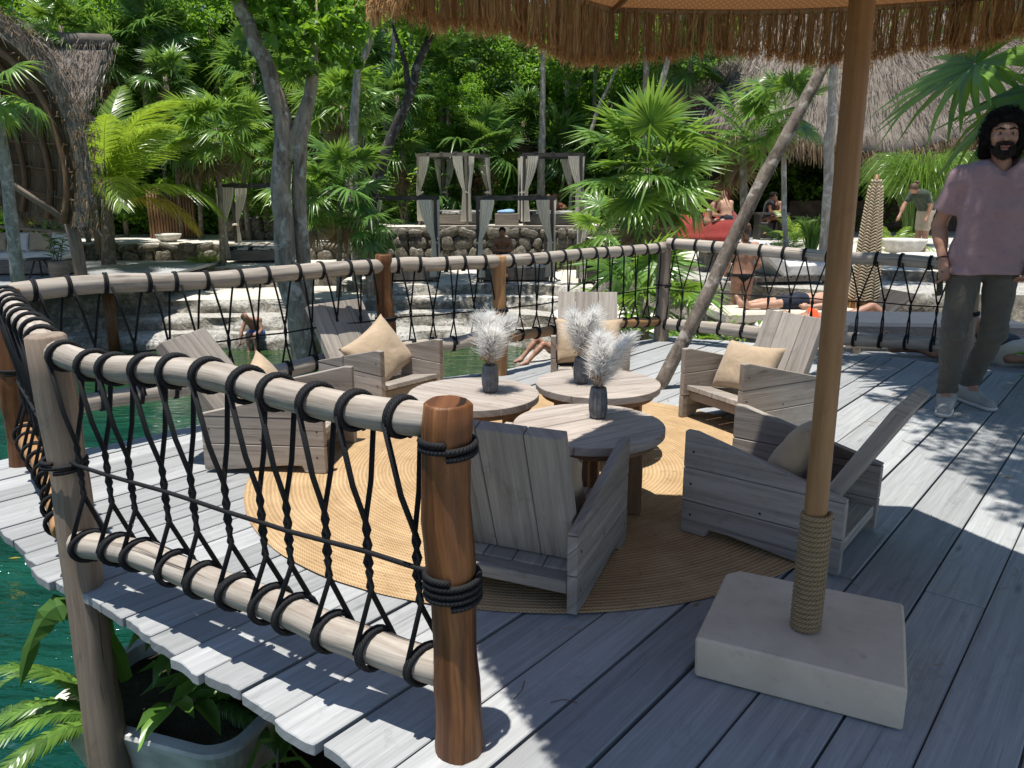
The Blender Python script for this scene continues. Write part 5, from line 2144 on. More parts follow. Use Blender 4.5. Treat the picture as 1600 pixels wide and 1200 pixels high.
# ferns and a planter under the near edge of the deck
pb = Vector((-1.34, 2.74, -1.04))
pl = thing('planter', 'pale concrete planter bowl under the near edge of the deck', 'planter', pb, R(-18))
mb = MB()
def rect_ring(w, d, z, rr, n=6):
    P = []
    for (sx, sy, a0) in ((1, 1, 0), (-1, 1, 90), (-1, -1, 180), (1, -1, 270)):
        for k in range(n + 1):
            a = R(a0 + 90 * k / n)
            P.append((sx * (w / 2 - rr) + rr * math.cos(a), sy * (d / 2 - rr) + rr * math.sin(a), z))
    return P
rings = [rect_ring(0.62, 0.42, 0.0, 0.1), rect_ring(0.86, 0.58, 0.34, 0.12), rect_ring(0.90, 0.62, 0.42, 0.13), rect_ring(0.89, 0.61, 0.435, 0.13), rect_ring(0.80, 0.52, 0.435, 0.11), rect_ring(0.78, 0.5, 0.34, 0.11)]
n = len(rings[0])
for rgn in rings:
    mb.v += rgn
for i in range(len(rings) - 1):
    for k in range(n):
        mb.f.append((i * n + k, i * n + (k + 1) % n, (i + 1) * n + (k + 1) % n, (i + 1) * n + k))
        mb.u.append([(0, 0)] * 4)
mb.f.append(tuple(range(5 * n, 6 * n)))
mb.u.append([(0, 0)] * n)
mb.f.append(tuple(range(n - 1, -1, -1)))
mb.u.append([(0, 0)] * n)
mb.build('bowl', M['pale_concrete'], pl, smooth=False, bevel=0)
mb = MB()
mb.add(rect_ring(0.78, 0.5, 0.37, 0.11), [tuple(range(n))])
mb.build('soil', M['earth'], pl)


def fern(label, base, L, n, seed, az, el, arch=1.5, mat='leaf_fern', wid=0.13, nl=44, group='ferns below the deck'):
    return pinnate_plant(label, base, n, L, seed, arch, mat, wid, nl, el, az, 'fern', group)


fern('yellow green fern hanging over the water at the bottom left', (-1.55, 2.56, -0.62), 0.74, 10, 21, (165, 262), (72, 5), 2.1, 'leaf_fan', 0.11)
fern('dark fern in the planter under the deck', (-1.25, 2.7, -0.64), 0.6, 10, 22, (-60, 120), (70, 20), 1.4, 'leaf_fan_dark')
blade_bush('strap_leaf_plant', 'dark strap leaved plant in the shade under the deck edge', (-0.95, 2.0, -0.98), 90, 0.55, 0.9, 0.016, M['leaf_fan_dark'], 8, 'plant', 1.2)
blade_bush('strap_leaf_plant', 'strap leaved plant below the plank ends at bottom centre', (-0.55, 1.55, -0.98), 80, 0.5, 0.9, 0.014, M['leaf_fan_dark'], 9, 'plant', 1.2)
blade_bush('strap_leaf_plant', 'strap leaved plant between the planter and the bottom edge', (-0.85, 1.45, -0.98), 70, 0.45, 0.9, 0.014, M['leaf_fan_dark'], 10, 'plant', 1.2)
leafy_shrub('dark broad leaved plant in the concrete planter', (-1.2, 2.72, -0.68), 150, 0.20, 0.50, 0.42, 'leaf_fan', 41, cat='plant')
leafy_shrub('dark leafy plant on the bank below the plank ends', (-0.75, 1.75, -0.97), 140, 0.17, 0.5, 0.45, 'leaf_fan_dark', 42, cat='plant')
# broad arching leaf over the water
mb = MB()
V, F = [], []
m = 16
pth = []
for i in range(m + 1):
    t_ = i / m
    pth.append(Vector((-1.46 - 0.30 * t_, 2.56 - 0.16 * t_, -0.45 + 0.98 * t_ ** 0.8 - 0.90 * t_ ** 2.2)))
for i, p in enumerate(pth):
    t_ = i / m
    d = (pth[min(i + 1, m)] - pth[max(i - 1, 0)]).normalized()
    sd = d.cross(Vector((0.3, -0.5, 0.8))).normalized()
    w = 0.045 * math.sin(PI * min(1, 0.08 + 0.92 * t_)) ** 0.6 * (1.15 + 0.35 * math.sin(i * 2.3) * (i % 2))
    up = sd.cross(d)
    V += [p - sd * w * (1 + .3 * nz(i * 1.7)) - up * w * (0.5 + .8 * nz(i * 1.1, 5)), p, p + sd * w * (1 + .3 * nz(i * 1.3, 3)) - up * w * (0.5 + .8 * nz(i * 1.2, 8))]
for i in range(m):
    for k in range(2):
        b_ = i * 3 + k
        F.append((b_, b_ + 1, b_ + 4, b_ + 3))
mb.add(V, F)
o = mb.build('broad_leaf', M['leaf_matte'], smooth=False)
tag(o, 'long arching broad leaf beside the thick grey post over the water', 'leaf')
mb = MB()
c = gp(22, 872, -1.995)
mb.add([c + Vector((-.05, -.01, 0.001)), c + Vector((0, -.022, .006)), c + Vector((.06, .01, .001)), c + Vector((0, .02, .004))], [(0, 1, 2, 3)])
tag(mb.build('floating_leaf', M['leaf_yellow']), 'single yellow leaf floating on the green water', 'leaf')

# ================================================================== STONE RETAINING WALL
def stone_mesh(seed):
    q = np.random.RandomState(seed)
    V, F = [], []
    n, m = 8, 5
    for j in range(m + 1):
        th = PI * j / m
        for i in range(n):
            a = 2 * PI * i / n
            d = np.array([math.sin(th) * math.cos(a), math.sin(th) * math.sin(a), math.cos(th)])
            p = np.sign(d) * np.abs(d) ** 0.62
            p = p * (1 + 0.16 * q.uniform(-1, 1))
            V.append(p * 0.5)
    for j in range(m):
        for i in range(n):
            k = (i + 1) % n
            F.append((j * n + i, (j + 1) * n + i, (j + 1) * n + k, j * n + k))
    return np_mesh('stone', V, F)


STONE = [stone_mesh(s) for s in range(7)]
for m_ in STONE:
    m_.materials.append(M['stone'])


def stone_wall(label, pts, z0, z1, seed, size=(0.24, 0.5), hh=(0.2, 0.32), core=0.18):
    q = random.Random(seed)
    c0 = Vector((pts[0][0], pts[0][1], z0))
    t = thing('stone_wall', label, 'wall', c0)
    L = [0]
    for a, b in zip(pts[:-1], pts[1:]):
        L.append(L[-1] + math.dist(a, b))
    def on(s):
        for i in range(len(pts) - 1):
            if s <= L[i + 1] or i == len(pts) - 2:
                u = (s - L[i]) / (L[i + 1] - L[i])
                d = Vector((pts[i + 1][0] - pts[i][0], pts[i + 1][1] - pts[i][1], 0)).normalized()
                return Vector((pts[i][0] + (pts[i + 1][0] - pts[i][0]) * u, pts[i][1] + (pts[i + 1][1] - pts[i][1]) * u, 0)), d
    # mortar core behind the stones
    mb = MB()
    for a, b in zip(pts[:-1], pts[1:]):
        d = Vector((b[0] - a[0], b[1] - a[1], 0))
        c = Vector(((a[0] + b[0]) / 2, (a[1] + b[1]) / 2, (z0 + z1) / 2)) - c0
        nrm = Vector((-d.y, d.x, 0)).normalized() * 0.10
        mb.box(c + nrm, (d.length + 0.05, 0.12, z1 - z0 - 0.05), RZ(math.atan2(d.y, d.x)).to_3x3())
    mb.build('mortar', M['mortar'], t)
    z = z0
    while z < z1 - 0.08:
        h = min(q.uniform(*hh), z1 - z)
        if z1 - z - h < 0.1:
            h = z1 - z
        s = q.uniform(-0.2, 0)
        while s < L[-1]:
            w = q.uniform(*size)
            p, d = on(min(max(s + w / 2, 0), L[-1]))
            p.z = z + h / 2
            nrm = Vector((d.y, -d.x, 0))
            m_ = T(*(p - c0 + nrm * q.uniform(-0.03, 0.05))) @ RZ(math.atan2(d.y, d.x)) @ RY(q.uniform(-.4, .4)) @ Matrix.Diagonal((w * q.uniform(0.85, 1.15), q.uniform(0.22, 0.36), h * q.uniform(0.8, 1.25), 1))
            ob('stone', STONE[q.randrange(7)], None, t, m_)
            s += w * 0.96
        z += h * 0.95
    return t


stone_wall('rough stone retaining wall behind the lower cabanas', [(-4.4, 23.62), (-1, 23.57), (2.5, 23.45), (4.3, 23.3)], -0.95, 0.30, 1, (0.3, 0.62), (0.26, 0.4))
stone_wall('stone wall above the left sand terrace', [(-13, 22.95), (-9, 23.15), (-7, 23.45), (-4.6, 23.55)], -0.68, -0.12, 2, (0.35, 0.75), (0.26, 0.34))
stone_wall('low stone wall at the far left behind the left cabana', [(-9.2, 25.2), (-5.0, 25.3)], -0.16, 0.55, 3, (0.35, 0.7), (0.28, 0.38))


# ================================================================== CABANAS
def curtain_mesh(seed, H=1.95, w0=0.34, w1=0.09, w2=0.20, knot=0.52, lean=0.20, side=1):
    """cloth gathered from a wide top to a tie, then flaring below; hangs from z=0 down, drifts towards the post (x=0)"""
    q = random.Random(seed)
    n, m = 26, 22
    V, F = [], []
    for j in range(m + 1):
        t = j / m
        if t < knot:
            u = t / knot
            w = w0 + (w1 - w0) * u ** 1.4
            cx = lean * (1 - u ** 1.6)
        else:
            u = (t - knot) / (1 - knot)
            w = w1 + (w2 - w1) * u ** 0.7
            cx = 0.03 * u
        for i in range(n + 1):
            s = i / n - 0.5
            fold = 0.035 * math.sin(s * 2 * PI * 4.5 + 1.5 * math.sin(t * 3 + seed)) * (0.4 + 0.6 * w / w0)
            V.append((side * (cx + s * w), fold + 0.01 * nz(s * 5, t * 5, seed), -H * t))
    for j in range(m):
        for i in range(n):
            a = j * (n + 1) + i
            F.append((a, a + 1, a + n + 2, a + n + 1))
    return np_mesh('curtain', V, F, True)


CURT = {s: [curtain_mesh(k, side=s) for k in range(2)] for s in (-1, 1)}
for s in CURT:
    for m_ in CURT[s]:
        m_.materials.append(M['curtain'])


def cabana(label, x, y, z, rz, W=1.75, D=1.7, H=2.15, wood='darkwood', bed='bedwood', curt=((0, 1), (1, 1), (2, 1), (3, 1)), bedh=0.34):
    t = thing('cabana', label, 'cabana', (x, y, z), rz, 'curtained beach cabanas')
    cs = [(-W / 2, -D / 2), (W / 2, -D / 2), (W / 2, D / 2), (-W / 2, D / 2)]
    for (a, b) in cs:
        mb = MB()
        mb.box((0, 0, 0), (H, 0.075, 0.075))
        mb.build('post', M[wood], t, T(a, b, H / 2) @ RY(PI / 2))
    for i in range(4):
        a, b = cs[i], cs[(i + 1) % 4]
        c = ((a[0] + b[0]) / 2, (a[1] + b[1]) / 2)
        L = math.dist(a, b) + (0.14 if i % 2 == 0 else -0.076)
        mb = MB()
        mb.box((0, 0, 0), (L, 0.06, 0.11))
        mb.build('beam', M[wood], t, T(c[0], c[1], H - 0.02) @ RZ(math.atan2(b[1] - a[1], b[0] - a[0])))
    for k in range(3):
        xx = -W / 2 + 0.35 + (W - 0.7) * k / 2
        mb = MB()
        mb.box((0, 0, 0), (D + 0.1, 0.10, 0.03))
        mb.build('roof_slat', M[wood], t, T(xx, 0, H + 0.052) @ RZ(PI / 2))
    for k, sgn in ((0, -1), (1, 1)):
        mb = MB()
        mb.box((0, 0, 0), (W - 0.1, 0.03, bedh - 0.06))
        mb.build('bed_side', M[bed], t, T(0, sgn * (D / 2 - 0.06), bedh / 2 + 0.03))
        mb = MB()
        mb.box((0, 0, 0), (D - 0.16, 0.03, bedh - 0.06))
        mb.build('bed_side', M[bed], t, T(sgn * (W / 2 - 0.06), 0, bedh / 2 + 0.03) @ RZ(PI / 2))
    mb = MB()
    mb.box((0, 0, 0), (W - 0.16, D - 0.16, 0.12))
    mb.build('mattress', M['stripes'], t, T(0, 0, bedh + 0.05), bevel=0.03)
    q = random.Random(int(x * 31) + 3)
    for (ci, both) in curt:
        a, b = cs[ci]
        sx = 1 if a < 0 else -1
        sy = 1 if b < 0 else -1
        ob('curtain', CURT[sx][q.randrange(2)], None, t, T(a + sx * 0.05, b - sy * 0.075, H - 0.06) @ RZ(q.uniform(-.06, .06)))
        if both:
            ob('curtain', CURT[sy][q.randrange(2)], None, t, T(a - sx * 0.075, b + sy * 0.05, H - 0.06) @ RZ(PI / 2))
        mb = MB()
        mb.tube([(0.07 * math.cos(k * PI / 5), 0.07 * math.sin(k * PI / 5), 0.01 * math.sin(k)) for k in range(11)], 0.03, 6)
        mb.build('tie_knot', M['curtain'], t, T(a + sx * 0.03, b + sy * 0.03, H * 0.47), smooth=True)
    return t


def cab_at(label, pxc, Y, z, rz, **kw):
    return cabana(label, at(pxc, 400, Y).x, Y, z, rz, **kw)


cab_at('lower left cabana with cream curtains behind the fan palm', 632, 20.9, -0.92, R(4), curt=((0, 0), (1, 1), (2, 0)))
cab_at('lower right cabana with cream curtains behind the seated man', 802, 20.9, -0.92, R(3), W=1.9, curt=((0, 0), (1, 1), (3, 0)))
cab_at('upper left cabana standing on the stone wall', 712, 25.4, 0.34, R(-22), W=1.65, wood='bedwood')
cab_at('upper right dark cabana standing on the stone wall', 858, 25.3, 0.34, R(3), W=1.75, bed='darkwood')
cab_at('left cabana on the sand terrace beside the forked trunk', 408, 23.0, -0.60, R(8), W=1.7, curt=((0, 1), (1, 0), (3, 0)), wood='darkwood')
cab_at('far right cabana half hidden by the big fan palm', 966, 20.4, -0.92, R(-8), W=1.9, wood='bedwood', curt=((0, 1), (1, 1)))
# ledge board in front of upper cabanas
mb = MB()
mb.box((0, 0, 0), (6.4, 0.16, 0.05))
tag(mb.build('ledge_board', M['log'], mtx=T(0.7, 23.55, 0.37) @ RZ(R(-1)), bevel=0.01), 'long pale board along the top of the stone wall', 'board')
mb = MB()
mb.box((0, 0, 0), (0.75, 0.6, 0.36))
o = mb.build('side_crate', M['bedwood'], mtx=T(at(792, 340, 25.0).x, 25.0, 0.52), bevel=0.01)
tag(o, 'grey wooden box between the two upper cabanas', 'box')
me = sdf_mesh('towel', [('e', (0, 0, 0), (0.28, 0.2, 0.07)), ('e', (0.12, 0.03, 0.03), (0.16, 0.14, 0.06))], 0.025, 0.05)
tag(ob('towel', me, M['blue_towel'], None, T(at(790, 340, 25.0).x, 25.0, 0.75)), 'blue and white towel on the grey wooden box', 'towel')


# ================================================================== THATCHED HUT ON THE LEFT
def strands(P0, D, N, L, seed, w=0.012, hang=0.25, mat=None):
    """short thatch stalks starting at points P0 pointing along D"""
    q = np.random.RandomState(seed)
    i = q.randint(0, len(P0), N)
    a = P0[i] + q.normal(0, 0.17, (N, 3)) * [1, 1, 0.35]
    d = D[i] + q.normal(0, 0.16, (N, 3))
    l_ = (L * q.uniform(0.5, 1.2, N))[:, None]
    b = a + d * l_ * 0.5
    c = a + d * l_ - np.array([0, 0, 1]) * l_ * hang
    return ribbons(np.stack([a, b, c], 1), w)


hut_o = Vector((-12.4, 16.0, -0.5))
hut = thing('thatched_hut', 'thatched hut with a curved arched roof over the water at the left edge', 'hut', hut_o)
_rim = [at(px, py, 16.0) - hut_o for px, py in [(-455, 355), (-462, 290), (-450, 220), (-425, 150), (-385, 95), (-340, 58), (-260, 30), (-170, 20), (-80, 30), (0, 58), (45, 95), (85, 150), (110, 220), (122, 290), (115, 355)]]
_rc = Vector((sum(p.x for p in _rim) / 15, 0, 1.0))
_sweep = Vector((-4.6, 4.6, 0.4))


def hut_rim(s, t=0.0, k=1.0):
    """point on the arch: s in -1..1 round the rim, t 0..1 from the near to the far end, k scales about the middle"""
    f = (s + 1) / 2 * 14
    i_ = min(int(f), 13)
    u = f - i_
    p0, p1, p2, p3 = _rim[max(i_ - 1, 0)], _rim[i_], _rim[i_ + 1], _rim[min(i_ + 2, 14)]
    p = 0.5 * ((2 * p1) + (p2 - p0) * u + (2 * p0 - 5 * p1 + 4 * p2 - p3) * u * u + (3 * p1 - p0 - 3 * p2 + p3) * u ** 3)
    return _rc + (p - _rc) * k + _sweep * t


ns, ny = 42, 10
Vt, Ft = [], []
for layer, k in ((0, 1.0), (1, 1.085)):
    for j in range(ny + 1):
        for i in range(ns + 1):
            s = -1 + 2 * i / ns
            Vt.append(hut_rim(s, j / ny, k + 0.006 * nz(i * 0.9, j * 0.9, layer)))
q = (ns + 1) * (ny + 1)
Fi, Fo, Fe = [], [], []
for j in range(ny):
    for i in range(ns):
        a = j * (ns + 1) + i
        Fi.append((a, a + 1, a + ns + 2, a + ns + 1))
        Fo.append((q + a, q + a + ns + 1, q + a + ns + 2, q + a + 1))
for i in range(ns):
    Fe.append((i, q + i, q + i + 1, i + 1))
    a = ny * (ns + 1) + i
    Fe.append((a, a + 1, q + a + 1, q + a))
for j in range(ny):
    a = j * (ns + 1)
    Fe.append((a, a + ns + 1, q + a + ns + 1, q + a))
    a += ns
    Fe.append((a, q + a, q + a + ns + 1, a + ns + 1))
mb = MB()
mb.add(Vt, Fi)
mb.build('roof_lining', M['thatch_in'], hut, smooth=True)
mb = MB()
mb.add(Vt, Fo + Fe)
roof = mb.build('roof', M['thatch'], hut, smooth=False)
Va = np.array(Vt[q:])
P0, D0 = [], []
for j in range(ny + 1):
    for i in range(ns + 1):
        a = j * (ns + 1) + i
        i2 = i + 1 if i >= ns / 2 else i - 1
        i2 = min(max(i2, 0), ns)
        d = Va[j * (ns + 1) + i2] - Va[a]
        if np.linalg.norm(d) < 1e-6:
            d = np.array([0.3 if i >= ns / 2 else -0.3, 0, -1.0])
        P0.append(Va[a])
        D0.append(d / np.linalg.norm(d))
P0, D0 = np.array(P0), np.array(D0)
Pm = P0 + (np.roll(P0, -1, 0) - P0) * 0.5
V, F = strands(np.concatenate([P0, P0]), np.concatenate([D0, D0]), 14000, 0.26, 3, 0.011, 0.04)
o = ob('thatch_stalks', np_mesh('thatch_stalks', V, F), M['thatch'], roof)
o['kind'] = 'stuff'
Pr = np.array([Vt[q + i] for i in range(ns + 1)] * 6)
Dr = np.array([(0.1, -0.55, -0.75)] * len(Pr))
V, F = strands(Pr, Dr, 1500, 0.16, 4, 0.012, 0.2)
o = ob('thatch_fringe', np_mesh('thatch_fringe', V, F), M['thatch_in'], roof)
o['kind'] = 'stuff'
# rafters bent along the arch and battens along the hut
for tt in (0.03, 0.2, 0.5, 0.95):
    mb = MB()
    mb.tube([hut_rim(q_, tt, 0.955) for q_ in np.linspace(-0.98, 0.98, 36)], 0.07, 7)
    mb.build('rafter', M['table_leg'], hut, smooth=True)
for q_ in np.linspace(-0.9, 0.9, 21):
    mb = MB()
    mb.tube([hut_rim(q_, 0.0, 0.975), hut_rim(q_, 1.0, 0.975)], 0.022, 6)
    mb.build('batten', M['table_leg'], hut, smooth=True)
for (x, y, x2, y2, z2, r) in [(3.25, 0.4, 3.2, 0.3, 1.5, 0.13), (-3.1, 0.5, -3.2, 0.5, 2.0, 0.13), (-1.4, 4.5, -1.4, 4.6, 1.8, 0.10), (-5.0, 4.8, -5.0, 4.8, 2.2, 0.10), (-2.6, 4.6, -3.0, 4.6, 3.6, 0.08)]:
    mb = MB()
    mb.tube([(x, y, -0.05), ((x + x2) / 2, y, z2 / 2), (x2, y2, z2)], r, 8)
    mb.build('support_post', M['post_grey'], hut, smooth=True)
for (a, b, r) in [((0.6, 0.3, 3.1), (3.3, 0.4, 1.15), 0.08), ((-3.1, 0.6, 1.5), (3.3, 0.5, 1.02), 0.035), ((0.2, 2.4, 2.6), (1.3, 2.6, 0.0), 0.06)]:
    mb = MB()
    mb.tube([a, b], r, 7)
    mb.build('brace', M['post_grey'], hut, smooth=True)
# second thatched roof rising behind the hut
ro = Vector((-15.2, 21.4, 0.2))
rf2 = thing('thatched_roof', 'sunlit thatched ridge rising behind the left hut', 'roof', ro)
V, F = [], []
for j in range(9):
    for i in range(21):
        u, v_ = i / 20, j / 8
        V.append(Vector((-2.2 + 5.9 * u - 0.25 * (1 - v_), 2.2 * v_, 2.2 + 3.1 * v_ ** 0.85 + 0.10 * nz(u * 6, v_ * 3))))
for j in range(8):
    for i in range(20):
        F.append((j * 21 + i, j * 21 + i + 1, (j + 1) * 21 + i + 1, (j + 1) * 21 + i))
mb = MB()
mb.add(V, F)
o = mb.build('slope', M['thatch'], rf2, smooth=True)
s_ = o.modifiers.new('thick', 'SOLIDIFY')
s_.thickness = 0.3
s_.offset = -1
D2 = np.array([(0.02, -0.57, -0.8)] * len(V))
V2, F2 = strands(np.array(V), D2, 9000, 0.3, 12, 0.012, 0.05)
o = ob('thatch_stalks', np_mesh('thatch_stalks', V2, F2), M['thatch'], rf2)
o['kind'] = 'stuff'
mb = MB()
mb.tube([(-2.2, 2.2, 5.35), (0.5, 2.2, 5.42), (3.75, 2.2, 5.32)], [0.2, 0.22, 0.2], 8)
mb.build('ridge_roll', M['thatch'], rf2, smooth=True)
for x in (-1.8, 0.8, 3.2):
    mb = MB()
    mb.tube([(x, 1.2, -0.6), (x, 1.2, 3.4)], 0.1, 8)
    mb.build('support_post', M['post_grey'], rf2, smooth=True)
# hut platform, board by board
pf = thing('hut_platform', 'wooden platform under the left hut standing over dark water', 'platform', (-12.4, 16.2, -0.5))
for k in range(20):
    mb = MB()
    mb.box((0, 0, 0), (5.9, 0.385, 0.07))
    xx = -3.9 + k * 0.39 + 0.6
    mb.build('board', M['deck'], pf, T(xx, 2.6 + 0.06 * nz(k * 3.1), -0.04) @ RZ(PI / 2))
for x in (-3.4, -1.0, 1.4, 3.7):
    for y in (0.3, 4.5):
        mb = MB()
        mb.tube([(x, y, -1.9), (x, y, -0.13)], 0.12, 8)
        mb.build('pile', M['post_brown'], pf, smooth=True)
mb = MB()
mb.box((0.4, 0.15, -0.16), (7.8, 0.12, 0.16))
mb.box((0.4, 5.0, -0.16), (7.8, 0.12, 0.16))
mb.build('beam', M['post_grey'], pf)
# dark bank behind the platform
terrace('rock_bank', [(-18, 18.0), (-14, 17.4), (-11, 17.5), (-9.2, 17.7), (-8.4, 18.4)], -0.75, -2.4, [(-8.4, 20.7), (-18, 20.7)], (M['rock'], M['earth']), 0.3, 0.25, 6, 0.3)
# sofa inside the hut
so = thing('daybed', 'low daybed with pale cushions inside the left hut', 'daybed', (-11.4, 18.2, -0.5), 0)
mb = MB()
mb.box((0, 0, 0.18), (2.3, 0.9, 0.30))
mb.build('frame', M['bedwood'], so, bevel=0.02)
mb = MB()
mb.box((0, 0, 0.42), (2.2, 0.86, 0.16))
mb.build('mattress', M['cushion_white'], so, bevel=0.05)
for k in range(4):
    ob('cushion', pillow_mesh(0.55, 0.5, 0.2, 20 + k), M['cushion_white'] if k % 2 else M['linen'], so, T(-0.8 + k * 0.52, 0.25, 0.72) @ RX(R(70)))
st = thing('low_stool', 'small dark stool beside the daybed in the left hut', 'stool', (at(62, 410, 17.2).x, 17.2, -0.5))
mb = MB()
mb.prism([(0.26 * math.cos(k * PI / 8), 0.26 * math.sin(k * PI / 8)) for k in range(16)], 0.40, 0.44, 'z')
mb.build('seat', M['darkwood'], st)
for k in range(3):
    a = k * 2.1
    mb = MB()
    mb.tube([(0.28 * math.cos(a), 0.28 * math.sin(a), 0), (0.1 * math.cos(a), 0.1 * math.sin(a), 0.4)], 0.02, 6)
    mb.build('leg', M['darkwood'], st)
vp = MB()
vp.lathe([(0.001, 0), (0.15, 0), (0.20, 0.12), (0.2, 0.34), (0.17, 0.4), (0.14, 0.4), (0.14, 0.3), (0.001, 0.3)], 20)
tag(vp.build('plant_pot', M['post_grey'], mtx=T(at(92, 420, 16.9).x, 16.9, -0.5), smooth=True), 'round dark pot beside the hut post', 'pot')
leafy_shrub('green plant in the round dark pot by the hut post', (at(92, 420, 16.9).x, 16.9, -0.15), 40, 0.2, 0.7, 0.22, 'leaf_fan_dark', 31, 'potted_plant', cat='plant')
wb = MB()
wb.lathe([(0.001, 0), (0.20, 0), (0.34, 0.12), (0.40, 0.24), (0.37, 0.25), (0.30, 0.14), (0.001, 0.10)], 24)
tag(wb.build('stone_bowl', M['white_stone'], mtx=T(at(263, 372, 24.2).x, 24.2, -0.14), smooth=True), 'white stone bowl on the upper left terrace', 'bowl')
# brown screen fence behind the left terrace
fe = thing('reed_fence', 'brown reed fence behind the coconut palm', 'fence', (-12.0, 26.0, -0.2))
for k in range(16):
    mb = MB()
    h = 1.7 + 0.15 * nz(k * 0.9)
    mb.tube([(0, 0, 0), (0.02 * nz(k), 0, h * 0.5), (0.03 * nz(k, 2), 0, h)], 0.045, 5)
    mb.build('reed_bundle', M['table_leg'], fe, T(k * 0.098, 0.03 * nz(k * 1.7), 0), smooth=True)

# ================================================================== BAR UNDER THE BIG THATCHED ROOF
bar_o = Vector((6.0, 23.6, 0.06))
bar = thing('bar_hut', 'open bar building with a big thatched roof and red columns', 'building', bar_o)
W_, D_ = 11.5, 7.0
def roofpt(u, v_, off=0.0):
    """u along the front 0..1, v 0 (eave) .. 1 (ridge): hip roof with sagging eave"""
    hipx = 2.9
    x0, x1 = -0.5 + hipx * v_, W_ - hipx * v_
    x = x0 + (x1 - x0) * u
    y = -0.7 + (D_ * 0.5 + 0.7) * v_
    z = 2.9 + 4.1 * v_ ** 0.9 + 0.15 * nz(x * 0.5, y * 0.5, 2) - 0.5 * math.exp(-((x - 4.6) / 2.2) ** 2) * (1 - v_) ** 2
    return Vector((x, y, z + off))
def slope(fn, nu, nv):
    V = [fn(i / nu, j / nv) for j in range(nv + 1) for i in range(nu + 1)]
    F = [(j * (nu + 1) + i, j * (nu + 1) + i + 1, (j + 1) * (nu + 1) + i + 1, (j + 1) * (nu + 1) + i) for j in range(nv) for i in range(nu)]
    return V, F
fns = [lambda u, v_: roofpt(u, v_)]
def left(u, v_):
    a = roofpt(0, v_)
    b = a.copy()
    b.y = D_ + 0.5 - (D_ * 0.5 + 0.5) * v_
    return b.lerp(a, u)
def right(u, v_):
    a = roofpt(1, v_)
    b = a.copy()
    b.y = D_ + 0.5 - (D_ * 0.5 + 0.5) * v_
    return a.lerp(b, u)
def back(u, v_):
    a = roofpt(1 - u, v_)
    a.y = D_ + 0.5 - (D_ * 0.5 + 0.5) * v_
    return a
allP, allD = [], []
for fn in (fns[0], left, right, back):
    V, F = slope(fn, 30, 12)
    mb = MB()
    mb.add(V, F)
    o = mb.build('roof_slope', M['thatch'], bar, smooth=True)
    s_ = o.modifiers.new('thick', 'SOLIDIFY')
    s_.thickness = 0.28
    s_.offset = -1
    for j in range(13):
        for i in range(31):
            p = V[j * 31 + i]
            d = (V[max(j - 1, 0) * 31 + i] - V[min(max(j, 1), 12) * 31 + i]).normalized()
            allP.append(p)
            allD.append(d)
V, F = strands(np.array(allP), np.array(allD), 34000, 0.6, 7, 0.011, 0.10)
V[:, 2] += 0.03
o = ob('thatch_stalks', np_mesh('thatch_stalks', V, F), M['thatch'], bar)
o['kind'] = 'stuff'
ev = [roofpt(i / 120, 0) for i in range(121)] + [left(i / 60, 0) for i in range(61)]
V, F = strands(np.array(ev), np.array([(0, -0.35, -0.9)] * len(ev)), 4200, 0.42, 8, 0.018, 0.25)
o = ob('thatch_fringe', np_mesh('thatch_fringe', V, F), M['thatch_in'], bar)
o['kind'] = 'stuff'
for x in (0.35, 3.6, 8.3, 10.9):
    mb = MB()
    mb.tube([(x, 0, -0.1), (x + 0.02, 0, 1.6), (x, 0, 3.3)], [0.19, 0.175, 0.17], 12)
    mb.build('column', M['red_paint'], bar, smooth=True)
mb = MB()
mb.box((5.6, 6.6, 1.5), (11.0, 0.2, 3.2))
mb.build('back_wall', M['stone'], bar)
mb = MB()
mb.box((0.9, 4.2, 1.5), (0.2, 4.6, 3.2))
mb.build('side_wall', M['dark_room'], bar)
mb = MB()
mb.box((6.4, 3.4, 0.5), (6.0, 0.5, 1.05))
mb.build('bar_counter', M['dark_room'], bar, bevel=0.03)
mb = MB()
mb.box((6.4, 6.2, 1.5), (6.0, 0.35, 0.06))
mb.build('bottle_shelf', M['darkwood'], bar)
for k in range(5):
    mb = MB()
    mb.tube([(0.6 + k * 2.4, -0.3, 2.9), (2.2 + k * 1.7, 3.4, 6.4)], 0.07, 6)
    mb.build('rafter', M['table_leg'], bar, smooth=True)
# lattice chairs / slatted panel left of the column
sc = thing('slat_screen', 'leaning slatted wooden screen left of the red bar column', 'screen', (at(1075, 350, 23.0).x, 23.0, 0.06), R(15))
for k in range(9):
    mb = MB()
    mb.box((0, 0, 0), (1.7, 0.05, 0.03))
    mb.build('slat', M['table_leg'], sc, T(k * 0.11, 0, 0.8) @ RY(R(-62)))

# ================================================================== LOUNGE THINGS ON THE RIGHT
def beanbag(label, px, py, Y, s, seed):
    p = at(px, py, Y)
    me = sdf_mesh('beanbag', [('e', (0, 0, 0.30), (0.48, 0.44, 0.30)), ('e', (0.05, 0.14, 0.55), (0.36, 0.26, 0.28)), ('e', (0, -0.1, 0.16), (0.52, 0.48, 0.17))], 0.045, 0.12)
    o = ob('beanbag', me, M['red_canvas'], None, T(p.x, Y, 0.06) @ RZ(seed) @ Matrix.Scale(s, 4))
    tag(o, label, 'beanbag', 'red beanbags in front of the bar')


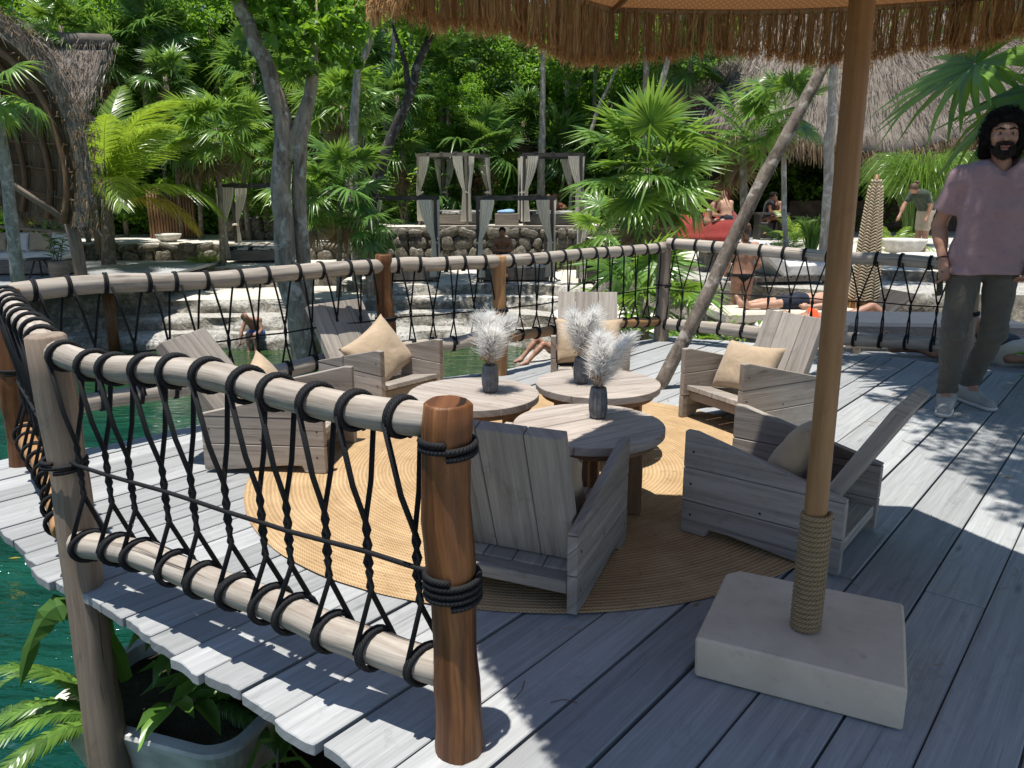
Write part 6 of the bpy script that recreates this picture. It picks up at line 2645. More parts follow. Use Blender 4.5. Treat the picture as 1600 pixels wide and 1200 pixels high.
beanbag('leftmost red beanbag beside the bikini woman at the bar', 1072, 360, 20.6, 1.0, 0.4)
beanbag('red beanbag under the woman sitting by the bar', 1100, 362, 20.4, 0.95, -0.5)
beanbag('red beanbag under the bald man, right of the others', 1128, 362, 20.2, 1.1, 0.1)
sm = thing('stone_table', 'pale stone slab table behind the leaning trunk', 'table', (at(1150, 385, 15.0).x, 15.0, -0.1))
mb = MB()
mb.box((0, 0, 0.42), (1.5, 0.9, 0.12))
mb.build('slab', M['white_stone'], sm, bevel=0.03)
mb = MB()
mb.box((-0.05, 0, 0.18), (1.2, 0.6, 0.36))
mb.build('plinth', M['rock'], sm, bevel=0.03)
tb = MB()
tb.lathe([(0.001, 0), (0.20, 0), (0.25, 0.5), (0.27, 0.52), (0.24, 0.52), (0.2, 0.1), (0.001, 0.1)], 20)
tag(tb.build('grey_bin', M['metal_grey'], mtx=T(at(1183, 392, 14.3).x, 14.3, -0.12), smooth=True), 'round grey tub right of the stone slab table', 'tub')
bb = MB()
bb.lathe([(0.001, 0), (0.24, 0), (0.36, 0.10), (0.43, 0.26), (0.44, 0.32), (0.40, 0.32), (0.34, 0.14), (0.001, 0.10)], 28)
bp = at(1412, 390, 16.5)
tag(bb.build('stone_bowl', M['white_stone'], mtx=T(bp.x, 16.5, 0.08), smooth=True), 'large white stone bowl in front of the leaning worker', 'bowl')
mb = MB()
mb.prism([(0.55 * math.cos(k * PI / 12), 0.42 * math.sin(k * PI / 12)) for k in range(24)], 0.0, 0.14, 'z')
tag(mb.build('stone_slab', M['white_stone'], mtx=T(at(1445, 398, 15.6).x, 15.6, 0.02), bevel=0.02), 'flat white stone slab right of the large bowl', 'slab')


def sunbed(label, x, y, z, rz, L=1.95, W=0.75, hm=0.16, mat='cushion_white', back=0.0, legs=0.2, group='sunbeds on the sand', frame='bedwood'):
    t = thing('sunbed', label, 'sunbed', (x, y, z), rz, group)
    mb = MB()
    mb.box((0, 0, legs - 0.03), (L, 0.05, 0.06))
    mb.build('side_rail', M[frame], t, T(0, W / 2 - 0.04, 0))
    mb = MB()
    mb.box((0, 0, legs - 0.03), (L, 0.05, 0.06))
    mb.build('side_rail', M[frame], t, T(0, -W / 2 + 0.04, 0))
    for k in range(12):
        mb = MB()
        mb.box((0, 0, 0), (W, 0.09, 0.02))
        mb.build('slat', M[frame], t, T(-L / 2 + 0.08 + k * (L - 0.16) / 11, 0, legs + 0.011) @ RZ(PI / 2))
    for a in (-1, 1):
        for b in (-1, 1):
            mb = MB()
            mb.box((0, 0, 0), (legs - 0.06, 0.06, 0.06))
            mb.build('leg', M[frame], t, T(a * (L / 2 - 0.12), b * (W / 2 - 0.04), (legs - 0.06) / 2) @ RY(PI / 2))
    bl = 0.62 if back else 0
    mb = MB()
    mb.box((0, 0, 0), (L - bl, W, hm))
    mb.build('mattress', M[mat], t, T(-bl / 2, 0, legs + 0.022 + hm / 2), bevel=0.035)
    if back:
        mb = MB()
        mb.box((bl / 2, 0, hm / 2), (bl + 0.1, W, hm))
        mb.build('backrest', M[mat], t, T(L / 2 - bl, 0, legs + 0.022) @ RY(-back), bevel=0.035)
    return t


sunbed('near grey sunbed behind the bottom log of the back right railing', 4.28, 6.42, -0.46, R(-10), 2.3, 0.85, 0.22, 'cushion_grey', 0, 0.14)
sunbed('dark blue sunbed under the shade of the railing ropes', at(1440, 500, 8.6).x, 8.6, -0.46, R(-4), 1.9, 0.9, 0.2, 'cushion_dark', 0, 0.22)
sunbed('white sunbed under the man in dark shorts', at(1225, 470, 11.4).x, 11.4, -0.8, R(8), 2.1, 0.8, 0.16, 'towel', 0, 0.3)
sunbed('white sunbed under the woman in the orange bikini', at(1320, 490, 9.9).x, 9.9, -0.8, R(-6), 2.1, 0.85, 0.16, 'cushion_white', 0, 0.26)
sunbed('sunbed with dark raised backrest beside the closed parasol', at(1335, 480, 10.9).x + 0.1, 11.0, -0.8, R(10), 1.5, 0.7, 0.08, 'darkwood', R(38), 0.3)
sunbed('white lounger with raised back below the ringed pale trunk', at(1215, 425, 13.0).x, 13.0, -0.12, R(190), 1.5, 0.9, 0.2, 'cushion_white', R(42), 0.12)

# closed macrame parasol
cp = thing('closed_parasol', 'closed knotted rope parasol standing behind the railing', 'parasol', (at(1346, 495, 11.4).x, 11.4, -0.8))
mb = MB()
mb.tube([(0, 0, 0), (0, 0, 1.2), (0, 0, 2.4)], 0.03, 10)
mb.build('pole', M['pole'], cp, smooth=True)
ms = MB()
for k in range(40):
    z = 0.62 + 1.68 * k / 39
    r = 0.075 + 0.125 * (1 - k / 39) ** 0.8 if k < 38 else 0.06
    P = []
    for i in range(49):
        a = 2 * PI * i / 48
        rr = r * (1 + 0.10 * math.cos(8 * a))
        P.append((rr * math.cos(a), rr * math.sin(a), z + 0.022 * (abs(((i * 8 / 48) % 1) - 0.5) * 4 - 1)))
    ms.tube(P, 0.015, 5, False)
o = ms.build('knotted_cover', M['pale_jute'], cp, smooth=True)
ms2 = MB()
ms2.lathe([(0.18, 0.60), (0.155, 1.1), (0.11, 1.7), (0.055, 2.32), (0.001, 2.36)], 24, (8, 0.08))
ms2.build('inner_cloth', M['thatch_in'], cp, smooth=True)
qf = np.random.RandomState(9)
N = 700
a = qf.uniform(0, 2 * PI, N)
P = np.zeros((N, 4, 3))
for i in range(4):
    t_ = i / 3
    P[:, i, 0] = 0.195 * np.cos(a) * (1 + 0.08 * np.cos(8 * a)) + qf.normal(0, 0.008, N)
    P[:, i, 1] = 0.195 * np.sin(a) * (1 + 0.08 * np.cos(8 * a)) + qf.normal(0, 0.008, N)
    P[:, i, 2] = 0.64 - 0.26 * t_
V, F = ribbons(P, 0.008, False)
o = ob('fringe', np_mesh('fringe', V, F), M['fringe_tip'], cp)
o['kind'] = 'stuff'
bk = MB()
bk.lathe([(0.001, 0), (0.24, 0), (0.24, 0.07), (0.05, 0.1), (0.001, 0.1)], 20)
bk.build('base', M['pale_concrete'], cp, smooth=False)

# beach bag and towels by the right sunbed
me = sdf_mesh('beach_bag', [('e', (0, 0, 0.15), (0.2, 0.14, 0.16)), ('e', (0.02, 0, 0.28), (0.13, 0.1, 0.1))], 0.025, 0.08)
tag(ob('beach_bag', me, M['curtain'], None, T(*at(1502, 562, 6.6)) @ T(0, 0, -0.05)), 'netted white beach bag on the near grey sunbed', 'bag')
nb = MB()
for k in range(14):
    P = []
    for i in range(16):
        u = i / 15
        ph = k * 0.45
        P.append((0.215 * math.cos(ph + 2.2 * u) * math.sin(PI * (0.1 + 0.8 * u)) , 0.155 * math.sin(ph + 2.2 * u) * math.sin(PI * (0.1 + 0.8 * u)), 0.34 * (1 - u) - 0.01))
    nb.tube(P, 0.005, 4)
o = nb.build('bag_net', M['leaf_dark'])
bag = [x for x in COL.objects if x.name == 'beach_bag'][0]
o.parent = bag
me = sdf_mesh('towel', [('c', (-0.35, 0, 0.06), (0.35, 0.05, 0.10), 0.09, 0.12), ('e', (0.1, -0.05, 0.15), (0.22, 0.16, 0.09)), ('c', (0.0, -0.1, 0.05), (0.4, -0.12, 0.04), 0.07, 0.06)], 0.025, 0.05)
tag(ob('towel', me, M['towel'], None, T(*at(1560, 555, 6.5)) @ T(0, 0, -0.08)), 'crumpled sand coloured towel on the near grey sunbed', 'towel')

# ================================================================== PEOPLE
def hand_prims(w, d, side, curl=0.4, s=1.0):
    """palm and five fingers starting at wrist w, pointing along d; side = thumb direction"""
    w, d, side = Vector(w), Vector(d).normalized(), Vector(side).normalized()
    nrm = d.cross(side).normalized()
    k = w + d * 0.085 * s
    pr = [('c', w, k, 0.024 * s, 0.034 * s, 0.015), ('c', w + side * 0.012 * s, k + side * 0.022 * s, 0.02 * s, 0.017 * s, 0.015), ('c', w - side * 0.012 * s, k - side * 0.024 * s, 0.02 * s, 0.017 * s, 0.015)]
    for i, L in enumerate((0.070, 0.078, 0.072, 0.058)):
        b = k + side * (0.027 - 0.018 * i) * s
        m1 = b + (d * math.cos(curl) + nrm * math.sin(curl)) * L * 0.5 * s
        m2 = m1 + (d * math.cos(curl * 2) + nrm * math.sin(curl * 2)) * L * 0.5 * s
        pr += [('c', b, m1, 0.0095 * s, 0.0088 * s, 0.004), ('c', m1, m2, 0.0088 * s, 0.0075 * s, 0.004)]
    tb = w + d * 0.03 * s + side * 0.026 * s
    t1 = tb + (d * 0.7 + side * 0.6).normalized() * 0.04 * s
    t2 = t1 + (d * 0.95 + side * 0.1 + nrm * 0.25).normalized() * 0.032 * s
    pr += [('c', tb, t1, 0.013 * s, 0.011 * s, 0.012), ('c', t1, t2, 0.011 * s, 0.009 * s, 0.004)]
    return pr


def figure(J, s=1.0, female=False, hands=True, hc=0.5, feet=True):
    """continuous body from joints: head, neck, chest, pelvis, sh/el/wr/ha and hip/kn/an/toe for L and R"""
    v = {k: Vector(p) for k, p in J.items()}
    pr = []
    up = (v['head'] - v['neck']).normalized()
    c, p = v['chest'], v['pelvis']
    shL, shR = v['shL'], v['shR']
    mid = (shL + shR) / 2
    pr += [('e', v['head'], (0.075 * s, 0.092 * s, 0.112 * s)), ('e', v['head'] - up * 0.055 * s + Vector(J.get('face', (0, -1, 0))) * 0.018 * s, (0.055 * s, 0.062 * s, 0.07 * s))]
    pr += [('c', v['neck'], v['head'] - up * 0.04 * s, 0.054 * s, 0.050 * s)]
    pr += [('c', mid, v['neck'], 0.075 * s, 0.052 * s), ('c', shL, shR, 0.062 * s, 0.062 * s)]
    ax = (shR - shL).normalized()
    w = 0.085 * s
    cw = 0.105 if not female else 0.09
    for sg in (-1, 1):
        pr.append(('c', mid.lerp(c, 0.35) + ax * w * sg, c + ax * w * 0.85 * sg, cw * s, cw * s))
        pr.append(('c', c + ax * w * 0.8 * sg, p + ax * w * (0.85 if female else 0.7) * sg, (0.095 if not female else 0.08) * s, 0.10 * s))
    pr.append(('c', p - ax * 0.07 * s, p + ax * 0.07 * s, 0.105 * s, 0.105 * s))
    for S in 'LR':
        sh, el, wr = v['sh' + S], v['el' + S], v['wr' + S]
        pr += [('c', sh, el, 0.052 * s, 0.041 * s), ('c', el, wr, 0.041 * s, 0.027 * s)]
        fa = el.lerp(wr, 0.25)
        pr.append(('c', fa, el.lerp(wr, 0.45), 0.043 * s, 0.038 * s))
        if hands:
            d = v['ha' + S] - wr
            side = J.get('th' + S, None)
            side = Vector(side) if side else d.cross(ax).normalized() * (1 if S == 'L' else -1) if d.cross(ax).length > 0.01 else Vector((0, -1, 0))
            side = (side - d.normalized() * side.dot(d.normalized())).normalized()
            pr += hand_prims(wr, d, side, hc, s)
        hp, kn, an = v['hip' + S], v['kn' + S], v['an' + S]
        pr += [('c', hp, kn, 0.088 * s, 0.058 * s), ('c', kn, an, 0.056 * s, 0.038 * s), ('c', kn.lerp(an, 0.22), kn.lerp(an, 0.42), 0.062 * s, 0.054 * s)]
        if feet:
            to = v['toe' + S]
            pr += [('c', an, an.lerp(to, 0.25), 0.04 * s, 0.042 * s), ('c', an.lerp(to, 0.2), to, 0.036 * s, 0.026 * s)]
    if female:
        f = ax.cross(mid - p).normalized()
        if f.dot(Vector(J.get('face', (0, -1, 0)))) < 0:
            f = -f
        for sg in (-1, 1):
            pr.append(('e', mid.lerp(c, 0.75) + ax * 0.07 * s * sg + f * 0.085 * s, (0.055 * s,) * 3))
    return pr


def limb_prims(J, names, radii, grow=0.012, s=1.0):
    P = [Vector(J[n]) for n in names]
    return [('c', P[i], P[i + 1], (radii[i] + grow) * s, (radii[i + 1] + grow) * s) for i in range(len(P) - 1)]


def hair_prims(J, s=1.0, long=0.0, back=(0, 1, 0), bald=False, r=1.0):
    h = Vector(J['head'])
    up = (h - Vector(J['neck'])).normalized()
    b = Vector(back)
    pr = [('e', h + up * 0.03 * s + b * 0.022 * s, (0.086 * s * r, 0.093 * s * r, 0.098 * s * r))]
    if long:
        pr.append(('c', h + b * 0.05 * s + up * 0.02, h + b * 0.085 * s - up * long, 0.07 * s, 0.045 * s))
    return pr


def person(label, origin, rz, J, skin='skin', s=1.0, female=False, hair='hair', hairlong=0.0, wear=(), res=0.02, group=None, hc=0.5, back=(0, 1, 0), bald=False):
    t = thing('person', label, 'person', origin, rz, group)
    ob('body', sdf_mesh('body', figure(J, s, female, True, hc), res, 0.03), M[skin], t)
    if not bald:
        ob('hair', sdf_mesh('hair', hair_prims(J, s, hairlong, back), res, 0.02), M[hair], t)
    for nm, mt, prims in wear:
        ob(nm, sdf_mesh(nm, prims, res, 0.03), M[mt], t)
    return t


def trunk_prims(J, a, b, grow, s=1.0):
    """cloth round the torso between fractions a..b from pelvis (0) to shoulders (1)"""
    p, c = Vector(J['pelvis']), Vector(J['chest'])
    m = (Vector(J['shL']) + Vector(J['shR'])) / 2
    ax = (Vector(J['shR']) - Vector(J['shL'])).normalized()
    def at_(u):
        return p.lerp(c, u * 2) if u < 0.5 else c.lerp(m, u * 2 - 1)
    pr = []
    for sg in (-1, 1):
        pr.append(('c', at_(a) + ax * 0.068 * sg * s, at_((a + b) / 2) + ax * 0.068 * sg * s, (0.103 + grow) * s, (0.102 + grow) * s))
        pr.append(('c', at_((a + b) / 2) + ax * 0.068 * sg * s, at_(b) + ax * 0.07 * sg * s, (0.102 + grow) * s, (0.105 + grow) * s))
    return pr


# ---------------------------------------------------------------- the man in the pink shirt
MO = Vector((2.86, 4.72, 0.004))
man = thing('person', 'man with curly dark hair and beard in a dusty pink shirt walking on the deck', 'person', MO, R(-22))
J = dict(head=(0.012, -0.035, 1.665), neck=(0.025, 0.0, 1.50), chest=(0.03, 0.0, 1.28), pelvis=(0.02, 0.02, 0.96),
         shL=(-0.165, 0.0, 1.425), shR=(0.225, 0.02, 1.425),
         elL=(-0.245, 0.09, 1.15), wrL=(-0.205, -0.01, 0.925), haL=(-0.195, -0.05, 0.84),
         elR=(0.33, 0.09, 1.16), wrR=(0.27, -0.01, 0.94), haR=(0.24, -0.05, 0.86),
         hipL=(-0.075, 0.02, 0.93), hipR=(0.115, 0.02, 0.93),
         knL=(-0.105, -0.07, 0.50), knR=(0.125, 0.03, 0.50),
         anL=(-0.085, -0.01, 0.085), anR=(0.065, 0.23, 0.10), toeL=(-0.115, -0.19, 0.03), toeR=(0.15, 0.09, 0.03),
         thL=(0.3, -1, 0), thR=(-0.3, -1, 0))
JJ = dict(J)
prs = figure(J, 1.0, False, True, 0.55)
h = Vector(J['head'])
prs += [('c', h + Vector((0, -0.088, 0.012)), h + Vector((0, -0.108, -0.022)), 0.011, 0.0155, 0.01),     # nose
        ('e', h + Vector((0, -0.078, 0.034)), (0.05, 0.018, 0.012)),                                       # brow
        ('e', h + Vector((0, -0.074, -0.085)), (0.030, 0.026, 0.024)),                                     # chin
        ('e', h + Vector((0.078, 0.005, -0.005)), (0.012, 0.022, 0.032)), ('e', h + Vector((-0.078, 0.005, -0.005)), (0.012, 0.022, 0.032)),
        ('e', h + Vector((0.038, -0.07, -0.018)), (0.026, 0.02, 0.022)), ('e', h + Vector((-0.038, -0.07, -0.018)), (0.026, 0.02, 0.022))]


def eyes(P, d):
    for sx in (-1, 1):
        e = _ell(P, (h.x + 0.032 * sx, h.y - 0.092, h.z + 0.010), (0.016, 0.016, 0.008))
        d = np.maximum(d, -e)
    return d


ob('body', sdf_mesh('body', prs, 0.0085, 0.022, eyes), M['skin'], man)
for sx in (-1, 1):
    me = sdf_mesh('eye', [('e', (h.x + 0.032 * sx, h.y - 0.080, h.z + 0.010), (0.0135, 0.012, 0.0065))], 0.0025, 0.002)
    e_ = ob('eye', me, M['eyewhite'], man)
    me = sdf_mesh('iris', [('e', (h.x + 0.032 * sx, h.y - 0.090, h.z + 0.009), (0.0068, 0.005, 0.007))], 0.002, 0.002)
    ob('iris', me, M['eye'], e_)
    me = sdf_mesh('eyebrow', [('c', h + Vector((0.014 * sx, -0.097, 0.032)), h + Vector((0.034 * sx, -0.094, 0.038)), 0.0055, 0.0055), ('c', h + Vector((0.034 * sx, -0.094, 0.038)), h + Vector((0.054 * sx, -0.078, 0.031)), 0.005, 0.003)], 0.003, 0.004)
    ob('eyebrow', me, M['beard'], man)
bd = [('c', h + Vector((-0.033, -0.094, -0.050)), h + Vector((0, -0.105, -0.042)), 0.009, 0.010), ('c', h + Vector((0.033, -0.094, -0.050)), h + Vector((0, -0.105, -0.042)), 0.009, 0.010),
      ('c', h + Vector((-0.036, -0.090, -0.052)), h + Vector((-0.032, -0.078, -0.095)), 0.011, 0.015), ('c', h + Vector((0.036, -0.090, -0.052)), h + Vector((0.032, -0.078, -0.095)), 0.011, 0.015),
      ('c', h + Vector((-0.03, -0.082, -0.098)), h + Vector((0.03, -0.082, -0.098)), 0.020, 0.020), ('e', h + Vector((0, -0.088, -0.112)), (0.036, 0.028, 0.025)),
      ('c', h + Vector((-0.065, -0.02, -0.05)), h + Vector((-0.042, -0.066, -0.09)), 0.012, 0.016), ('c', h + Vector((0.065, -0.02, -0.05)), h + Vector((0.042, -0.066, -0.09)), 0.012, 0.016)]
bme_ = sdf_mesh('beard', bd, 0.005, 0.012, lambda P, d: d + 0.0035 * np.sin(P[..., 0] * 330) * np.sin(P[..., 2] * 300 + P[..., 1] * 200))
bob = ob('beard', bme_, M['beard'], man)
ob('mouth', sdf_mesh('mouth', [('c', h + Vector((-0.020, -0.100, -0.062)), h + Vector((0.020, -0.100, -0.062)), 0.0060, 0.0060)], 0.0035, 0.003), M['lip'], man)
hr = [('e', h + Vector((0.0, 0.035, 0.045)), (0.088, 0.088, 0.082)), ('e', h + Vector((0.01, -0.030, 0.088)), (0.070, 0.055, 0.034)),
      ('e', h + Vector((0.078, 0.02, 0.005)), (0.034, 0.058, 0.08)), ('e', h + Vector((-0.078, 0.02, 0.005)), (0.034, 0.058, 0.08)),
      ('e', h + Vector((0.078, 0.04, -0.075)), (0.034, 0.05, 0.055)), ('e', h + Vector((-0.08, 0.04, -0.075)), (0.034, 0.05, 0.055)),
      ('e', h + Vector((0.0, 0.075, -0.06)), (0.10, 0.05, 0.10)), ('e', h + Vector((-0.062, -0.045, 0.078)), (0.028, 0.03, 0.03)), ('e', h + Vector((0.06, -0.042, 0.082)), (0.026, 0.03, 0.028)),
      ('e', h + Vector((0.0, 0.02, 0.115)), (0.085, 0.08, 0.045))]
qh = random.Random(8)
for k in range(60):
    a = qh.uniform(0, 2 * PI)
    zc = qh.uniform(-0.10, 0.125)
    rr_ = math.sqrt(max(0.05, 1 - (zc / 0.17) ** 2))
    x_, y_ = 0.094 * rr_ * math.cos(a), 0.03 + 0.10 * rr_ * math.sin(a)
    if y_ < -0.035 and zc < 0.075 and abs(x_) < 0.085:
        continue
    hr.append(('e', h + Vector((x_, y_, zc)), (0.022, 0.022, 0.022)))


def curls(P, d):
    d = d + 0.007 * np.sin(P[..., 0] * 165 + 2 * np.sin(P[..., 2] * 70)) * np.sin(P[..., 1] * 150 + 1.0) * np.sin(P[..., 2] * 140 + 2 * np.sin(P[..., 0] * 60))
    face = _ell(P, (h.x, h.y - 0.10, h.z - 0.02), (0.066, 0.075, 0.10))
    return np.maximum(d, -face)


hme = sdf_mesh('hair', hr, 0.006, 0.012, curls)
hob = ob('hair', hme, M['hair'], man)


def fuzz(name, me, n, L, w, mat, parent, seed, turns=1.5, rad=0.008, keep=None):
    """loose curly strands standing off a surface"""
    q = np.random.RandomState(seed)
    co = np.zeros(len(me.vertices) * 3, np.float32)
    me.vertices.foreach_get('co', co)
    co = co.reshape(-1, 3)
    nm = np.zeros(len(me.vertices) * 3, np.float32)
    me.vertices.foreach_get('normal', nm)
    nm = nm.reshape(-1, 3)
    if keep is not None:
        k = keep(co)
        co, nm = co[k], nm[k]
    i = q.randint(0, len(co), n)
    p, d = co[i], nm[i] + q.normal(0, 0.5, (n, 3)) - [0, 0, 0.5]
    d /= np.linalg.norm(d, axis=1, keepdims=True)
    u = np.cross(d, q.normal(size=(n, 3)))
    u /= np.linalg.norm(u, axis=1, keepdims=True)
    v = np.cross(d, u)
    m = 9
    P = np.zeros((n, m, 3))
    ll = L * q.uniform(0.4, 1.2, n)
    ph = q.uniform(0, 6.28, n)
    for j in range(m):
        t_ = j / (m - 1)
        a = ph + t_ * turns * 2 * PI
        P[:, j] = p + d * (ll * t_)[:, None] + (u * np.cos(a)[:, None] + v * np.sin(a)[:, None]) * rad * min(1, t_ * 3)
    V, F = ribbons(P, w)
    o = ob(name, np_mesh(name, V, F), mat, parent)
    o['kind'] = 'stuff'
    return o


fuzz('loose_curl', hme, 2400, 0.030, 0.0012, M['hair'], hob, 3, 1.3, 0.009, lambda c: ~((np.abs(c[:, 0] - h.x) < 0.075) & (c[:, 1] < h.y - 0.035) & (c[:, 2] < h.z + 0.075)))

fuzz('beard_hair', bme_, 700, 0.012, 0.0010, M['beard'], bob, 4, 0.5, 0.002)


def folds(amp, fx, fz, ph):
    def f(P, d):
        return d + amp * np.sin(P[..., 2] * fz + 2.2 * np.sin(P[..., 0] * fx + ph) + 6 * P[..., 1]) * (0.5 + 0.5 * np.sin(P[..., 0] * 9 + P[..., 2] * 5 + ph))
    return f


g_ = 0.014
sp_ = [('c', (-0.07, 0.02, 0.98), (0.11, 0.02, 0.98), 0.116, 0.116), ('c', (-0.07, 0.02, 0.86), (0.11, 0.02, 0.86), 0.124, 0.124)] + trunk_prims(J, -0.1, 1.0, 0.015) + [('c', J['shL'], J['shR'], 0.062 + g_, 0.062 + g_)]
for S in 'LR':
    sh, el = Vector(J['sh' + S]), Vector(J['el' + S])
    sp_.append(('c', sh, sh.lerp(el, 0.70), 0.054 + g_ + 0.006, 0.055 + g_ + 0.008))
sp_.append(('c', (0.03, 0.0, 1.44), (0.03, 0.0, 1.495), 0.080, 0.066))


def shirt_post(P, d):
    d = folds(0.0045, 11, 38, 0.5)(P, d)
    low = np.clip((1.12 - P[..., 2]) / 0.2, 0, 1)
    d = d + 0.005 * low * np.sin(P[..., 2] * 60 + 3 * np.sin(P[..., 0] * 13) + 5 * P[..., 1])
    d = np.maximum(d, 0.865 + 0.006 * np.sin(P[..., 0] * 14) - P[..., 2])
    # sleeve hems
    for S in 'LR':
        sh, el = np.array(J['sh' + S]), np.array(J['el' + S])
        ax = (el - sh) / np.linalg.norm(el - sh)
        tt = (P - sh) @ ax
        far = np.linalg.norm((P - sh) - tt[..., None] * ax, axis=-1)
        cut = np.where((far < 0.12) & (np.abs(P[..., 0] - 0.03) > 0.19), tt - 0.205, -1)
        d = np.maximum(d, cut)
    # v neck and open collar
    nk = _seg(P, (0.035, -0.02, 1.50), (0.04, -0.06, 1.60), 0.062, 0.09)
    vn = _seg(P, (0.035, -0.10, 1.46), (0.038, -0.10, 1.56), 0.02, 0.07)
    return np.maximum(d, -np.minimum(nk, vn))


ob('shirt', sdf_mesh('shirt', sp_, 0.009, 0.03, shirt_post), M['tshirt'], man)
tp_ = [('c', (-0.065, 0.02, 0.95), (0.105, 0.02, 0.95), 0.107, 0.107)]
for S in 'LR':
    hp, kn, an = Vector(J['hip' + S]), Vector(J['kn' + S]), Vector(J['an' + S])
    tp_ += [('c', hp, kn, 0.100, 0.074), ('c', kn, an + Vector((0, 0, 0.03)), 0.073, 0.058)]


def trouser_post(P, d):
    k1 = np.exp(-((P[..., 2] - 0.5) / 0.10) ** 2)
    k2 = np.exp(-((P[..., 2] - 0.13) / 0.10) ** 2)
    k3 = np.exp(-((P[..., 2] - 0.85) / 0.08) ** 2)
    w = np.sin(P[..., 2] * 95 + 2.5 * np.sin(P[..., 0] * 22) + 9 * P[..., 1])
    d = d + 0.0045 * w * (k1 + k2 * 1.2 + 0.7 * k3) + 0.0025 * np.sin(P[..., 2] * 30 + P[..., 0] * 40)
    d = np.maximum(d, 0.075 - P[..., 2])
    return np.maximum(d, P[..., 2] - 1.0)


ob('trousers', sdf_mesh('trousers', tp_, 0.009, 0.025, trouser_post), M['trousers'], man)
for S in 'LR':
    an, to = Vector(J['an' + S]), Vector(J['toe' + S])
    f = (to - an)
    f.z = 0
    f.normalize()
    heel = an - f * 0.05
    heel.z = 0.035
    toe = an + f * 0.20
    toe.z = 0.03
    sh_ = ob('shoe', sdf_mesh('shoe', [('c', heel + Vector((0, 0, 0.012)), toe, 0.046, 0.040), ('c', an - Vector((0, 0, 0.01)), heel.lerp(toe, 0.5) + Vector((0, 0, 0.02)), 0.052, 0.045), ('c', an, an + Vector((0, 0, 0.02)), 0.05, 0.047)], 0.008, 0.03,
                              lambda P, d: np.maximum(d, 0.014 - P[..., 2])), M['shoe'], man)
    ob('sole', sdf_mesh('sole', [('c', heel, toe, 0.05, 0.045), ('c', heel.lerp(toe, 0.5), toe, 0.05, 0.046)], 0.008, 0.02, lambda P, d: np.maximum(d, np.abs(P[..., 2] - 0.012) - 0.012)), M['cushion_white'], sh_)
    lc = MB()
    for k in range(5):
        c = an.lerp(toe, 0.25 + 0.1 * k)
        c.z = 0.098 - 0.009 * k
        sd = Vector((-f.y, f.x, 0)) * 0.022
        lc.tube([c - sd - Vector((0, 0, 0.008)), c + Vector((0, 0, 0.004)), c + sd - Vector((0, 0, 0.008))], 0.003, 5)
    lc.build('lace', M['cushion_white'], sh_)
wr = Vector(J['wrL'])
mb = MB()
ax_ = (Vector(J['elL']) - wr).normalized()
cc = wr + ax_ * 0.03
u_ = ax_.orthogonal().normalized()
v_ = ax_.cross(u_)
mb.tube([cc + u_ * 0.034 * math.cos(k * PI / 8) + v_ * 0.034 * math.sin(k * PI / 8) for k in range(17)], 0.0035, 5)
mb.build('bracelet', M['black_cloth'], man)
mb = MB()
mb.box((0, 0, 0), (0.008, 0.072, 0.15))
hp = MO + RZ(R(-22)).to_3x3() @ Vector((-0.215, -0.055, 0.80))
o = mb.build('phone', M['phone'], None, T(*hp) @ RZ(R(-2)) @ RX(R(-14)), bevel=0.006)
tag(o, 'black phone held in the walking man\'s hand', 'phone')


# ---------------------------------------------------------------- others, further away
def upright(fwd=0.0):
    return dict(head=(0, -0.02, 1.58), neck=(0, 0, 1.42), chest=(0, 0, 1.20), pelvis=(0, 0.0, 0.90), shL=(-0.17, 0, 1.36), shR=(0.17, 0, 1.36),
                elL=(-0.24, 0.02, 1.08), wrL=(-0.25, -0.06, 0.84), haL=(-0.25, -0.08, 0.75), elR=(0.24, 0.02, 1.08), wrR=(0.25, -0.06, 0.84), haR=(0.25, -0.08, 0.75),
                hipL=(-0.09, 0, 0.86), hipR=(0.09, 0, 0.86), knL=(-0.09, -0.02, 0.46), knR=(0.09, -0.02, 0.46), anL=(-0.08, 0.0, 0.06), anR=(0.08, 0.0, 0.06), toeL=(-0.09, -0.15, 0.025), toeR=(0.09, -0.15, 0.025))


def sitting(h=0.44, lean=0.0, arms='lap', knee=0.45, drop=0.42, apart=0.1):
    """origin at ground under the seat; faces -Y"""
    J = dict(pelvis=(0, 0, h + 0.10), chest=(0, -lean * 0.5, h + 0.36), neck=(0, -lean, h + 0.56), head=(0, -lean * 1.2 - 0.04, h + 0.70), shL=(-0.17, -lean * 0.9, h + 0.50), shR=(0.17, -lean * 0.9, h + 0.50),
             hipL=(-0.09, 0, h + 0.09), hipR=(0.09, 0, h + 0.09), knL=(-apart, -knee, h + 0.11), knR=(apart, -knee, h + 0.11), anL=(-apart, -knee - 0.02, h + 0.11 - drop), anR=(apart, -knee - 0.02, h + 0.11 - drop),
             toeL=(-apart - 0.02, -knee - 0.2, h + 0.07 - drop), toeR=(apart + 0.02, -knee - 0.2, h + 0.07 - drop))
    if arms == 'lap':
        J.update(elL=(-0.25, -lean - 0.04, h + 0.26), wrL=(-0.08, -lean - 0.26, h + 0.25), haL=(-0.02, -lean - 0.32, h + 0.27), elR=(0.25, -lean - 0.04, h + 0.26), wrR=(0.08, -lean - 0.26, h + 0.25), haR=(0.02, -lean - 0.32, h + 0.27))
    else:
        J.update(elL=(-0.27, 0.0, h + 0.28), wrL=(-0.25, -0.2, h + 0.16), haL=(-0.23, -0.27, h + 0.15), elR=(0.27, 0.0, h + 0.28), wrR=(0.25, -0.2, h + 0.16), haR=(0.23, -0.27, h + 0.15))
    return J


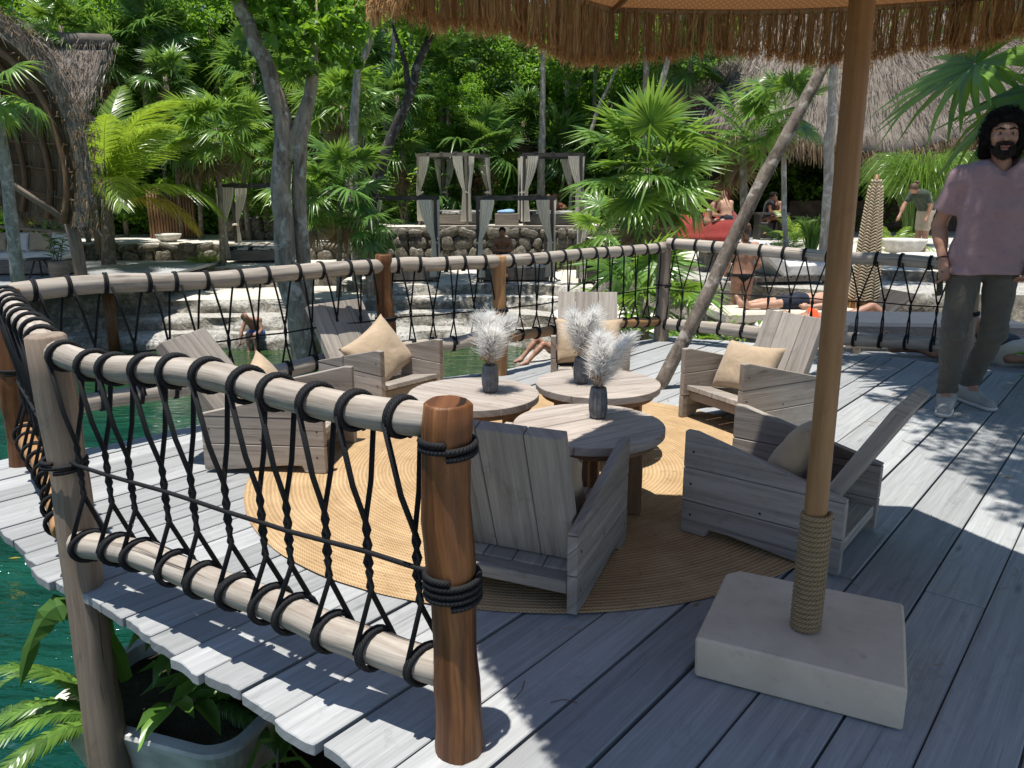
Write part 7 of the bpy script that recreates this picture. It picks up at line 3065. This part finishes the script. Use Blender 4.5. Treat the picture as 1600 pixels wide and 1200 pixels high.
def lying(kneeup=0.0, arms=0.3):
    """on the back, head towards +X, feet towards -X, origin at the middle, surface at z=0"""
    return dict(head=(0.78, 0, 0.13), neck=(0.60, 0, 0.10), chest=(0.40, 0, 0.12), pelvis=(0.02, 0, 0.12), shL=(0.55, -0.17, 0.10), shR=(0.55, 0.17, 0.10),
                elL=(0.28, -0.27, 0.07), wrL=(0.05, -0.24, 0.06), haL=(-0.04, -0.23, 0.06), elR=(0.28, 0.27, 0.07), wrR=(0.05, 0.24, 0.06), haR=(-0.04, 0.23, 0.06),
                hipL=(-0.02, -0.09, 0.11), hipR=(-0.02, 0.09, 0.11), knL=(-0.42 + kneeup * 0.12, -0.10, 0.09 + kneeup * 0.38), knR=(-0.43, 0.10, 0.09), anL=(-0.84 + kneeup * 0.36, -0.09, 0.06), anR=(-0.85, 0.10, 0.06),
                toeL=(-0.90, -0.12, 0.19), toeR=(-0.92, 0.13, 0.19), face=(0, 0, 1), thL=(0, 0, 1), thR=(0, 0, 1))


# woman in black bikini, back to the camera
J1 = upright()
J1.update(wrL=(-0.20, -0.16, 0.98), haL=(-0.16, -0.22, 1.02), wrR=(0.24, -0.12, 0.92), haR=(0.22, -0.2, 0.92))
x, Y = at(1160, 430, 11.9).x, 11.9
wb_ = [('bikini_bottom', 'black_cloth', [('c', (-0.115, 0.0, 0.925), (0.115, 0.0, 0.925), 0.108, 0.108), ('c', (0, 0.03, 0.92), (0, 0.05, 0.84), 0.09, 0.05)])]
pw = person('woman in a black bikini standing with her back turned behind the railing', (x, Y, -0.8), PI, J1, 'skin', 0.96, True, 'hair_brown', 0.12, (), 0.016)
ob('bikini_bottom', sdf_mesh('bikini_bottom', [('c', (-0.075, 0.0, 0.90), (0.075, 0.0, 0.90), 0.116, 0.116), ('c', (-0.05, 0.0, 0.88), (0.05, 0.0, 0.88), 0.11, 0.11)], 0.012, 0.03,
                            lambda P, d: np.maximum(np.maximum(d, P[..., 2] - 0.945), 0.90 - 0.10 * (1 - np.clip(np.abs(P[..., 0]) / 0.10, 0, 1)) - P[..., 2])), M['black_cloth'], pw)
ob('hair_bun', sdf_mesh('hair_bun', [('e', (0, 0.07, 1.66), (0.055, 0.05, 0.05))], 0.012, 0.01), M['hair_brown'], pw)

# man lying with dark shorts, head to the right
Jm = lying()
x = at(1248, 462, 11.4).x
pm = person('man in dark shorts lying on the white sunbed behind the railing', (x, 11.4, -0.8 + 0.47), R(8), Jm, 'skin_fair', 1.0, False, 'hair_brown', 0, (), 0.018, back=(1, 0, 0))
ob('shorts', sdf_mesh('shorts', [('c', (0.03, -0.06, 0.12), (0.03, 0.06, 0.12), 0.125, 0.125)] + [('c', Jm['hip' + S], Vector(Jm['hip' + S]).lerp(Vector(Jm['kn' + S]), 0.6), 0.105, 0.088) for S in 'LR'], 0.018, 0.03,
                     lambda P, d: np.maximum(d, P[..., 0] - 0.10)), M['navy'], pm)
# woman lying, orange bikini, feet to the right
Jw = lying(0.5)
x = at(1322, 488, 9.9).x
po = person('woman in an orange bikini lying behind the parasol pole', (x, 9.9, -0.8 + 0.43), R(176), Jw, 'skin', 0.93, True, 'hair_brown', 0.1, (), 0.018, back=(1, 0, 0))
ob('bikini_bottom', sdf_mesh('bikini_bottom', [('c', (0.0, -0.07, 0.12), (0.0, 0.07, 0.12), 0.108, 0.108)], 0.015, 0.03, lambda P, d: np.maximum(d, np.abs(P[..., 0] + 0.0) - 0.075)), M['orange_cloth'], po)
ob('bikini_top', sdf_mesh('bikini_top', [('c', (0.43, -0.09, 0.12), (0.43, 0.09, 0.12), 0.105, 0.105), ('e', (0.43, -0.07, 0.2), (0.06, 0.06, 0.06)), ('e', (0.43, 0.07, 0.2), (0.06, 0.06, 0.06))], 0.015, 0.03, lambda P, d: np.maximum(d, np.abs(P[..., 0] - 0.43) - 0.045)), M['orange_cloth'], po)
# person lying on the near sunbed: feet to the left, mostly behind the walking man
Jn = lying(0.75)
xn = at(1385, 520, 6.75).x
pn = person('sunbather on the near grey sunbed with feet showing left of the walking man', (xn + 0.92, 6.55, -0.46 + 0.39), R(-10), Jn, 'skin', 1.0, False, 'hair_brown', 0, (), 0.018, back=(1, 0, 0))
ob('shorts', sdf_mesh('shorts', [('c', (0.03, -0.06, 0.12), (0.03, 0.06, 0.12), 0.125, 0.125)] + [('c', Jn['hip' + S], Vector(Jn['hip' + S]).lerp(Vector(Jn['kn' + S]), 0.55), 0.105, 0.09) for S in 'LR'], 0.018, 0.03,
                     lambda P, d: np.maximum(d, P[..., 0] - 0.10)), M['cushion_dark'], pn)

# worker leaning over the stone bowl
Jk = upright()
Jk.update(pelvis=(0, 0.05, 0.90), chest=(0, -0.12, 1.14), neck=(0, -0.30, 1.30), head=(0.0, -0.42, 1.38), shL=(-0.18, -0.24, 1.25), shR=(0.18, -0.24, 1.25), elL=(-0.24, -0.38, 1.02), wrL=(-0.20, -0.52, 0.80), haL=(-0.18, -0.58, 0.72),
          elR=(0.25, -0.16, 1.0), wrR=(0.24, -0.20, 0.78), haR=(0.24, -0.24, 0.70))
xk = at(1447, 380, 17.0).x
pk = person('worker in a dark green shirt bending over the white stone bowl', (xk, 17.2, 0.06), R(-68), Jk, 'skin', 1.0, False, 'hair_brown', 0.0, (), 0.02)
ob('hair_bun', sdf_mesh('hair_bun', [('e', (0, -0.34, 1.50), (0.05, 0.05, 0.045))], 0.015, 0.01), M['hair_brown'], pk)
ob('shirt', sdf_mesh('shirt', trunk_prims(Jk, 0.05, 0.98, 0.018) + [('c', Jk['shL'], Jk['shR'], 0.08, 0.08)] + [('c', Jk['sh' + S], Vector(Jk['sh' + S]).lerp(Vector(Jk['el' + S]), 0.55), 0.07, 0.065) for S in 'LR'], 0.02, 0.03), M['green_shirt'], pk)
ob('shorts', sdf_mesh('shorts', [('c', (-0.06, 0.05, 0.9), (0.06, 0.05, 0.9), 0.125, 0.125)] + [('c', Jk['hip' + S], Vector(Jk['hip' + S]).lerp(Vector(Jk['kn' + S]), 0.8), 0.105, 0.09) for S in 'LR'], 0.02, 0.03), M['beige_shorts'], pk)

# seated man with a phone on the lower cabana
Js = sitting(0.40, 0.16, 'lap', 0.42, 0.45)
xs = at(785, 400, 19.6).x
ps = person('tanned man sitting with bent head over a phone before the lower right cabana', (xs, 19.75, -0.70), 0, Js, 'skin_brown', 1.0, False, 'hair', 0, (), 0.022)
ob('shorts', sdf_mesh('shorts', [('c', (-0.06, 0, 0.5), (0.06, 0, 0.5), 0.125, 0.125)] + [('c', Js['hip' + S], Vector(Js['hip' + S]).lerp(Vector(Js['kn' + S]), 0.6), 0.105, 0.085) for S in 'LR'], 0.022, 0.03), M['navy'], ps)
mb = MB()
mb.box((0, 0, 0), (0.075, 0.012, 0.14))
tag(mb.build('phone', M['phone'], None, T(xs, 19.75 - 0.49, -0.70 + 0.68) @ RX(R(30)), bevel=0.005), 'phone in the hands of the seated tanned man', 'phone')
mb = MB()
mb.box((0, 0, 0), (0.6, 0.5, 0.38))
tag(mb.build('wooden_block', M['bedwood'], None, T(xs, 19.75, -0.92 + 0.40)), 'wooden block the tanned man sits on', 'block')

# child by the water, left
Jc = sitting(0.30, 0.26, 'arms', 0.36, 0.40, 0.08)
Jc.update(head=(-0.10, -0.40, 0.80), neck=(-0.04, -0.30, 0.74), chest=(0, -0.12, 0.62), shL=(-0.15, -0.24, 0.70), shR=(0.15, -0.22, 0.72), elL=(-0.22, -0.34, 0.48), wrL=(-0.24, -0.42, 0.28), haL=(-0.24, -0.44, 0.2), elR=(0.2, -0.28, 0.50), wrR=(0.12, -0.36, 0.38), haR=(0.1, -0.42, 0.36))
xc = at(393, 520, 16.4).x
pc = person('child in blue shorts sitting bent over at the edge of the water', (xc, 16.75, -2.05), 0, Jc, 'skin', 0.86, False, 'hair_brown', 0, (), 0.02)
ob('shorts', sdf_mesh('shorts', [('c', (-0.06, 0, 0.4), (0.06, 0, 0.4), 0.115, 0.115)] + [('c', Jc['hip' + S], Vector(Jc['hip' + S]).lerp(Vector(Jc['kn' + S]), 0.7), 0.095, 0.075) for S in 'LR'], 0.02, 0.03), M['blue'], pc)

# woman reclining on the rocks by the water, half hidden by the back chair
Jr = sitting(0.10, -0.25, 'arms', 0.40, 0.30, 0.1)
Jr.update(knL=(-0.10, -0.34, 0.40), knR=(0.08, -0.30, 0.34), anL=(-0.12, -0.66, 0.05), anR=(0.06, -0.64, 0.03), toeL=(-0.13, -0.80, 0.02), toeR=(0.06, -0.78, 0.0), elL=(-0.26, 0.30, 0.34), wrL=(-0.26, 0.36, 0.10), haL=(-0.26, 0.30, 0.05), elR=(0.26, 0.30, 0.34), wrR=(0.26, 0.36, 0.10), haR=(0.26, 0.30, 0.05))
pr_ = person('dark haired woman reclining on the rocks beside the water behind the back chair', (at(862, 545, 14.2).x + 0.05, 14.2, -1.72), R(-60), Jr, 'skin', 0.95, True, 'hair', 0.1, (), 0.02)
ob('bikini_bottom', sdf_mesh('bikini_bottom', [('c', (-0.075, 0.0, 0.20), (0.075, 0.0, 0.20), 0.112, 0.112)], 0.016, 0.03, lambda P, d: np.maximum(d, np.abs(P[..., 2] - 0.20) - 0.06)), M['black_cloth'], pr_)
terrace('shore_rock', [(0.2, 15.2), (0.15, 14.4), (0.35, 13.6), (1.2, 13.2), (1.6, 14)], -1.74, -2.3, [(2.2, 14.6), (1.4, 15.6)], RS, 0.2, 0.15, 5, 0.25)

# people at the bar
Jb = sitting(0.30, 0.10, 'lap', 0.40, 0.30)
pb1 = person('bald bare backed man sitting on a red beanbag at the bar', (at(1135, 360, 20.0).x, 20.1, 0.30), PI + 0.3, Jb, 'skin_fair', 1.0, False, 'hair', 0, (), 0.025, bald=True)
ob('shorts', sdf_mesh('shorts', [('c', (-0.06, 0, 0.4), (0.06, 0, 0.4), 0.125, 0.125)] + [('c', Jb['hip' + S], Vector(Jb['hip' + S]).lerp(Vector(Jb['kn' + S]), 0.7), 0.105, 0.085) for S in 'LR'], 0.025, 0.03), M['navy'], pb1)
Jb2 = sitting(0.28, 0.14, 'lap', 0.40, 0.28)
pb2 = person('woman in a bikini sitting sideways on a red beanbag at the bar', (at(1104, 360, 20.2).x, 20.2, 0.26), R(70), Jb2, 'skin', 0.93, True, 'hair', 0.2, (), 0.025)
ob('bikini_top', sdf_mesh('bikini_top', [('c', (-0.06, -0.08, 0.66), (0.06, -0.08, 0.66), 0.102, 0.102)], 0.02, 0.03, lambda P, d: np.maximum(d, np.abs(P[..., 2] - 0.66) - 0.03)), M['curtain'], pb2)
for i, (px, Y_, rz, lab) in enumerate([(1118, 22.3, 0.6, 'person in black seated in the bar shade behind the bald man'), (1196, 22.6, 1.2, 'dim seated person at the bar table with back to the counter'), (1212, 22.8, -1.0, 'bare shouldered person at the bar table beside the dim one')]):
    Jd = sitting(0.45, 0.08, 'lap')
    p_ = person(lab, (at(px, 350, Y_).x, Y_, 0.10), rz, Jd, 'skin_brown' if i != 2 else 'skin', 1.0, False, 'hair', 0, (), 0.03)
    if i < 2:
        ob('shirt', sdf_mesh('shirt', trunk_prims(Jd, 0.02, 0.98, 0.015) + [('c', Jd['shL'], Jd['shR'], 0.078, 0.078)], 0.03, 0.03), M['black_cloth'], p_)
    bx_ = MB()
    bx_.box((0, 0, 0.22), (0.42, 0.42, 0.44))
    tag(bx_.build('stool', M['darkwood'], None, T(at(px, 350, Y_).x, Y_, 0.08) @ RZ(rz), bevel=0.02), ['dark seat under the person in black behind the bald man', 'dark seat under the dim person at the bar table', 'dark seat under the bare shouldered person at the bar'][i], 'stool')
btb = thing('bar_table', 'dark bar table in front of the two seated people', 'table', (at(1203, 350, 21.9).x, 21.9, 0.06))
mb = MB()
mb.box((0, 0, 0.72), (0.9, 0.6, 0.05))
mb.build('top', M['darkwood'], btb)
for a in (-1, 1):
    mb = MB()
    mb.box((a * 0.35, 0, 0.35), (0.06, 0.5, 0.69))
    mb.build('leg', M['darkwood'], btb)
# knees of someone lying in the upper right cabana
Jl = lying(1.0)
Jl.update(knR=(-0.32, 0.10, 0.44), anR=(-0.50, 0.10, 0.06), toeR=(-0.66, 0.12, 0.03), toeL=(-0.62, -0.12, 0.03))
pu = person('person lying in the upper right cabana with knees drawn up', (at(866, 330, 25.3).x, 25.3, 0.34 + 0.46), R(70), Jl, 'skin_brown', 1.0, False, 'hair', 0, (), 0.03, back=(1, 0, 0))
